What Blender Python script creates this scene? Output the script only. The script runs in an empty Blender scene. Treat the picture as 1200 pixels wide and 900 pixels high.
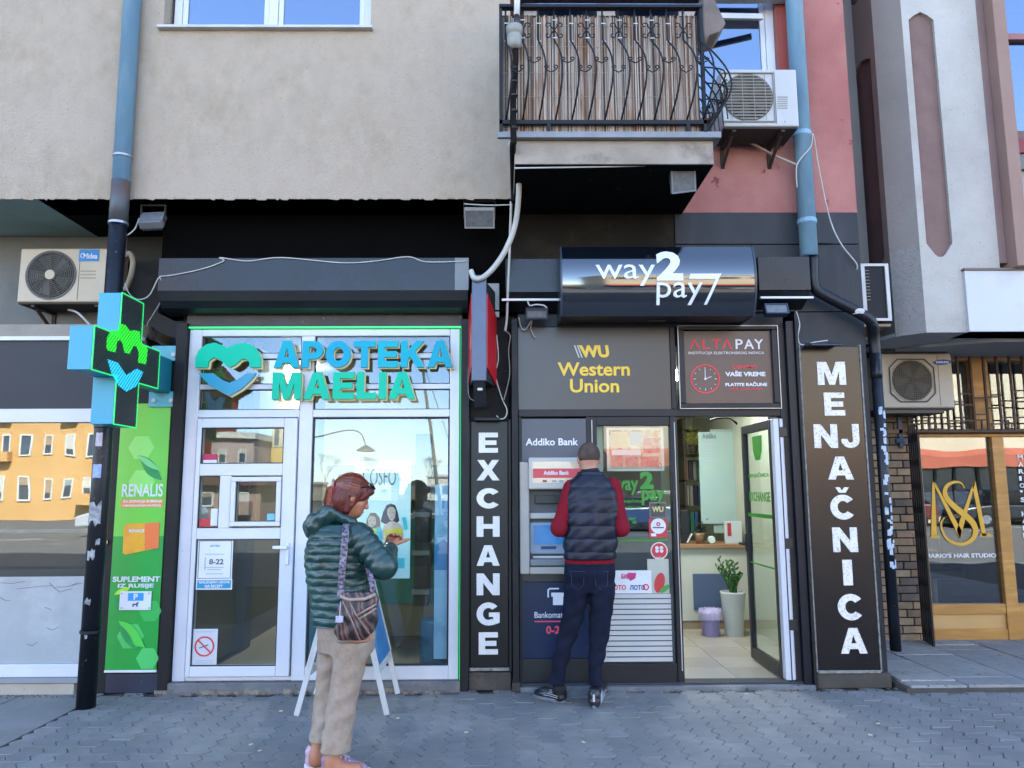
import bpy, math, random
import numpy as np
from mathutils import Vector, Matrix
S = bpy.context.scene
random.seed(7)
PI = math.pi
# ------------------------------------------------------------------ camera, world, sun, exposure
EYE = Vector((0.0, -5.95, 1.47))                       # the shopfront plane is Y = 0, ground Z = 0
CROT = Matrix.Rotation(math.radians(-0.64), 3, 'Z') @ Matrix.Rotation(math.radians(90 + 7.8), 3, 'X') @ Matrix.Rotation(math.radians(-0.26), 3, 'Z')
cd = bpy.data.cameras.new('camera'); cam = bpy.data.objects.new('camera', cd); S.collection.objects.link(cam)
cd.sensor_width = 36; cd.lens = 27; cd.clip_start = 0.05; cd.clip_end = 2000
cam.matrix_world = Matrix.Translation(EYE) @ CROT.to_4x4()
S.camera = cam
S.render.resolution_x, S.render.resolution_y = 1024, 768
SUN_EL, SUN_AZ = math.radians(43), math.radians(20)     # sun stands behind the shops (towards +Y, a little to +X)
w = bpy.data.worlds.new("World"); S.world = w; w.use_nodes = True
nt = w.node_tree; nt.nodes.clear()
sky = nt.nodes.new('ShaderNodeTexSky'); sky.sky_type = 'NISHITA'; sky.sun_disc = False
sky.sun_elevation = SUN_EL; sky.sun_rotation = SUN_AZ; sky.air_density = .75; sky.dust_density = .35; sky.ozone_density = .9
bgn = nt.nodes.new('ShaderNodeBackground'); bgn.inputs[1].default_value = 0.13
on = nt.nodes.new('ShaderNodeOutputWorld')
nt.links.new(sky.outputs[0], bgn.inputs[0]); nt.links.new(bgn.outputs[0], on.inputs[0])
sl = bpy.data.lights.new('sun', 'SUN'); sl.energy = 4.2; sl.angle = math.radians(0.53); sl.color = (1.0, 0.94, 0.84)
so = bpy.data.objects.new('sun', sl); S.collection.objects.link(so); so.location = (4, 30, 40)
sd = Vector((math.sin(SUN_AZ) * math.cos(SUN_EL), math.cos(SUN_AZ) * math.cos(SUN_EL), math.sin(SUN_EL)))
so.rotation_euler = sd.to_track_quat('Z', 'Y').to_euler()
S.view_settings.view_transform = 'Standard'; S.view_settings.look = 'None'; S.view_settings.gamma = 1.0
S.view_settings.exposure = 3.3
try:
    S.cycles.max_bounces = 8; S.cycles.transparent_max_bounces = 16; S.cycles.use_denoising = True
    S.cycles.caustics_reflective = False; S.cycles.caustics_refractive = False
except Exception: pass

# ------------------------------------------------------------------ survey helper: photo point -> place on a vertical plane Y
def W(px, py, Y=0.0):
    d = CROT @ Vector(((px - 600) / 900, (450 - py) / 900, -1))
    t = (Y - EYE.y) / d.y
    return EYE + d * t
def WG(px, py, z=0.0):                                   # photo point -> place on the level z
    d = CROT @ Vector(((px - 600) / 900, (450 - py) / 900, -1))
    return EYE + d * ((z - EYE.z) / d.z)
def R4(x0, y0, x1, y1, Y=0.0):                           # upright rectangle on plane Y: (X0, Z0, X1, Z1)
    xm, ym = (x0 + x1) / 2, (y0 + y1) / 2
    return (W(x0, ym, Y).x, W(xm, y1, Y).z, W(x1, ym, Y).x, W(xm, y0, Y).z)

# ------------------------------------------------------------------ materials
def lin(c):
    if isinstance(c, str):
        v = [int(c[i:i+2], 16) / 255 for i in (0, 2, 4)]
        return tuple(x / 12.92 if x <= .04045 else ((x + .055) / 1.055) ** 2.4 for x in v)
    return tuple(c)
MATS = {}
def M(name, c1, c2=None, scale=4, rough=.6, metal=0, bump=0, bscale=60, spec=.5, emit=None, estr=1, ior=None, c3=None, s3=1.5, t3=.6, w3=.08, stretch=(1,1,1), coat=0, r2=None, c4=None, s4=40, t4=.66, a2=1.0, dist=None):
    """base colour c1 mottled with c2; c3 = big worn patches; c4 = small specks/chips"""
    if name in MATS: return MATS[name]
    m = bpy.data.materials.new(name); m.use_nodes = True; t = m.node_tree; N = t.nodes; L = t.links
    b = N['Principled BSDF']; b.inputs['Roughness'].default_value = rough; b.inputs['Metallic'].default_value = metal
    b.inputs['Specular IOR Level'].default_value = spec
    if ior: b.inputs['IOR'].default_value = ior
    if coat: b.inputs['Coat Weight'].default_value = coat; b.inputs['Coat Roughness'].default_value = .05
    tc = N.new('ShaderNodeTexCoord'); mp = N.new('ShaderNodeMapping'); mp.inputs['Scale'].default_value = stretch
    geo = N.new('ShaderNodeNewGeometry')
    L.new(geo.outputs['Position'] if not name.startswith('o_') else tc.outputs['Object'], mp.inputs[0])
    def noise(s, det=5, ro=.6, off=0):
        n = N.new('ShaderNodeTexNoise'); n.inputs['Scale'].default_value = s; n.inputs['Detail'].default_value = det; n.inputs['Roughness'].default_value = ro
        if off:
            a = N.new('ShaderNodeVectorMath'); a.inputs[1].default_value = (off, off * .7, -off); L.new(mp.outputs[0], a.inputs[0]); L.new(a.outputs[0], n.inputs['Vector'])
        else: L.new(mp.outputs[0], n.inputs['Vector'])
        return n.outputs['Fac']
    def ramp(src, a, bb):
        r = N.new('ShaderNodeMapRange'); r.inputs[1].default_value = a; r.inputs[2].default_value = bb; L.new(src, r.inputs[0]); r.clamp = True
        return r.outputs[0]
    def mix(f, A, B, k=1.0):
        x = N.new('ShaderNodeMix'); x.data_type = 'RGBA'
        if k != 1.0:
            mm = N.new('ShaderNodeMath'); mm.operation = 'MULTIPLY'; mm.inputs[1].default_value = k; L.new(f, mm.inputs[0]); f = mm.outputs[0]
        L.new(f, x.inputs['Factor'])
        for s_, v in ((x.inputs['A'], A), (x.inputs['B'], B)):
            if isinstance(v, tuple): s_.default_value = (*v, 1)
            else: L.new(v, s_)
        return x.outputs['Result']
    col = lin(c1)
    if c2 is not None:
        col = mix(ramp(noise(scale), .32, .68), col, lin(c2), a2)
    if c3 is not None:
        col = mix(ramp(noise(s3, 6, .65, 13), t3 - w3, t3 + w3), col, lin(c3))
    if c4 is not None:
        col = mix(ramp(noise(s4, 3, .6, 31), t4 - .03, t4 + .03), col, lin(c4))
    if isinstance(col, tuple): b.inputs['Base Color'].default_value = (*col, 1)
    else: L.new(col, b.inputs['Base Color'])
    if r2 is not None:
        r = N.new('ShaderNodeMapRange'); L.new(noise(scale * 1.7, 4, .6, 5), r.inputs[0]); r.inputs[1].default_value = .3; r.inputs[2].default_value = .7
        r.inputs[3].default_value = rough; r.inputs[4].default_value = r2; L.new(r.outputs[0], b.inputs['Roughness'])
    if bump:
        bn = N.new('ShaderNodeBump'); bn.inputs['Strength'].default_value = min(1, bump); bn.inputs['Distance'].default_value = dist or .01
        L.new(noise(bscale, 5, .65, 3), bn.inputs['Height']); L.new(bn.outputs[0], b.inputs['Normal'])
    if emit is not None:
        b.inputs['Emission Color'].default_value = (*lin(emit), 1); b.inputs['Emission Strength'].default_value = estr
    MATS[name] = m
    return m
def glass(name, tint=(.9, .95, .93), refl=.056, wav=.004, rough=0.0):
    if name in MATS: return MATS[name]
    m = bpy.data.materials.new(name); m.use_nodes = True; t = m.node_tree; N = t.nodes; L = t.links; N.clear()
    o = N.new('ShaderNodeOutputMaterial'); mx = N.new('ShaderNodeMixShader'); tr = N.new('ShaderNodeBsdfTransparent'); gl = N.new('ShaderNodeBsdfGlossy')
    tr.inputs[0].default_value = (*tint, 1); gl.inputs[0].default_value = (.78, .88, 1.0, 1); gl.inputs['Roughness'].default_value = rough
    lw = N.new('ShaderNodeLayerWeight'); lw.inputs[0].default_value = .5
    p = N.new('ShaderNodeMath'); p.operation = 'POWER'; p.inputs[1].default_value = 5; L.new(lw.outputs['Facing'], p.inputs[0])
    q = N.new('ShaderNodeMapRange'); q.inputs[3].default_value = refl; q.inputs[4].default_value = 1; L.new(p.outputs[0], q.inputs[0])
    L.new(q.outputs[0], mx.inputs[0]); L.new(tr.outputs[0], mx.inputs[1]); L.new(gl.outputs[0], mx.inputs[2]); L.new(mx.outputs[0], o.inputs[0])
    if wav:
        geo = N.new('ShaderNodeNewGeometry'); n = N.new('ShaderNodeTexNoise'); n.inputs['Scale'].default_value = 1.6; n.inputs['Detail'].default_value = 1
        L.new(geo.outputs['Position'], n.inputs['Vector'])
        bm_ = N.new('ShaderNodeBump'); bm_.inputs['Strength'].default_value = wav * 8; bm_.inputs['Distance'].default_value = .02
        L.new(n.outputs['Fac'], bm_.inputs['Height']); L.new(bm_.outputs[0], gl.inputs['Normal'])
    MATS[name] = m
    return m

# ------------------------------------------------------------------ objects
def link(o, parent=None):
    S.collection.objects.link(o)
    if parent is not None: o.parent = parent
    return o
def thing(name, label, cat, loc=(0, 0, 0), group=None):
    o = bpy.data.objects.new(name, None); o.empty_display_size = .1; o.location = loc; link(o)
    o['label'] = label; o['category'] = cat
    if group: o['group'] = group
    return o
def tag(o, label=None, cat=None, group=None, kind=None):
    for k, v in (('label', label), ('category', cat), ('group', group), ('kind', kind)):
        if v: o[k] = v
    return o
def wloc(p):
    v = Vector((0, 0, 0))
    while p is not None: v = v + p.location; p = p.parent
    return v
def meshobj(name, verts, faces, mat, parent=None, smooth=False, bevel=0, mi=None):
    off = wloc(parent)
    me = bpy.data.meshes.new(name)
    me.from_pydata([(v[0] - off.x, v[1] - off.y, v[2] - off.z) for v in verts], [], faces)
    for m in (mat if isinstance(mat, (list, tuple)) else [mat]): me.materials.append(m)
    if mi: me.polygons.foreach_set('material_index', mi)
    if smooth: me.polygons.foreach_set('use_smooth', [True] * len(me.polygons))
    me.update()
    o = bpy.data.objects.new(name, me); link(o, parent)
    if bevel:
        b = o.modifiers.new('b', 'BEVEL'); b.width = bevel; b.segments = 2; b.limit_method = 'ANGLE'; b.angle_limit = .6
    return o
class MB:
    def __init__(s): s.v = []; s.f = []; s.mi = []; s.m = 0
    def add(s, vs, fs):
        n = len(s.v); s.v += [tuple(v) for v in vs]; s.f += [[i + n for i in f] for f in fs]; s.mi += [s.m] * len(fs); return s
    def box(s, x0, x1, y0, y1, z0, z1, rot=None, piv=None):
        vs = [Vector((x, y, z)) for z in (z0, z1) for y in (y0, y1) for x in (x0, x1)]
        if rot is not None:
            c = Vector(piv) if piv is not None else Vector(((x0+x1)/2, (y0+y1)/2, (z0+z1)/2)); vs = [rot @ (v - c) + c for v in vs]
        return s.add(vs, [[0,2,3,1],[4,5,7,6],[0,1,5,4],[1,3,7,5],[3,2,6,7],[2,0,4,6]])
    def tube(s, pts, r, n=10, cap=True, flat=1.0):
        pts = [Vector(p) for p in pts]; rs = r if isinstance(r, (list, tuple)) else [r] * len(pts)
        base = len(s.v); prev = None; vs = []
        for i, p in enumerate(pts):
            t = (pts[min(i+1, len(pts)-1)] - pts[max(i-1, 0)]).normalized()
            if prev is None: a = t.orthogonal().normalized()
            else:
                a = prev - t * prev.dot(t)
                a = a.normalized() if a.length > 1e-6 else t.orthogonal().normalized()
            prev = a; b = t.cross(a)
            for k in range(n):
                an = 2 * PI * k / n; vs.append(p + (a * math.cos(an) + b * math.sin(an) * flat) * rs[i])
        fs = [[i*n+k, i*n+(k+1)%n, (i+1)*n+(k+1)%n, (i+1)*n+k] for i in range(len(pts)-1) for k in range(n)]
        if cap: fs += [list(range(n))[::-1], [(len(pts)-1)*n + k for k in range(n)]]
        return s.add(vs, fs)
    def bar(s, p0, p1, w, d, up=(0, 0, 1)):
        p0, p1 = Vector(p0), Vector(p1); t = (p1 - p0).normalized(); u = Vector(up)
        if abs(t.dot(u)) > .95: u = Vector((0, 1, 0))
        a = t.cross(u).normalized() * w / 2; b = t.cross(a).normalized() * d / 2
        vs = [p + i * a + j * b for p in (p0, p1) for i, j in ((-1,-1),(1,-1),(1,1),(-1,1))]
        return s.add(vs, [[3,2,1,0],[4,5,6,7],[0,1,5,4],[1,2,6,5],[2,3,7,6],[3,0,4,7]])
    def lathe(s, prof, c, n=24, axis='Z'):
        vs = []
        for r, h in prof:
            for k in range(n):
                a = 2*PI*k/n; x, y = r*math.cos(a), r*math.sin(a)
                vs.append((c[0]+x, c[1]+y, c[2]+h) if axis == 'Z' else (c[0]+x, c[1]-h, c[2]+y))
        fs = [[i*n+k, i*n+(k+1)%n, (i+1)*n+(k+1)%n, (i+1)*n+k] for i in range(len(prof)-1) for k in range(n)]
        fs += [list(range(n))[::-1], [(len(prof)-1)*n+k for k in range(n)]]
        return s.add(vs, fs)
    def prism(s, poly, y0, y1, plane='XZ'):
        """poly outline in XZ extruded over Y (or 'YZ' over X, 'XY' over Z)"""
        n = len(poly)
        f = {'XZ': lambda a, b, c: (a, c, b), 'YZ': lambda a, b, c: (c, a, b), 'XY': lambda a, b, c: (a, b, c)}[plane]
        vs = [f(a, b, y0) for a, b in poly] + [f(a, b, y1) for a, b in poly]
        return s.add(vs, [list(range(n)), list(range(n, 2*n))[::-1]] + [[i, i+n, (i+1)%n+n, (i+1)%n] for i in range(n)])
    def quad(s, a, b, c, d): return s.add([a, b, c, d], [[0, 1, 2, 3]])
    def build(s, name, mat, parent=None, smooth=False, bevel=0):
        o = meshobj(name, s.v, s.f, mat, parent, smooth, bevel, s.mi if isinstance(mat, (list, tuple)) else None)
        fix_normals(o); return o
import bmesh
def fix_normals(o):
    b = bmesh.new(); b.from_mesh(o.data); bmesh.ops.recalc_face_normals(b, faces=b.faces); b.to_mesh(o.data); b.free()
def bx(name, x0, x1, y0, y1, z0, z1, mat, parent=None, bevel=.003):
    return MB().box(x0, x1, y0, y1, z0, z1).build(name, mat, parent, bevel=bevel)
def pbox(name, px0, py0, px1, py1, Yf, th, mat, parent=None, bevel=.003):
    """box whose FRONT face lies on plane Yf over a surveyed rectangle, th deep behind it"""
    x0, z0, x1, z1 = R4(px0, py0, px1, py1, Yf)
    return bx(name, x0, x1, Yf, Yf + th, z0, z1, mat, parent, bevel)
def cable(name, pts, r, mat, label=None, cat='cable', parent=None, group=None, sub=6):
    P_ = [Vector(p) for p in pts]; out = []
    for i in range(len(P_) - 1):                           # Catmull-Rom
        a, b, c, d = P_[max(i-1, 0)], P_[i], P_[i+1], P_[min(i+2, len(P_)-1)]
        for k in range(sub):
            t = k / sub; out.append(.5 * ((2*b) + (c-a)*t + (2*a-5*b+4*c-d)*t*t + (3*b-a-3*c+d)*t**3))
    out.append(P_[-1])
    o = MB().tube(out, r, 7).build(name, mat, parent, smooth=True)
    if parent is None: tag(o, label, cat, group)
    return o
_tc = {}
def glyphs(s, bold=0.0):
    k = (s, bold)
    if k not in _tc:
        c = bpy.data.curves.new('t', 'FONT'); c.body = s; c.size = 1; c.extrude = .5; c.offset = bold; c.resolution_u = 3; c.align_x = 'LEFT'
        o = bpy.data.objects.new('t', c); S.collection.objects.link(o)
        dg = bpy.context.evaluated_depsgraph_get(); me = bpy.data.meshes.new_from_object(o.evaluated_get(dg))
        vs = [tuple(v.co) for v in me.vertices]; fs = [list(p.vertices) for p in me.polygons]
        bpy.data.objects.remove(o); bpy.data.curves.remove(c); bpy.data.meshes.remove(me)
        _tc[k] = (vs, fs)
    return _tc[k]
def text(name, s, box, Y, mat, parent=None, depth=.002, bold=.0, shear=0):
    """lettering filling box (x0,z0,x1,z1), its back on plane Y, standing depth proud towards -Y"""
    vs, fs = glyphs(s, bold)
    xs = [v[0] for v in vs]; ys = [v[1] for v in vs]; mx, my = min(xs), min(ys)
    sx = (box[2]-box[0]) / (max(xs)-mx); sz = (box[3]-box[1]) / (max(ys)-my)
    V = [(box[0] + (v[0]-mx)*sx + shear*(v[1]-my)*sz, Y - (v[2]+.5)*depth, box[1] + (v[1]-my)*sz) for v in vs]
    return meshobj(name, V, fs, mat, parent)
def ptext(name, s, px0, py0, px1, py1, Y, mat, parent=None, depth=.002, bold=0.0, shear=0):
    return text(name, s, R4(px0, py0, px1, py1, Y - depth), Y, mat, parent, depth, bold, shear)
def _arc(cx, cy, rx, ry, a0, a1, n=14): return [(cx + rx*math.cos(math.radians(a0 + (a1-a0)*i/n)), cy + ry*math.sin(math.radians(a0 + (a1-a0)*i/n))) for i in range(n+1)]
def block(ch):
    """heavy grotesque capitals as outlines (width, list of polygons) in a box of height 1"""
    t = .26; b = .235
    if ch == 'E': return .78, [[(0,0),(.78,0),(.78,b),(t,b),(t,.385),(.72,.385),(.72,.61),(t,.61),(t,1-b),(.78,1-b),(.78,1),(0,1)]]
    if ch == 'F': return .74, [[(0,0),(t,0),(t,.385),(.68,.385),(.68,.61),(t,.61),(t,1-b),(.74,1-b),(.74,1),(0,1)]]
    if ch == 'L': return .72, [[(0,0),(.72,0),(.72,b),(t,b),(t,1),(0,1)]]
    if ch == 'I': return .27, [[(0,0),(.27,0),(.27,1),(0,1)]]
    if ch == 'T': return .84, [[(.29,0),(.55,0),(.55,1-b),(.84,1-b),(.84,1),(0,1),(0,1-b),(.29,1-b)]]
    if ch == 'H': return .88, [[(0,0),(t,0),(t,.39),(.62,.39),(.62,0),(.88,0),(.88,1),(.62,1),(.62,.62),(t,.62),(t,1),(0,1)]]
    if ch == 'X': return .98, [[(0,0),(.30,0),(.49,.30),(.68,0),(.98,0),(.65,.51),(.95,1),(.66,1),(.49,.72),(.32,1),(.03,1),(.33,.51)]]
    if ch == 'N': return .90, [[(0,0),(t,0),(t,.56),(.63,0),(.90,0),(.90,1),(.64,1),(.64,.44),(.27,1),(0,1)]]
    if ch == 'M': return 1.06, [[(0,0),(.25,0),(.25,.60),(.43,0),(.63,0),(.81,.60),(.81,0),(1.06,0),(1.06,1),(.71,1),(.53,.42),(.35,1),(0,1)]]
    if ch == 'K': return .92, [[(0,0),(t,0),(t,.28),(.36,.40),(.60,0),(.92,0),(.55,.60),(.90,1),(.58,1),(t,.62),(t,1),(0,1)]]
    if ch == 'A': return .98, [[(0,0),(.28,0),(.335,.18),(.645,.18),(.70,0),(.98,0),(.65,1),(.49,1),(.49,.73),(.58,.40),(.40,.40),(.49,.73),(.49,1),(.33,1)]]
    if ch == 'P': return .80, [[(0,0),(t,0),(t,.32),(.45,.32)] + _arc(.45,.66,.35,.34,-90,90) + [(0,1),(0,.70),(t,.70),(t,.78),(.42,.78)] + _arc(.42,.66,.12,.12,90,-90,8) + [(t,.54),(t,.70),(0,.70)]]
    if ch == 'O': return .96, [_arc(.48,.5,.48,.5,0,360,40) + _arc(.48,.5,.20,.25,360,0,30)]
    if ch == 'C' or ch == '\u010c':
        c = [_arc(.48,.5,.48,.5,38,322,30) + _arc(.48,.5,.21,.25,318,42,22)]
        if ch == 'C': return .90, c
        return .90, [[(x, y*.77) for x, y in c[0]], [(.22,1),(.36,.83),(.60,.83),(.74,1),(.57,1),(.48,.90),(.39,1)]]
    if ch == 'G': return .94, [_arc(.48,.5,.48,.5,40,280,28) + [(.70,.03),(.94,.12),(.94,.56),(.50,.56),(.50,.37),(.68,.37),(.68,.27)] + _arc(.48,.5,.22,.26,300,44,20)]
    if ch == 'J': return .70, [[(.44,1),(.70,1),(.70,.33)] + _arc(.35,.33,.35,.33,0,-180,18) + [(0,.38),(.24,.38)] + [(.25,.33)] + _arc(.35,.33,.10,.11,-180,0,8)]
    return None
def hletter(ch, box, Y, mat, parent, depth, name='letter'):
    w_, polys = block(ch); sx = (box[2]-box[0])/w_; sz = box[3]-box[1]; mb = MB()
    for p in polys: mb.prism([(box[0] + a*sx, box[1] + b*sz) for a, b in p], Y - depth, Y)
    o = mb.build(name, mat, parent); return o
def letters(s, box, Y, mats, parent, depth, bold=.03, gap=.1):
    """each letter an object of its own, spread over the box"""
    ws = [block(c)[0] for c in s]; tot = sum(ws) + gap*(len(s) - 1); k = (box[2]-box[0])/tot; x = box[0]
    for i, ch in enumerate(s):
        hletter(ch, (x, box[1], x + ws[i]*k, box[3]), Y, mats[i % len(mats)] if isinstance(mats, list) else mats, parent, depth); x += (ws[i] + gap)*k
def disc(mb, cx, cz, r, y0, y1, n=28, r_in=None):
    if r_in is None: mb.prism([(cx + r*math.cos(2*PI*i/n), cz + r*math.sin(2*PI*i/n)) for i in range(n)], y0, y1)
    else:
        for i in range(n):
            a, b = 2*PI*i/n, 2*PI*(i+1)/n
            mb.prism([(cx+q*math.cos(t), cz+q*math.sin(t)) for q, t in ((r, a), (r, b), (r_in, b), (r_in, a))], y0, y1)
    return mb
def arcpts(cx, cz, r, a0, a1, n=10): return [(cx + r*math.cos(math.radians(a0+(a1-a0)*i/n)), cz + r*math.sin(math.radians(a0+(a1-a0)*i/n))) for i in range(n+1)]
def ring_frame(mb, x0, z0, x1, z1, wl, wb, y0, y1, wr=None, wt=None):
    """rectangular frame, members butted"""
    wr = wl if wr is None else wr; wt = wb if wt is None else wt
    mb.box(x0, x1, y0, y1, z0, z0+wb); mb.box(x0, x1, y0, y1, z1-wt, z1)
    mb.box(x0, x0+wl, y0, y1, z0+wb, z1-wt); mb.box(x1-wr, x1, y0, y1, z0+wb, z1-wt); return mb
# ------------------------------------------------------------------ material palette
concrete = M('concrete_render', 'ab9c89', '998b77', 7, .95, spec=.2, bump=.75, bscale=85, c3='a99b8a', s3=1.5, t3=.5, w3=.16, c4='978a75', s4=34, t4=.64, dist=.010, stretch=(1.5, 1.5, 1.1))
pink = M('pink_render', '9c655e', '8e5a54', 1.6, .9, spec=.2, bump=.45, bscale=70, c3='a8746b', s3=.8, t3=.55, w3=.1, c4='7c4747', s4=9, t4=.70, dist=.01)
redr = M('red_render', '9c4a40', '8a4440', 2, .9, bump=.4, bscale=70, dist=.01)
cream = M('cream_slab_edge', '9b9184', '857a6c', 5, .85, bump=.3, bscale=80, c3='6b6257', s3=3, t3=.66)
blackp = M('black_paint', '020202', '040404', 3, .9, spec=.08, bump=.2, bscale=60, dist=.006)
brownblack = M('brown_reflect_wall', '1c1915', '12100e', 2, .85, spec=.2, bump=.25, bscale=50, c3='29241e', s3=2, t3=.6, c4='0f0e0e', s4=14, t4=.7, dist=.006)  # black-painted wall; its brown reflected light is put into the base colour
slate = M('slate_panel', '272a2e', '1f2226', 2, .5, spec=.3, bump=.08, bscale=20, r2=.6, c3='2f3338', s3=2.2, t3=.58, w3=.1, c4='4b4f55', s4=22, t4=.77, stretch=(2, 2, .5))
slate_g = M('slate_gloss', '101318', '0c0f13', 2, .2, spec=.35, bump=.02, bscale=8, r2=.32, c4='565c66', s4=40, t4=.75)
pillar_m = M('pillar_dark', '121315', '0d0e10', 5, .45, spec=.3, bump=.15, bscale=30, r2=.6, c4='6a6760', s4=55, t4=.755, stretch=(1, 1, .4))
grime = M('grimy_plinth', '4a443c', '3a352f', 8, .9, bump=.5, bscale=60, c3='5c554a', s3=5, t3=.6)
grey_wall = M('grey_wall', '70726f', '656764', 2, .85, bump=.2, bscale=60, c3='7c7c78', s3=1, t3=.6)
teal_soffit = M('pale_green_soffit', 'a3bbb2', '95ada4', 3, .9, bump=.3, bscale=30, c3='a2b0a8', s3=2, t3=.6, c4='4a5a55', s4=7, t4=.70)
pvc = M('white_pvc', 'c9cbd0', 'bfc2c8', 3, .32, c4='9a9a98', s4=30, t4=.77)
pvc_d = M('pvc_gasket', '17181a', rough=.6)
dframe = M('dark_frame', '221f21', '1b191b', 3, .45, spec=.3, bump=.03, bscale=30, c4='77747a', s4=60, t4=.77)
ochre = M('ochre_wood', 'a67a3c', '94692e', 3, .4, bump=.15, bscale=40, stretch=(1, 1, 6), c3='b98a4c', s3=2, t3=.6)
gl_shop = glass('shop_glass'); gl_deep = glass('dark_shop_glass', (.78, .78, .74), .13, .010)
gl_up = glass('upper_glass', (.35, .42, .55), .24, .003); gl_clear = glass('door_glass', (.93, .98, .95), .05, .0)
white = M('white_paint', 'd4d6d8', 'c6c8cb', 4, .5); whitem = M('white_metal', 'b9bab8', 'a8a8a4', 5, .4, c4='6f6b64', s4=35, t4=.74)
black = M('black_plastic', '0e0e10', '18181a', 8, .4); darkm = M('dark_iron', '2c2e33', '3a3c40', 12, .45, metal=.3, bump=.2, bscale=80, c4='6b4a36', s4=50, t4=.72)
steel = M('brushed_steel', '9a9ca0', '86888c', 6, .35, metal=.8)
conc_step = M('concrete_step', '6d6e70', '5c5d5f', 6, .85, bump=.5, bscale=70, c3='7b7a76', s3=4, t3=.6, c4='35342f', s4=20, t4=.68)

# ------------------------------------------------------------------ ground
road = M('asphalt', '5a5854', '504e4a', 3, .85, bump=.5, bscale=120, c3='66635d', s3=.7, t3=.6)
side = M('pavement_sheet', '56585a', '4a4c4e', 4, .85, bump=.3, bscale=60)
def sheet(name, x0, x1, y0, y1, z, mat, th=.0):
    return tag(bx(name, x0, x1, y0, y1, z - .3, z, mat, bevel=0), kind='structure')
sheet('ground', -300, 300, -300, 300, -.2, M('earth', '4a473f', '3b3a33', .5, .95))
sheet('road', -60, 60, -26, -6.4, -.14, road)
sheet('far_pavement', -60, 60, -60, -26, -.02, side)
tag(bx('kerb', -60, 60, -6.4, -6.25, -.4, .0, conc_step, bevel=.01), kind='structure')
tag(bx('far_kerb', -60, 60, -26, -25.85, -.4, .0, conc_step, bevel=.01), kind='structure')
lm = MB()
for k in range(-12, 13):
    for y in (-11.3, -21): lm.box(k*4.5, k*4.5+2.2, y-.07, y+.07, -.2, -.136)
tag(lm.build('lane_marking', M('road_paint', 'b8b8b4', 'a2a29e', 5, .7)), kind='structure')
pave_base = tag(bx('pavement', -60, 60, -6.25, .06, -.4, -.012, M('joint_sand', '3c3e3b', '333532', 20, .95, bump=.4, bscale=120), bevel=0), kind='structure')

# interlocking zigzag pavers, each a child of the pavement
pav = [M('paver_%s' % k, a, b, 9, .78, bump=.55, bscale=150, c3=c, s3=3, t3=.58, w3=.1, c4='8b8f92', s4=60, t4=.74, dist=.006) for k, a, b, c in
       (('grey', '797773', '716f6b', '807e79'), ('dark', '747370', '6c6b68', '7a7875'), ('pale', '7d7b77', '75736f', '85837e'))]
PW, PL = .135, .245
def paver_mesh(i):
    g = .0022; a = .017
    zz = [(0, -.5), (a, -.40), (a, -.34), (-a, -.16), (-a, -.10), (0, 0), (a, .10), (a, .16), (-a, .34), (-a, .40), (0, .5)]
    left = [(-PW/2 + g + x, y*(PL - g*.7)) for x, y in zz]; right = [(PW/2 - g + x, y*(PL - g*.7)) for x, y in zz]
    out = left + right[::-1]
    mb = MB(); n = len(out); e = .88
    top = [(x*.965, y*.99, 0.0) for x, y in out]; mid = [(x, y, -.003) for x, y in out]; bot = [(x, y, -.03) for x, y in out]
    mb.add(top + mid + bot, [list(range(n))[::-1]] + [[i, (i+1) % n, n+(i+1) % n, n+i] for i in range(n)] + [[n+i, n+(i+1) % n, 2*n+(i+1) % n, 2*n+i] for i in range(n)])
    me = bpy.data.meshes.new('paver'); me.from_pydata(mb.v, [], mb.f); me.materials.append(pav[i]); me.update()
    b = bmesh.new(); b.from_mesh(me); bmesh.ops.remove_doubles(b, verts=b.verts, dist=1e-5); bmesh.ops.recalc_face_normals(b, faces=b.faces); b.to_mesh(me); b.free()
    return me
pmesh = [paver_mesh(i) for i in range(3)]
XL = -2.90                                              # left of this the footway is ribbed concrete
spots = []
for c in range(-22, 60):
    x = c * PW
    if x < XL + PW/2 - .01 or x > 7.5: continue
    for r in range(0, 24):
        y = -.13 - r*PL - (PL/2 if c % 2 else 0)
        if y < -5.9: continue
        spots.append((x, y))
def vis(p):
    d = cam.matrix_world.inverted() @ Vector((p[0], p[1], 0)); u = d.x / -d.z * 900 + 600; v = 450 - d.y / -d.z * 900
    return -20 < u < 1220 and v < 925
ins = sorted([p for p in spots if vis(p)], key=lambda p: (Vector((p[0], p[1], 0)) - EYE).length)
near = set(ins[:300]); rest = MB(); rm = []
tmpl = [(list(map(tuple, [v.co for v in m.vertices])), [list(p.vertices) for p in m.polygons]) for m in pmesh]
for p in spots:
    k = random.choice((0, 0, 1, 1, 2)); dz = random.uniform(-.003, .003); tx, ty, tz = random.uniform(-.01, .01), random.uniform(-.012, .012), random.uniform(-.02, .02)
    sag = .004*math.sin(p[0]*1.7+1) + .004*math.sin(p[1]*2.3+p[0])
    if p in near:
        o = bpy.data.objects.new('paver', pmesh[k]); link(o, pave_base); o.location = (p[0], p[1], dz + sag); o.rotation_euler = (tx, ty, tz)
    else:
        R = Matrix.Rotation(tz, 3, 'Z'); rest.m = k
        rest.add([R @ Vector(v) + Vector((p[0], p[1], dz + sag)) for v in tmpl[k][0]], tmpl[k][1])
tag(rest.build('outer_pavers', pav, pave_base), kind='stuff')
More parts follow.
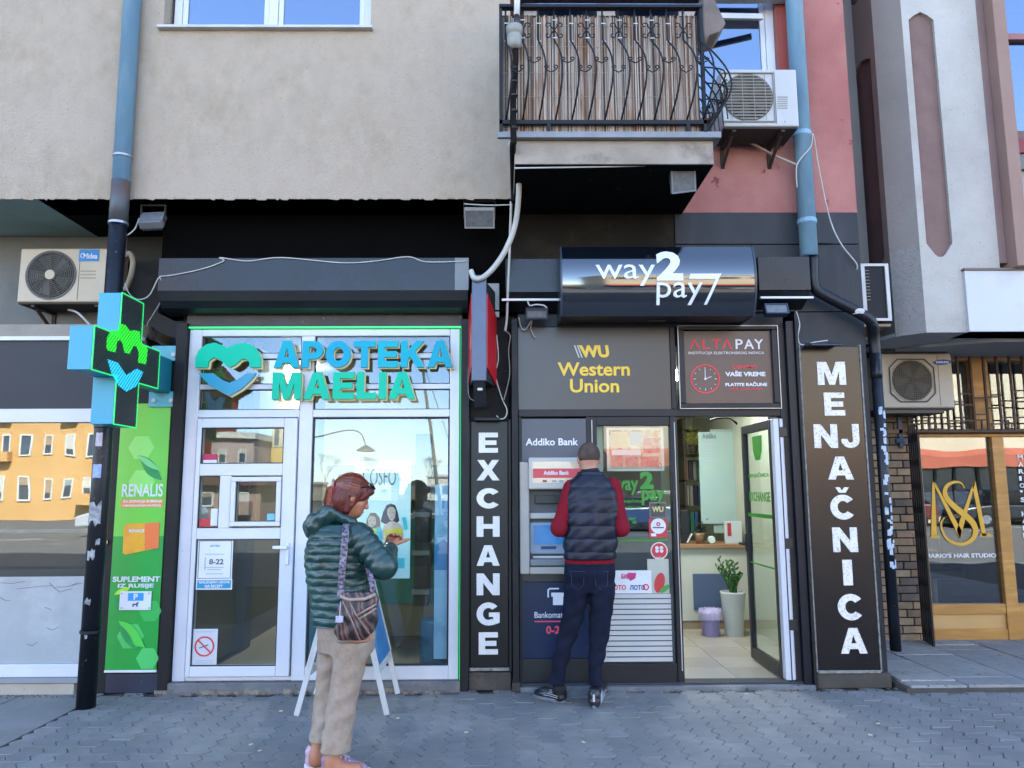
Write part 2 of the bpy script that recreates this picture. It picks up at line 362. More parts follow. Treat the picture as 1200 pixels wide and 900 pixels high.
# ribbed concrete strip at the left with long slabs
rib = M('ribbed_concrete', '7e7c77', '76746f', 6, .85, bump=.3, bscale=90, c3='84827c', s3=2, t3=.6)
slx = [XL - .035, XL - .62, XL - 1.22, XL - 1.84]
for i in range(3):
    for j, (ya, yb) in enumerate(((-.95, -.02), (-1.9, -.965), (-2.9, -1.915))):
        mb = MB(); x1, x0 = slx[i] - .006, slx[i+1] + .006
        mb.box(x0, x1, ya, yb, -.03, -.003); y = ya + .03
        while False:
            mb.box(x0 + .02, x1 - .02, y, y + .02, -.003, .0005); y += .045
        mb.build('ribbed_slab', rib, pave_base, bevel=0)

# raised stone terrace in front of the hair studio
stone = [M('terrace_stone_%d' % i, a, b, 5, .8, bump=.7, bscale=28, c3='8b857d', s3=3, t3=.58, c4='4e4a46', s4=24, t4=.66, dist=.008) for i, (a, b) in enumerate((('8f8c87', '7f7c78'), ('98938c', '87837d'), ('878582', '7a7876')))]
ter = tag(bx('raised_stone_terrace', 2.9, 9, -.2, 3.2, -.3, .035, M('terrace_mortar', '4b4742', '3c3935', 10, .95, bump=.5), bevel=0), kind='structure')
tx0 = 2.93
for i in range(9):
    wv = (.42, .5, .46)[i % 3]
    ys = [-.2, -.06 + .1*(i % 2), .62 + .2*(i % 3), 1.22 + .1*(i % 2), 1.72]
    for j in range(4):
        MB().box(tx0 + .006, tx0 + wv - .006, ys[j] + .006, ys[j+1] - .006, -.02, .055 + random.uniform(-.004, .004)).build('stone_slab', stone[(i*2+j) % 3], ter, bevel=.006)
    tx0 += wv

# ------------------------------------------------------------------ the apartment building
apt = thing('apartment_building', 'grey rendered apartment block with pink end bay and black painted ground floor front', 'building', (0, 0, 0))
ZS = W(300, 233, -.35).z                                # underside of the cantilevered storeys
XE = W(1001, 200, 0).x                                   # right hand corner
XC = .062                                                # right end of the grey cantilever
TOP = 14.0
wx0, wz0, wx1, wz1 = R4(196, -120, 436, 33, -.35); wz1 = wz0 + 1.45
up = MB()
for a, b, c, d in ((-13, wx0, ZS, TOP), (wx1, XC, ZS, TOP), (wx0, wx1, ZS, wz0), (wx0, wx1, wz1, TOP)): up.box(a, b, -.35, 0, c, d)
up.build('upper_wall', concrete, apt)
MB().box(-13, XC, 0, 6, ZS + .25, TOP).build('upper_mass', concrete, apt)
MB().box(XC, XE, .25, 6, ZS + .25, TOP).build('rear_mass', redr, apt)
# soffit: black over the shopfronts, pale green over the left bay
xl = W(40, 237, -.35).x + .02
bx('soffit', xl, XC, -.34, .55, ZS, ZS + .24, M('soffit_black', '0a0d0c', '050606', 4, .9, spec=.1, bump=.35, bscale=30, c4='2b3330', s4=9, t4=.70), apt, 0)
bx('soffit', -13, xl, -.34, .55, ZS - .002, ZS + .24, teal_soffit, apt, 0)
# left window
def window(parent, x0, z0, x1, z1, Yf, mull, frame_m, pane_m, fw=.06, back='1c2430', reveal=.12):
    f = ring_frame(MB(), x0, z0, x1, z1, fw, fw, Yf, Yf + .06)
    xs = [x0 + fw] + [x for m in mull for x in (x0 + (x1-x0)*m - .035, x0 + (x1-x0)*m + .035)] + [x1 - fw]
    for i in range(1, len(xs) - 1, 2): f.box(xs[i], xs[i+1], Yf, Yf + .06, z0 + fw, z1 - fw)
    fo = f.build('window_frame', frame_m, parent, bevel=.004)
    for i in range(0, len(xs), 2):
        a, b = xs[i], xs[i+1]
        ring_frame(MB(), a + .002, z0 + fw + .002, b - .002, z1 - fw - .002, .04, .045, Yf + .012, Yf + .05).build('sash', frame_m, fo, bevel=.003)
        bx('pane', a + .03, b - .03, Yf + .028, Yf + .034, z0 + fw + .03, z1 - fw - .03, pane_m, fo, 0)
    return fo
wn = window(apt, wx0 + .03, wz0, wx1 - .01, wz1, -.24, (.5,), pvc, gl_up)
bx('window_sill', wx0 - .03, wx1 + .02, -.40, -.20, wz0 - .022, wz0 + .0, whitem, apt, .003)
bx('window_backing', wx0, wx1, -.02, .1, wz0, wz1, M('sky_blue_backing', '2a3f66'), apt, 0)  # blue backing; the reflected sky is put into its colour
MB().prism([(wx0 + .93, wz0 + .075), (wx0 + 1.0, wz0 + .075), (wx0 + 1.015, wz0 + .16), (wx0 + .9, wz0 + .16)], -.15, -.13).build('paper_note', white, wn)
bx('curtain', wx0 + .1, wx0 + .19, -.16, -.12, wz0 + .05, wz1, M('curtain_grey', '8e949c'), wn, .02)

# pink end bay, door opening onto the balcony left out
dx0, dz0, dx1, dz1 = R4(826, -160, 906, 84, 0); dz0 = W(880, 138, 0).z; dz1 = dz0 + 2.3; dx0 = XC + .12
ZP = W(880, 249, 0).z
pk = MB()
pk.box(dx1, XE, 0, .25, ZP, TOP); pk.box(XC, dx1, 0, .25, dz1, TOP); pk.box(XC, dx1, 0, .25, ZP, dz0)
pk.build('pink_wall', pink, apt)
bx('red_reveal', dx1 + .005, dx1 + .14, -.012, .0, dz0, dz1 + 1, redr, apt, 0)
bx('cantilever_return', XC - .01, XC, -.34, .24, ZS, TOP, concrete, apt, 0)
bd = window(apt, dx0, dz0, dx1, dz1, .06, (.33, .66), pvc, gl_up, .07)
bx('door_backing', dx0, dx1, .22, .24, dz0, dz1, M('sky_blue_backing', '2a3f66'), apt, 0)  # backing behind the balcony door panes, sky reflection coloured in

# black/slate ground floor wall above the shops
wall_z1 = ZP - .002
gw = MB()
gx0 = W(187, 340, 0).x
gw.box(gx0, XC + .0, 0, .3, 2.86, ZS - .001)
gw.build('black_wall', blackp, apt)
bx('brown_tinted_wall', XC + .001, W(790, 270, 0).x, 0, .3, 2.86, wall_z1, brownblack, apt, 0)  # black-painted wall under the balcony, toned brown for reflected light
bx('slate_band', W(790, 270, 0).x + .006, XE, -.006, .3, W(880, 286, 0).z, wall_z1, slate, apt, .002)
bx('slate_band', W(790, 270, 0).x + .006, XE, -.002, .3, 2.86, W(880, 286, 0).z - .006, slate, apt, .002)
bx('slate_pier', W(931, 380, 0).x, XE - .004, -.004, .6, 0, 2.853, slate, apt, .003)
for i, (xa, xb) in enumerate(((1.1, 1.102), )): pass
# left bay wall behind the condenser
bx('left_bay_wall', -13, W(146, 330, .5).x, .5, .7, 2.5, ZS - .01, grey_wall, apt, 0)
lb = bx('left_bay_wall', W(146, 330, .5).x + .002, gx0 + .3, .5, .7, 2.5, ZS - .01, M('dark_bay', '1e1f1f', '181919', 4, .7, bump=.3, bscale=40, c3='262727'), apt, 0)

bx('side_wall', 2.62, XE, .31, 6, 0, ZS + .2, M('side_render2', '6a6460', '5e5954', 2, .9), apt, 0)
MB().box(-13, gx0 + .35, 1.3, 1.5, 0, ZS).box(-13, -12.9, 0, 1.3, 0, ZS).box(-13, gx0 + .3, .71, 1.3, 2.62, 2.7).build('ground_floor_back', grey_wall, apt)
bx('ground_floor_floor', -12.9, gx0 + .3, .06, 1.3, -.1, -.001, M('tan_backing2', '8a7a60'), apt, 0)
bx('back_wall', -12.9, XE, 5.9, 6.1, 0, ZS + .3, grey_wall, apt, 0)
# ------------------------------------------------------------------ the other side of the street (seen in the panes)
def far_house(name, label, x0, x1, y0, dep, h, wall, cols, rows, trim, roof=None, ww=1.0, wh=1.4, zb=.9, dz=2.9, shop=None, band=None):
    t = thing(name, label, 'building', ((x0+x1)/2, y0, 0)); 
    bx('wall', x0, x1, y0 - dep, y0, 0, h, wall, t, 0)
    if roof:
        MB().prism([(y0 + .4, h), (y0 - dep/2, h + 1.1), (y0 - dep - .4, h)], x0 - .3, x1 + .3, 'YZ').build('roof', roof, t)
    else: bx('cornice', x0 - .15, x1 + .15, y0 - dep, y0 + .25, h, h + .35, trim, t, 0)
    st = (x1 - x0) / cols; rw = random.Random(int(abs(x0)*7)); col_ = [M('far_blind', 'b8b4a6'), M('far_blind2', '8a9088'), M('far_curtain', '9a8468')]
    for r in range(rows):
        z = zb + r*dz
        if z + wh > h - .2: break
        if r == 0 and shop: continue
        for c in range(cols):
            cx = x0 + st*(c+.5) + rw.uniform(-.12, .12)*st*.5
            f = ring_frame(MB(), cx - ww/2, z, cx + ww/2, z + wh, .08, .08, y0, y0 + .07).build('window', trim, t)
            bx('pane', cx - ww/2 + .08, cx + ww/2 - .08, y0 + .01, y0 + .03, z + .08, z + wh - .08, M('far_pane', '2a3440', '46525e', .7, .15), f, 0)
            if rw.random() < .7: bx('blind', cx - ww/2 + .08, cx + ww/2 - .08, y0 + .031, y0 + .045, z + wh*rw.uniform(.25, .75), z + wh - .08, col_[rw.randrange(3)], f, 0)
            if rw.random() < .12: bx('balcony_box', cx - ww*.8, cx + ww*.8, y0 + .0, y0 + .55, z - .35, z + .25, wall, t, 0)
    if shop:
        f = MB()
        for c in range(cols*2+1): f.box(x0 + (x1-x0)*c/(cols*2) - .06, x0 + (x1-x0)*c/(cols*2) + .06, y0 + .005, y0 + .08, 0, 2.3)
        f.build('shopfront_frame', M('far_frame', '26282b'), t)
        bx('shop_glazing', x0 + .1, x1 - .1, y0 + .003, y0 + .02, .3, 2.25, M('far_pane', '2a3440', '46525e', .7, .15), t, 0)
    if band:
        MB().prism([(y0 + .01, 3.05), (y0 + 1.1, 2.75), (y0 + 1.1, 2.3), (y0 + 1.05, 2.3), (y0 + .01, 2.5)], x0, x1, 'YZ').build('awning', band, t)
    return t
fo = M('far_orange', 'c49a62', 'b88c52', .6, .9); fy = M('far_yellow', 'c9a860', 'bc9a50', .5, .9); fc = M('far_cream', 'c4b79c', 'b4a78c', .5, .9)
fp = M('far_tan', 'a58a78', '967c6a', .5, .9); fr = M('far_red', '9c3a2c', '8c3226', .5, .9); ft = M('far_trim', 'c9c4b4'); frf = M('far_roof', '5a3c30', '4c3228', 1, .9)
far_house('rendered_house', 'orange rendered house with white window surrounds across the street', -36, -20.5, -36, 10, 13, fo, 13, 4, ft, None, .55, 1.2, 1.0, 2.4)
far_house('rendered_house', 'narrow red and grey house beside the orange one across the street', -20.4, -17.6, -37, 8, 8, fr, 2, 3, ft, frf, .9, 1.2)
far_house('rendered_house', 'low tan house with brown pitched roof across the street', -14.4, -11.2, -30, 5, 1.7, fp, 2, 1, ft, frf, .6, .7, .7)
far_house('rendered_house', 'plain tan house wall behind the low roofed house across the street', -16.6, -14.2, -38, 8, 4.4, M('far_pinktan', 'b09a90', 'a28c82', .6, .9), 2, 1, ft, None, .5, .8, 3)
far_house('rendered_house', 'yellow house with white balcony windows across the street', -14.1, -12.4, -41, 1.5, 5.6, fy, 3, 2, ft, None, .45, 1.2, 1.2)
far_house('shop_building', 'cream building with long orange awning over its shops across the street', 3.9, 13.5, -24, 9, 9, fc, 7, 4, ft, None, 1.1, 1.5, 3.6, 2.9, True, M('far_awning', 'a85a42', '9c5038', 1, .8))
far_house('shop_building', 'red and cream building with awnings across the street at the right', 13.7, 40, -24, 9, 9, fc, 14, 4, ft, None, 1.1, 1.9, 3.6, 2.9, True, M('far_awning', 'b8431f'))
# low far houses behind the gap
for i in range(9):
    x = -30 + i*9.4
    far_house('distant_house', ['low cream', 'low grey', 'low white', 'small brown', 'small pale', 'small tan', 'low ochre', 'long beige', 'small ivory'][i] + ' house far across the square', x, x + 5.2, -95 - (i % 3)*6, 8, 2.2 + (i*37 % 5)*.3, [fc, fp, ft, fy][i % 4], 3, 1, ft, frf if i % 2 else None)
# street lamp across the road
lp = thing('street_lamp', 'grey street lamp with curved arm on the far kerb', 'street lamp', (-19, -54, 0))
lm_ = M('lamp_grey', '6f7376', rough=.5, metal=.5)
MB().tube([(-19, -54, -.1), (-19, -54, 5.2)], [.14, .1], 10).build('pole', lm_, lp)
cable('arm', [(-19, -54, 5.1), (-17, -54, 5.3), (-15, -54, 5.5), (-12.4, -54, 6.1), (-11.2, -54, 5.9), (-10.75, -54, 5.0)], .06, lm_, parent=lp)
MB().lathe([(.02, .5), (.2, .45), (.75, .1), (.8, 0), (.3, -.05)], (-10.7, -54, 4.45), 20).build('lamp_shade', lm_, lp)
up_ = thing('utility_pole', 'grey leaning utility pole across the road', 'pole', (-3.2, -34, 0)); MB().tube([(-3.2, -34, -.1), (-4.3, -34, 8.5)], [.11, .07], 10).build('mast', lm_, up_); MB().tube([(-4.25, -34, 8.2), (-2.2, -34, 2.2)], .02, 6).build('stay_wire', lm_, up_)
# bare trees far off
def bare_tree(x, y, h, label):
    t = thing('bare_tree', label, 'tree', (x, y, 0)); rnd = random.Random(int(x*10)); brs = MB()
    bark = M('bark', '4a3f36', '3a312a', 5, .9)
    MB().tube([(x, y, -.2), (x + .1, y, h*.4)], [.14, .08], 8).build('trunk', bark, t)
    def grow(p, d, l, r, n):
        q = p + d*l; brs.tube([p, (p+q)/2 + Vector((rnd.uniform(-.1, .1),)*3)*l, q], [r, r*.85, r*.6], 5, cap=False)
        if n == 0: return
        for _ in range(3):
            e = (d + Vector((rnd.uniform(-.8, .8), rnd.uniform(-.8, .8), rnd.uniform(-.1, .7)))).normalized(); grow(q, e, l*.68, r*.6, n-1)
    for _ in range(4): grow(Vector((x + .1, y, h*.38)), Vector((rnd.uniform(-.5, .5), rnd.uniform(-.5, .5), 1)).normalized(), h*.24, .045, 4)
    brs.build('crown', bark, t)
for i, (x, y, h) in enumerate(((-22, -120, 7), (-11.5, -112, 6.5), (-5, -125, 7), (2.5, -105, 6), (-31, -128, 8))):
    bare_tree(x, y, h, 'bare winter tree, the %s in the row beyond the road' % ['tallest on the left', 'second from the left', 'middle one', 'rightmost one', 'outermost left one'][i])
# parked cars on the far side of the road
def car(x, y, col, label):
    t = thing('parked_car', label, 'car', (x, y, -.14)); z = -.14
    paint = M('carpaint_' + col, col, rough=.25, coat=.6)
    prof = [(-2.1, .35), (-2.12, .7), (-1.5, .86), (-.95, .92), (2.0, .95), (2.15, .8), (2.12, .35)]
    MB().prism([(x + a, z + b) for a, b in prof], y - .85, y + .85).build('body', paint, t, bevel=.06)
    MB().prism([(x - .95, z + .93), (x - .35, z + 1.42), (x + 1.2, z + 1.45), (x + 1.95, z + .95)], y - .72, y + .72).build('cabin', M('car_glass', '101418', rough=.08), t, bevel=.05)
    MB().prism([(x - .33, z + 1.42), (x - .25, z + 1.47), (x + 1.1, z + 1.5), (x + 1.2, z + 1.45)], y - .7, y + .7).build('roof', paint, t, bevel=.02)
    for sx in (-1.3, 1.35):
        for sy in (-.82, .82):
            wv = MB().lathe([(.2, -.1), (.31, -.1), (.33, -.06), (.33, .06), (.31, .1), (.2, .1)], (x + sx, y + sy, z + .33), 24, 'Y').build('wheel', M('tyre', '111112', rough=.8), t)
            MB().lathe([(.19, -.11), (.19, .11)], (x + sx, y + sy, z + .33), 16, 'Y').build('rim', steel, wv)
for x, c, l in ((5.2, '24406e', 'dark blue parked car across the road'), (10.4, '8a8d90', 'silver parked car across the road'), (15.6, '5a1e1a', 'maroon parked car across the road'), (-13.5, 'a8a9aa', 'pale grey parked car across the road'), (20.8, '1c1e22', 'black parked car across the road')): car(x, -24.6 + 1.2, c, l)
# ------------------------------------------------------------------ left shop (beige board and frosted film)
ls = thing('shopfront', 'leftmost shopfront with grey fascia and wide reflecting pane above frosted film', 'shopfront', (-4.2, 0, 0))
lx1 = W(96, 650, 0).x + .05
z = lambda py, Y=0, px=60: W(px, py, Y).z
bx('head_band', -9, lx1 + .3, .0, .5, z(394), z(380), M('cream_band', '8c8478', '7b7368', 4, .6), ls)
bx('frame_top', -9, lx1 + .3, -.01, .06, z(399), z(394) - .001, pvc, ls)
bx('fascia_panel', -9, lx1 + .33, .012, .05, z(479), z(399) - .001, M('fascia_grey', '2e3136', '2a2d31', 2, .5, spec=.3), ls, 0)
bx('frame_rail', -9, lx1 + .3, -.012, .06, z(495), z(479) - .001, pvc, ls)
bx('pane', -9, lx1 + .05, .03, .038, z(676), z(495), gl_deep, ls, 0)
bx('frosted_film', -9, lx1 + .05, .022, .036, z(778), z(676) - .001, M('frost_film', '9aa0a2', '8f9598', 3, .35, c3='a6aaab', s3=2), ls, 0)
bx('frame_sill', -9, lx1 + .05, -.01, .06, z(793), z(778) - .001, pvc, ls)
bx('stone_sill', -9, lx1 + .06, -.05, .06, z(799), z(793) - .001, M('sill_grey', '85878b', '797b7e', 4, .6), ls)
for i in range(11):
    bx('plinth_tile', lx1 - .02 - (i+1)*.62 + .004, lx1 - .02 - i*.62, -.04, .05, -.02, z(799) - .004, M('plinth_tile', 'a59c8c', '968d7e', 4, .6, c4='5d564c', s4=12, t4=.68), ls, .003)
cr = MB(); rnd = random.Random(3)
for (ax, ay, bx_, by) in ((0, 683, 30, 681), (20, 690, 62, 686), (58, 683, 70, 694), (70, 694, 84, 690), (52, 712, 60, 715), (55, 736, 68, 735), (32, 755, 44, 752), (84, 686, 96, 684), (0, 700, 12, 704), (64, 688, 92, 684)):
    a = W(ax, ay, .02); b = W(bx_, by, .02); m_ = (a + b)/2 + Vector((0, 0, rnd.uniform(-.02, .02))); cr.bar(a, m_, .0022, .002); cr.bar(m_, b, .0016, .002)
cr.build('film_crack', M('crack', '3a3733'), ls)
bx('backing', -9, lx1 + .0, 1.2, 1.25, .0, 2.6, M('tan_backing', '9a8868', '8c7a5c', 1, .9), ls, 0)
bx('counter', -9, lx1, .9, 1.19, 0, .8, M('tan_backing2', '8a7a60'), ls, 0)

# ------------------------------------------------------------------ pillars with the RENALIS poster
ph_x0, ph_x1 = W(212, 590, 0).x, W(540, 590, 0).x      # pharmacy opening
p1 = thing('pillar', 'dark pillar carrying the green poster between the two left shops', 'pillar', (-2.75, 0, 0))
bx('cladding', lx1 + .06, W(196, 640, -.02).x, -.02, .3, .0, W(150, 407, 0).z, pillar_m, p1)
bx('corner_post', W(193.5, 640, -.05).x, W(206, 640, -.05).x, -.06, .3, .0, W(200, 380, 0).z, pillar_m, p1)
bx('plinth', W(124, 795, -.035).x, W(186, 795, -.035).x, -.034, .05, 0, W(150, 789, 0).z, M('plinth_blue', '252a3c', '1f2434', 4, .4, c4='6a6a60', s4=20, t4=.7), p1)
def poster(): 
    x0, z0, x1, z1 = R4(133, 473, 192, 788, -.03); x0 += .0
    t = thing('poster', 'tall green RENALIS poster with a yellow medicine box on the dark pillar', 'poster', ((x0+x1)/2, -.03, z0))
    g1 = M('poster_green', '5fb83c', '6cc046', 1.2, .35); g2 = M('poster_deep', '1f9a3c', '1b8c36', 1.2, .35); g3 = M('poster_pale', '84d066', rough=.35); g4 = M('poster_leaf', '0f7a3a', '2c9c58', 8, .35)
    zb = z0 + (z1-z0)*(1 - (632-473)/315)
    bx('sheet', x0, x1, -.034, -.022, z0 + .018, zb, g2, t, 0); bx('sheet', x0, x1, -.034, -.022, zb, z1, g1, t, 0)
    bx('bottom_strip', x0 - .004, x1 + .004, -.037, -.02, z0, z0 + .018, white, t)
    w_ = x1 - x0; H = z1 - z0
    def hexa(u, v, r, m):
        MB().prism([(x0 + u*w_ + r*math.cos(PI/3*i), z0 + v*H + r*math.sin(PI/3*i)) for i in range(6)], -.0355, -.0338).build('hexagon', m, t)
    hexa(.45, .83, .1, g3); hexa(.5, .70, .1, g3)
    hexa(.46, .13, .1, M('poster_mid', '4cb860', rough=.35)); hexa(.82, .22, .085, M('poster_mid2', '33a84c', rough=.35)); hexa(.82, .05, .085, M('poster_mid', '4cb860'))
    lk = [0]
    def leaf(u, v, L, a, m, f=.33):
        pts = []; lk[0] += 1; e = lk[0]*.0009
        for i in range(13):
            s_ = i/12; pts.append((s_*L, math.sin(PI*s_**.8)*L*f*.5))
        for i in range(11, 0, -1): s_ = i/12; pts.append((s_*L, -math.sin(PI*s_**1.2)*L*f*.5))
        c, s2 = math.cos(a), math.sin(a)
        MB().prism([(x0 + u*w_ + p*c - q*s2, z0 + v*H + p*s2 + q*c) for p, q in pts], -.0364 - e, -.0356 - e).build('leaf', m, t)
    leaf(.40, .80, .27, -.78, g4); leaf(.36, .80, .22, -.55, M('poster_leaf2', '6fc07a', rough=.35), .2)
    leaf(.62, .465, .12, -.3, g4); leaf(.1, .28, .13, .45, M('poster_leaf3', '9ad23c', rough=.35)); leaf(.12, .27, .1, -1.2, g4); leaf(.22, .185, .28, -.75, M('poster_leaf4', '4ec24a', rough=.35)); leaf(.2, .175, .24, -.9, g4, .2)
    yb = M('box_yellow', 'dca32a', 'd88f2e', 10, .35); ob = M('box_orange', 'e0703a', rough=.35)
    q = lambda px, py: (W(px, py, -.036).x, W(px, py, -.036).z)
    MB().prism([q(145, 618), q(148, 614), q(187, 612), q(186, 642), q(147, 650), q(144, 648)], -.0385, -.0358).build('medicine_box', yb, t)
    MB().prism([q(170, 613.5), q(187, 612), q(186, 642), q(170, 645)], -.040, -.0386).build('medicine_box_side', ob, t)
    ptext('print', 'RENALIS', 151, 620, 169, 624, -.0388, white, t, .0012, .02); disc(MB(), q(165, 0)[0], q(0, 636)[1], .022, -.0415, -.0402).build('emblem', M('pale_yellow', 'e8d08a'), t)
    ptext('lettering', 'RENALIS', 143, 567, 191, 582, -.036, white, t, .0015, .015)
    pbox('banner', 142, 585, 191, 594.5, -.037, .002, M('banner_orange', 'd98a4a'), t, 0)
    ptext('small_print', 'ZA ZDRAVLJE BUBREGA', 144, 586, 190, 589.6, -.0372, white, t, .001, .03); ptext('small_print', 'I MOKRAĆNIH PUTEVA', 144, 590.4, 189, 593.8, -.0372, white, t, .001, .03)
    ptext('lettering', 'SUPLEMENT', 132, 675.5, 187.5, 682, -.036, white, t, .0015, .035); ptext('lettering', 'IZ RUSIJE', 138, 684, 180, 690, -.038, white, t, .0015, .035)
    return t
poster()
ps = thing('parking_plate', 'small white plate with blue P square screwed over the green poster', 'sign', W(158, 704, -.045))
pbox('plate', 140, 693, 177, 715, -.046, .008, white, ps, .002); pbox('blue_square', 150, 695, 168, 704, -.049, .003, M('sign_blue', '2a8cc8'), ps, 0)
ptext('lettering', 'P', 156.5, 695.8, 161.5, 703, -.0495, white, ps, .002, .04)
MB().prism([(W(a_, b_, -.047).x, W(a_, b_, -.047).z) for a_, b_ in ((155, 711), (155.5, 707.5), (159.5, 707.5), (161, 705.5), (163, 706), (161.5, 707.8), (161, 711), (160, 711), (159.7, 709), (157, 709), (156.3, 711))], -.049, -.0465).build('pictogram', M('sign_ink', '23406a'), ps)
for a in ((142.5, 695.5), (174.5, 695.5), (142.5, 712.5), (174.5, 712.5)):
    p = W(*a, -.047); disc(MB(), p.x, p.z, .005, -.05, -.045, 8).build('screw', steel, ps)

# ------------------------------------------------------------------ pharmacy shopfront
ph = thing('shopfront', 'pharmacy shopfront in white PVC frames with turquoise lettering above', 'shopfront', ((ph_x0+ph_x1)/2, 0, 0))
X = lambda px, py=590, Y=0: W(px, py, Y).x
Z = lambda py, Y=0, px=400: W(px, py, Y).z
zt, zb_ = Z(386), Z(797)
x0, x1 = X(212.5), X(538)
xm0, xm1 = X(346, 640), X(362, 640)
zt0, zt1 = Z(489), Z(480)                                  # rail under the transoms
fr = MB()
fr.box(x0, x0 + .095, -.01, .07, zb_, zt); fr.box(x1 - .075, x1, -.01, .07, zb_, zt)
fr.box(x0 + .095, x1 - .075, -.01, .07, zt - .055, zt)
fr.box(xm0, xm1, -.01, .07, zb_, zt - .055); fr.box(x0 + .095, xm0, -.012, .07, zt0, zt1); fr.box(xm1, x1 - .075, -.012, .07, zt0, zt1)
fr.box(xm1, x1 - .075, -.01, .07, zb_, Z(781))
fr.box(x0 + .095, xm0, .0, .07, zb_, zb_ + .03)
fr.build('frame', pvc, ph, bevel=.006)
xL, xR = x0 + .095, x1 - .075
for (a, b, nm) in ((xL, xm0, 0), (xm1, xR, 1)):
    for (py0, py1) in ((414, 420), (450, 456)):
        bx('glazing_bar', a, b, -.0, .05, Z(py1), Z(py0), pvc, ph, .004)
    for (py0, py1) in ((391.5, 414), (420, 450), (456, 480)):
        ring_frame(MB(), a + .001, Z(py1) + .001, b - .001, Z(py0) - .001, .008, .006, .012, .03).build('gasket', pvc_d, ph)
        bx('pane', a, b, .02, .028, Z(py1), Z(py0), gl_shop, ph, 0)
ring_frame(MB(), xm1 + .001, Z(781) + .001, xR - .001, zt0 - .001, .012, .012, .01, .03).build('gasket', pvc_d, ph)
bx('pane', xm1, xR, .018, .026, Z(781), zt0, gl_shop, ph, 0)
# door leaf
dr = MB(); a, b = xL + .008, xm0 - .008; dz0_, dz1_ = zb_ + .035, zt0 - .008
o1x0, o1x1 = X(236, 520), X(336, 520)
lw0, lw1 = X(231.5, 590) , X(258, 590)
hx0, hx1 = X(271.5, 590), X(331, 590)
px0_, px1_ = X(226, 705), X(330, 705)
dr.box(a, px0_ + .012, -.03, .05, dz0_, dz1_); dr.box(hx1 + .0, b, -.03, .05, dz0_, dz1_)
for za, zb2 in ((Z(501), dz1_), (Z(557), Z(543)), (Z(631), Z(618)), (dz0_, Z(779))): dr.box(px0_ + .012, hx1, -.03, .05, za, zb2)
dr.box(lw1, hx0, -.03, .05, Z(618), Z(557))
dl = dr.build('door', pvc, ph, bevel=.006)
bx('pane', px0_, hx1, .0, .008, Z(543), Z(501), gl_shop, dl, 0); bx('pane', px0_, lw1, .0, .008, Z(618), Z(557), gl_shop, dl, 0)
bx('pane', px0_, hx1, .0, .008, Z(779), Z(631), gl_deep if False else gl_shop, dl, 0)
for za, zb2, xa, xb in ((Z(543), Z(501), px0_ + .012, hx1), (Z(618), Z(557), px0_ + .012, lw1), (Z(779), Z(631), px0_ + .012, hx1)):
    ring_frame(MB(), xa, za, xb, zb2, .007, .007, -.022, -.01).build('gasket', pvc_d, dl)
ring_frame(MB(), hx0 + .004, Z(616), hx1 - .004, Z(558.5), .035, .035, -.045, .03).build('hatch', pvc, dl, bevel=.005)
ring_frame(MB(), hx0 + .04, Z(611), hx1 - .04, Z(563), .006, .006, -.03, -.02).build('gasket', pvc_d, dl)
bx('pane', hx0 + .03, hx1 - .03, -.012, -.004, Z(612), Z(562), gl_shop, dl, 0)
hd = MB(); hp = W(337, 641, -.04); hd.box(hp.x - .016, hp.x + .012, -.045, -.03, hp.z - .13, hp.z + .03); hd.box(hp.x - .1, hp.x + .008, -.09, -.07, hp.z - .012, hp.z + .012); hd.box(hp.x - .008, hp.x + .008, -.08, -.04, hp.z - .01, hp.z + .01)
hd.build('handle', white, dl, bevel=.004)
# green light strip round the opening and dark surround
gm = M('green_led', '2fbf70', rough=.5, emit='2fe070', estr=.09)
g = MB(); g.box(x0 - .022, x0 - .008, -.03, .0, zb_, zt + .018); g.box(x1 + .008, x1 + .02, -.03, .0, zb_, zt + .018); g.box(x0 - .008, x1 + .008, -.03, .0, zt + .006, zt + .018)
g.build('light_strip', gm, ph)
bx('surround', X(540), X(550), -.06, .1, .0, Z(376), pillar_m, ph); bx('surround', W(203, 640, 0).x + .002, x0 - .024, .0, .1, .0, Z(376), pillar_m, ph)
bx('shutter_rail', x0 - .024, x1 + .02, -.02, .1, zt + .02, Z(366), M('brown_rail', '3d3834', '332e2b', 6, .6, bump=.3, c4='8a8274', s4=30, t4=.72), ph)
bx('threshold', x0 - .02, x1 + .03, -.06, .1, -.02, zb_ - .002, conc_step, ph, .008)
# broken render edge along the threshold
rnd = random.Random(5); mb = MB(); xx = x0 - .1
while xx < x1 - .1:
    w_ = rnd.uniform(.05, .16); d = rnd.uniform(.01, .035); hh = rnd.uniform(.008, .03)
    mb.prism([(xx, -.06), (xx + w_, -.06), (xx + w_*.8, -.06 - d), (xx + w_*.2, -.06 - d*.8)], -.01, hh, 'XY'); xx += w_*rnd.uniform(.8, 1.5)
mb.build('broken_mortar', M('mortar', '8a8074', '6d655b', 20, .95, bump=.6, bscale=120), ph)
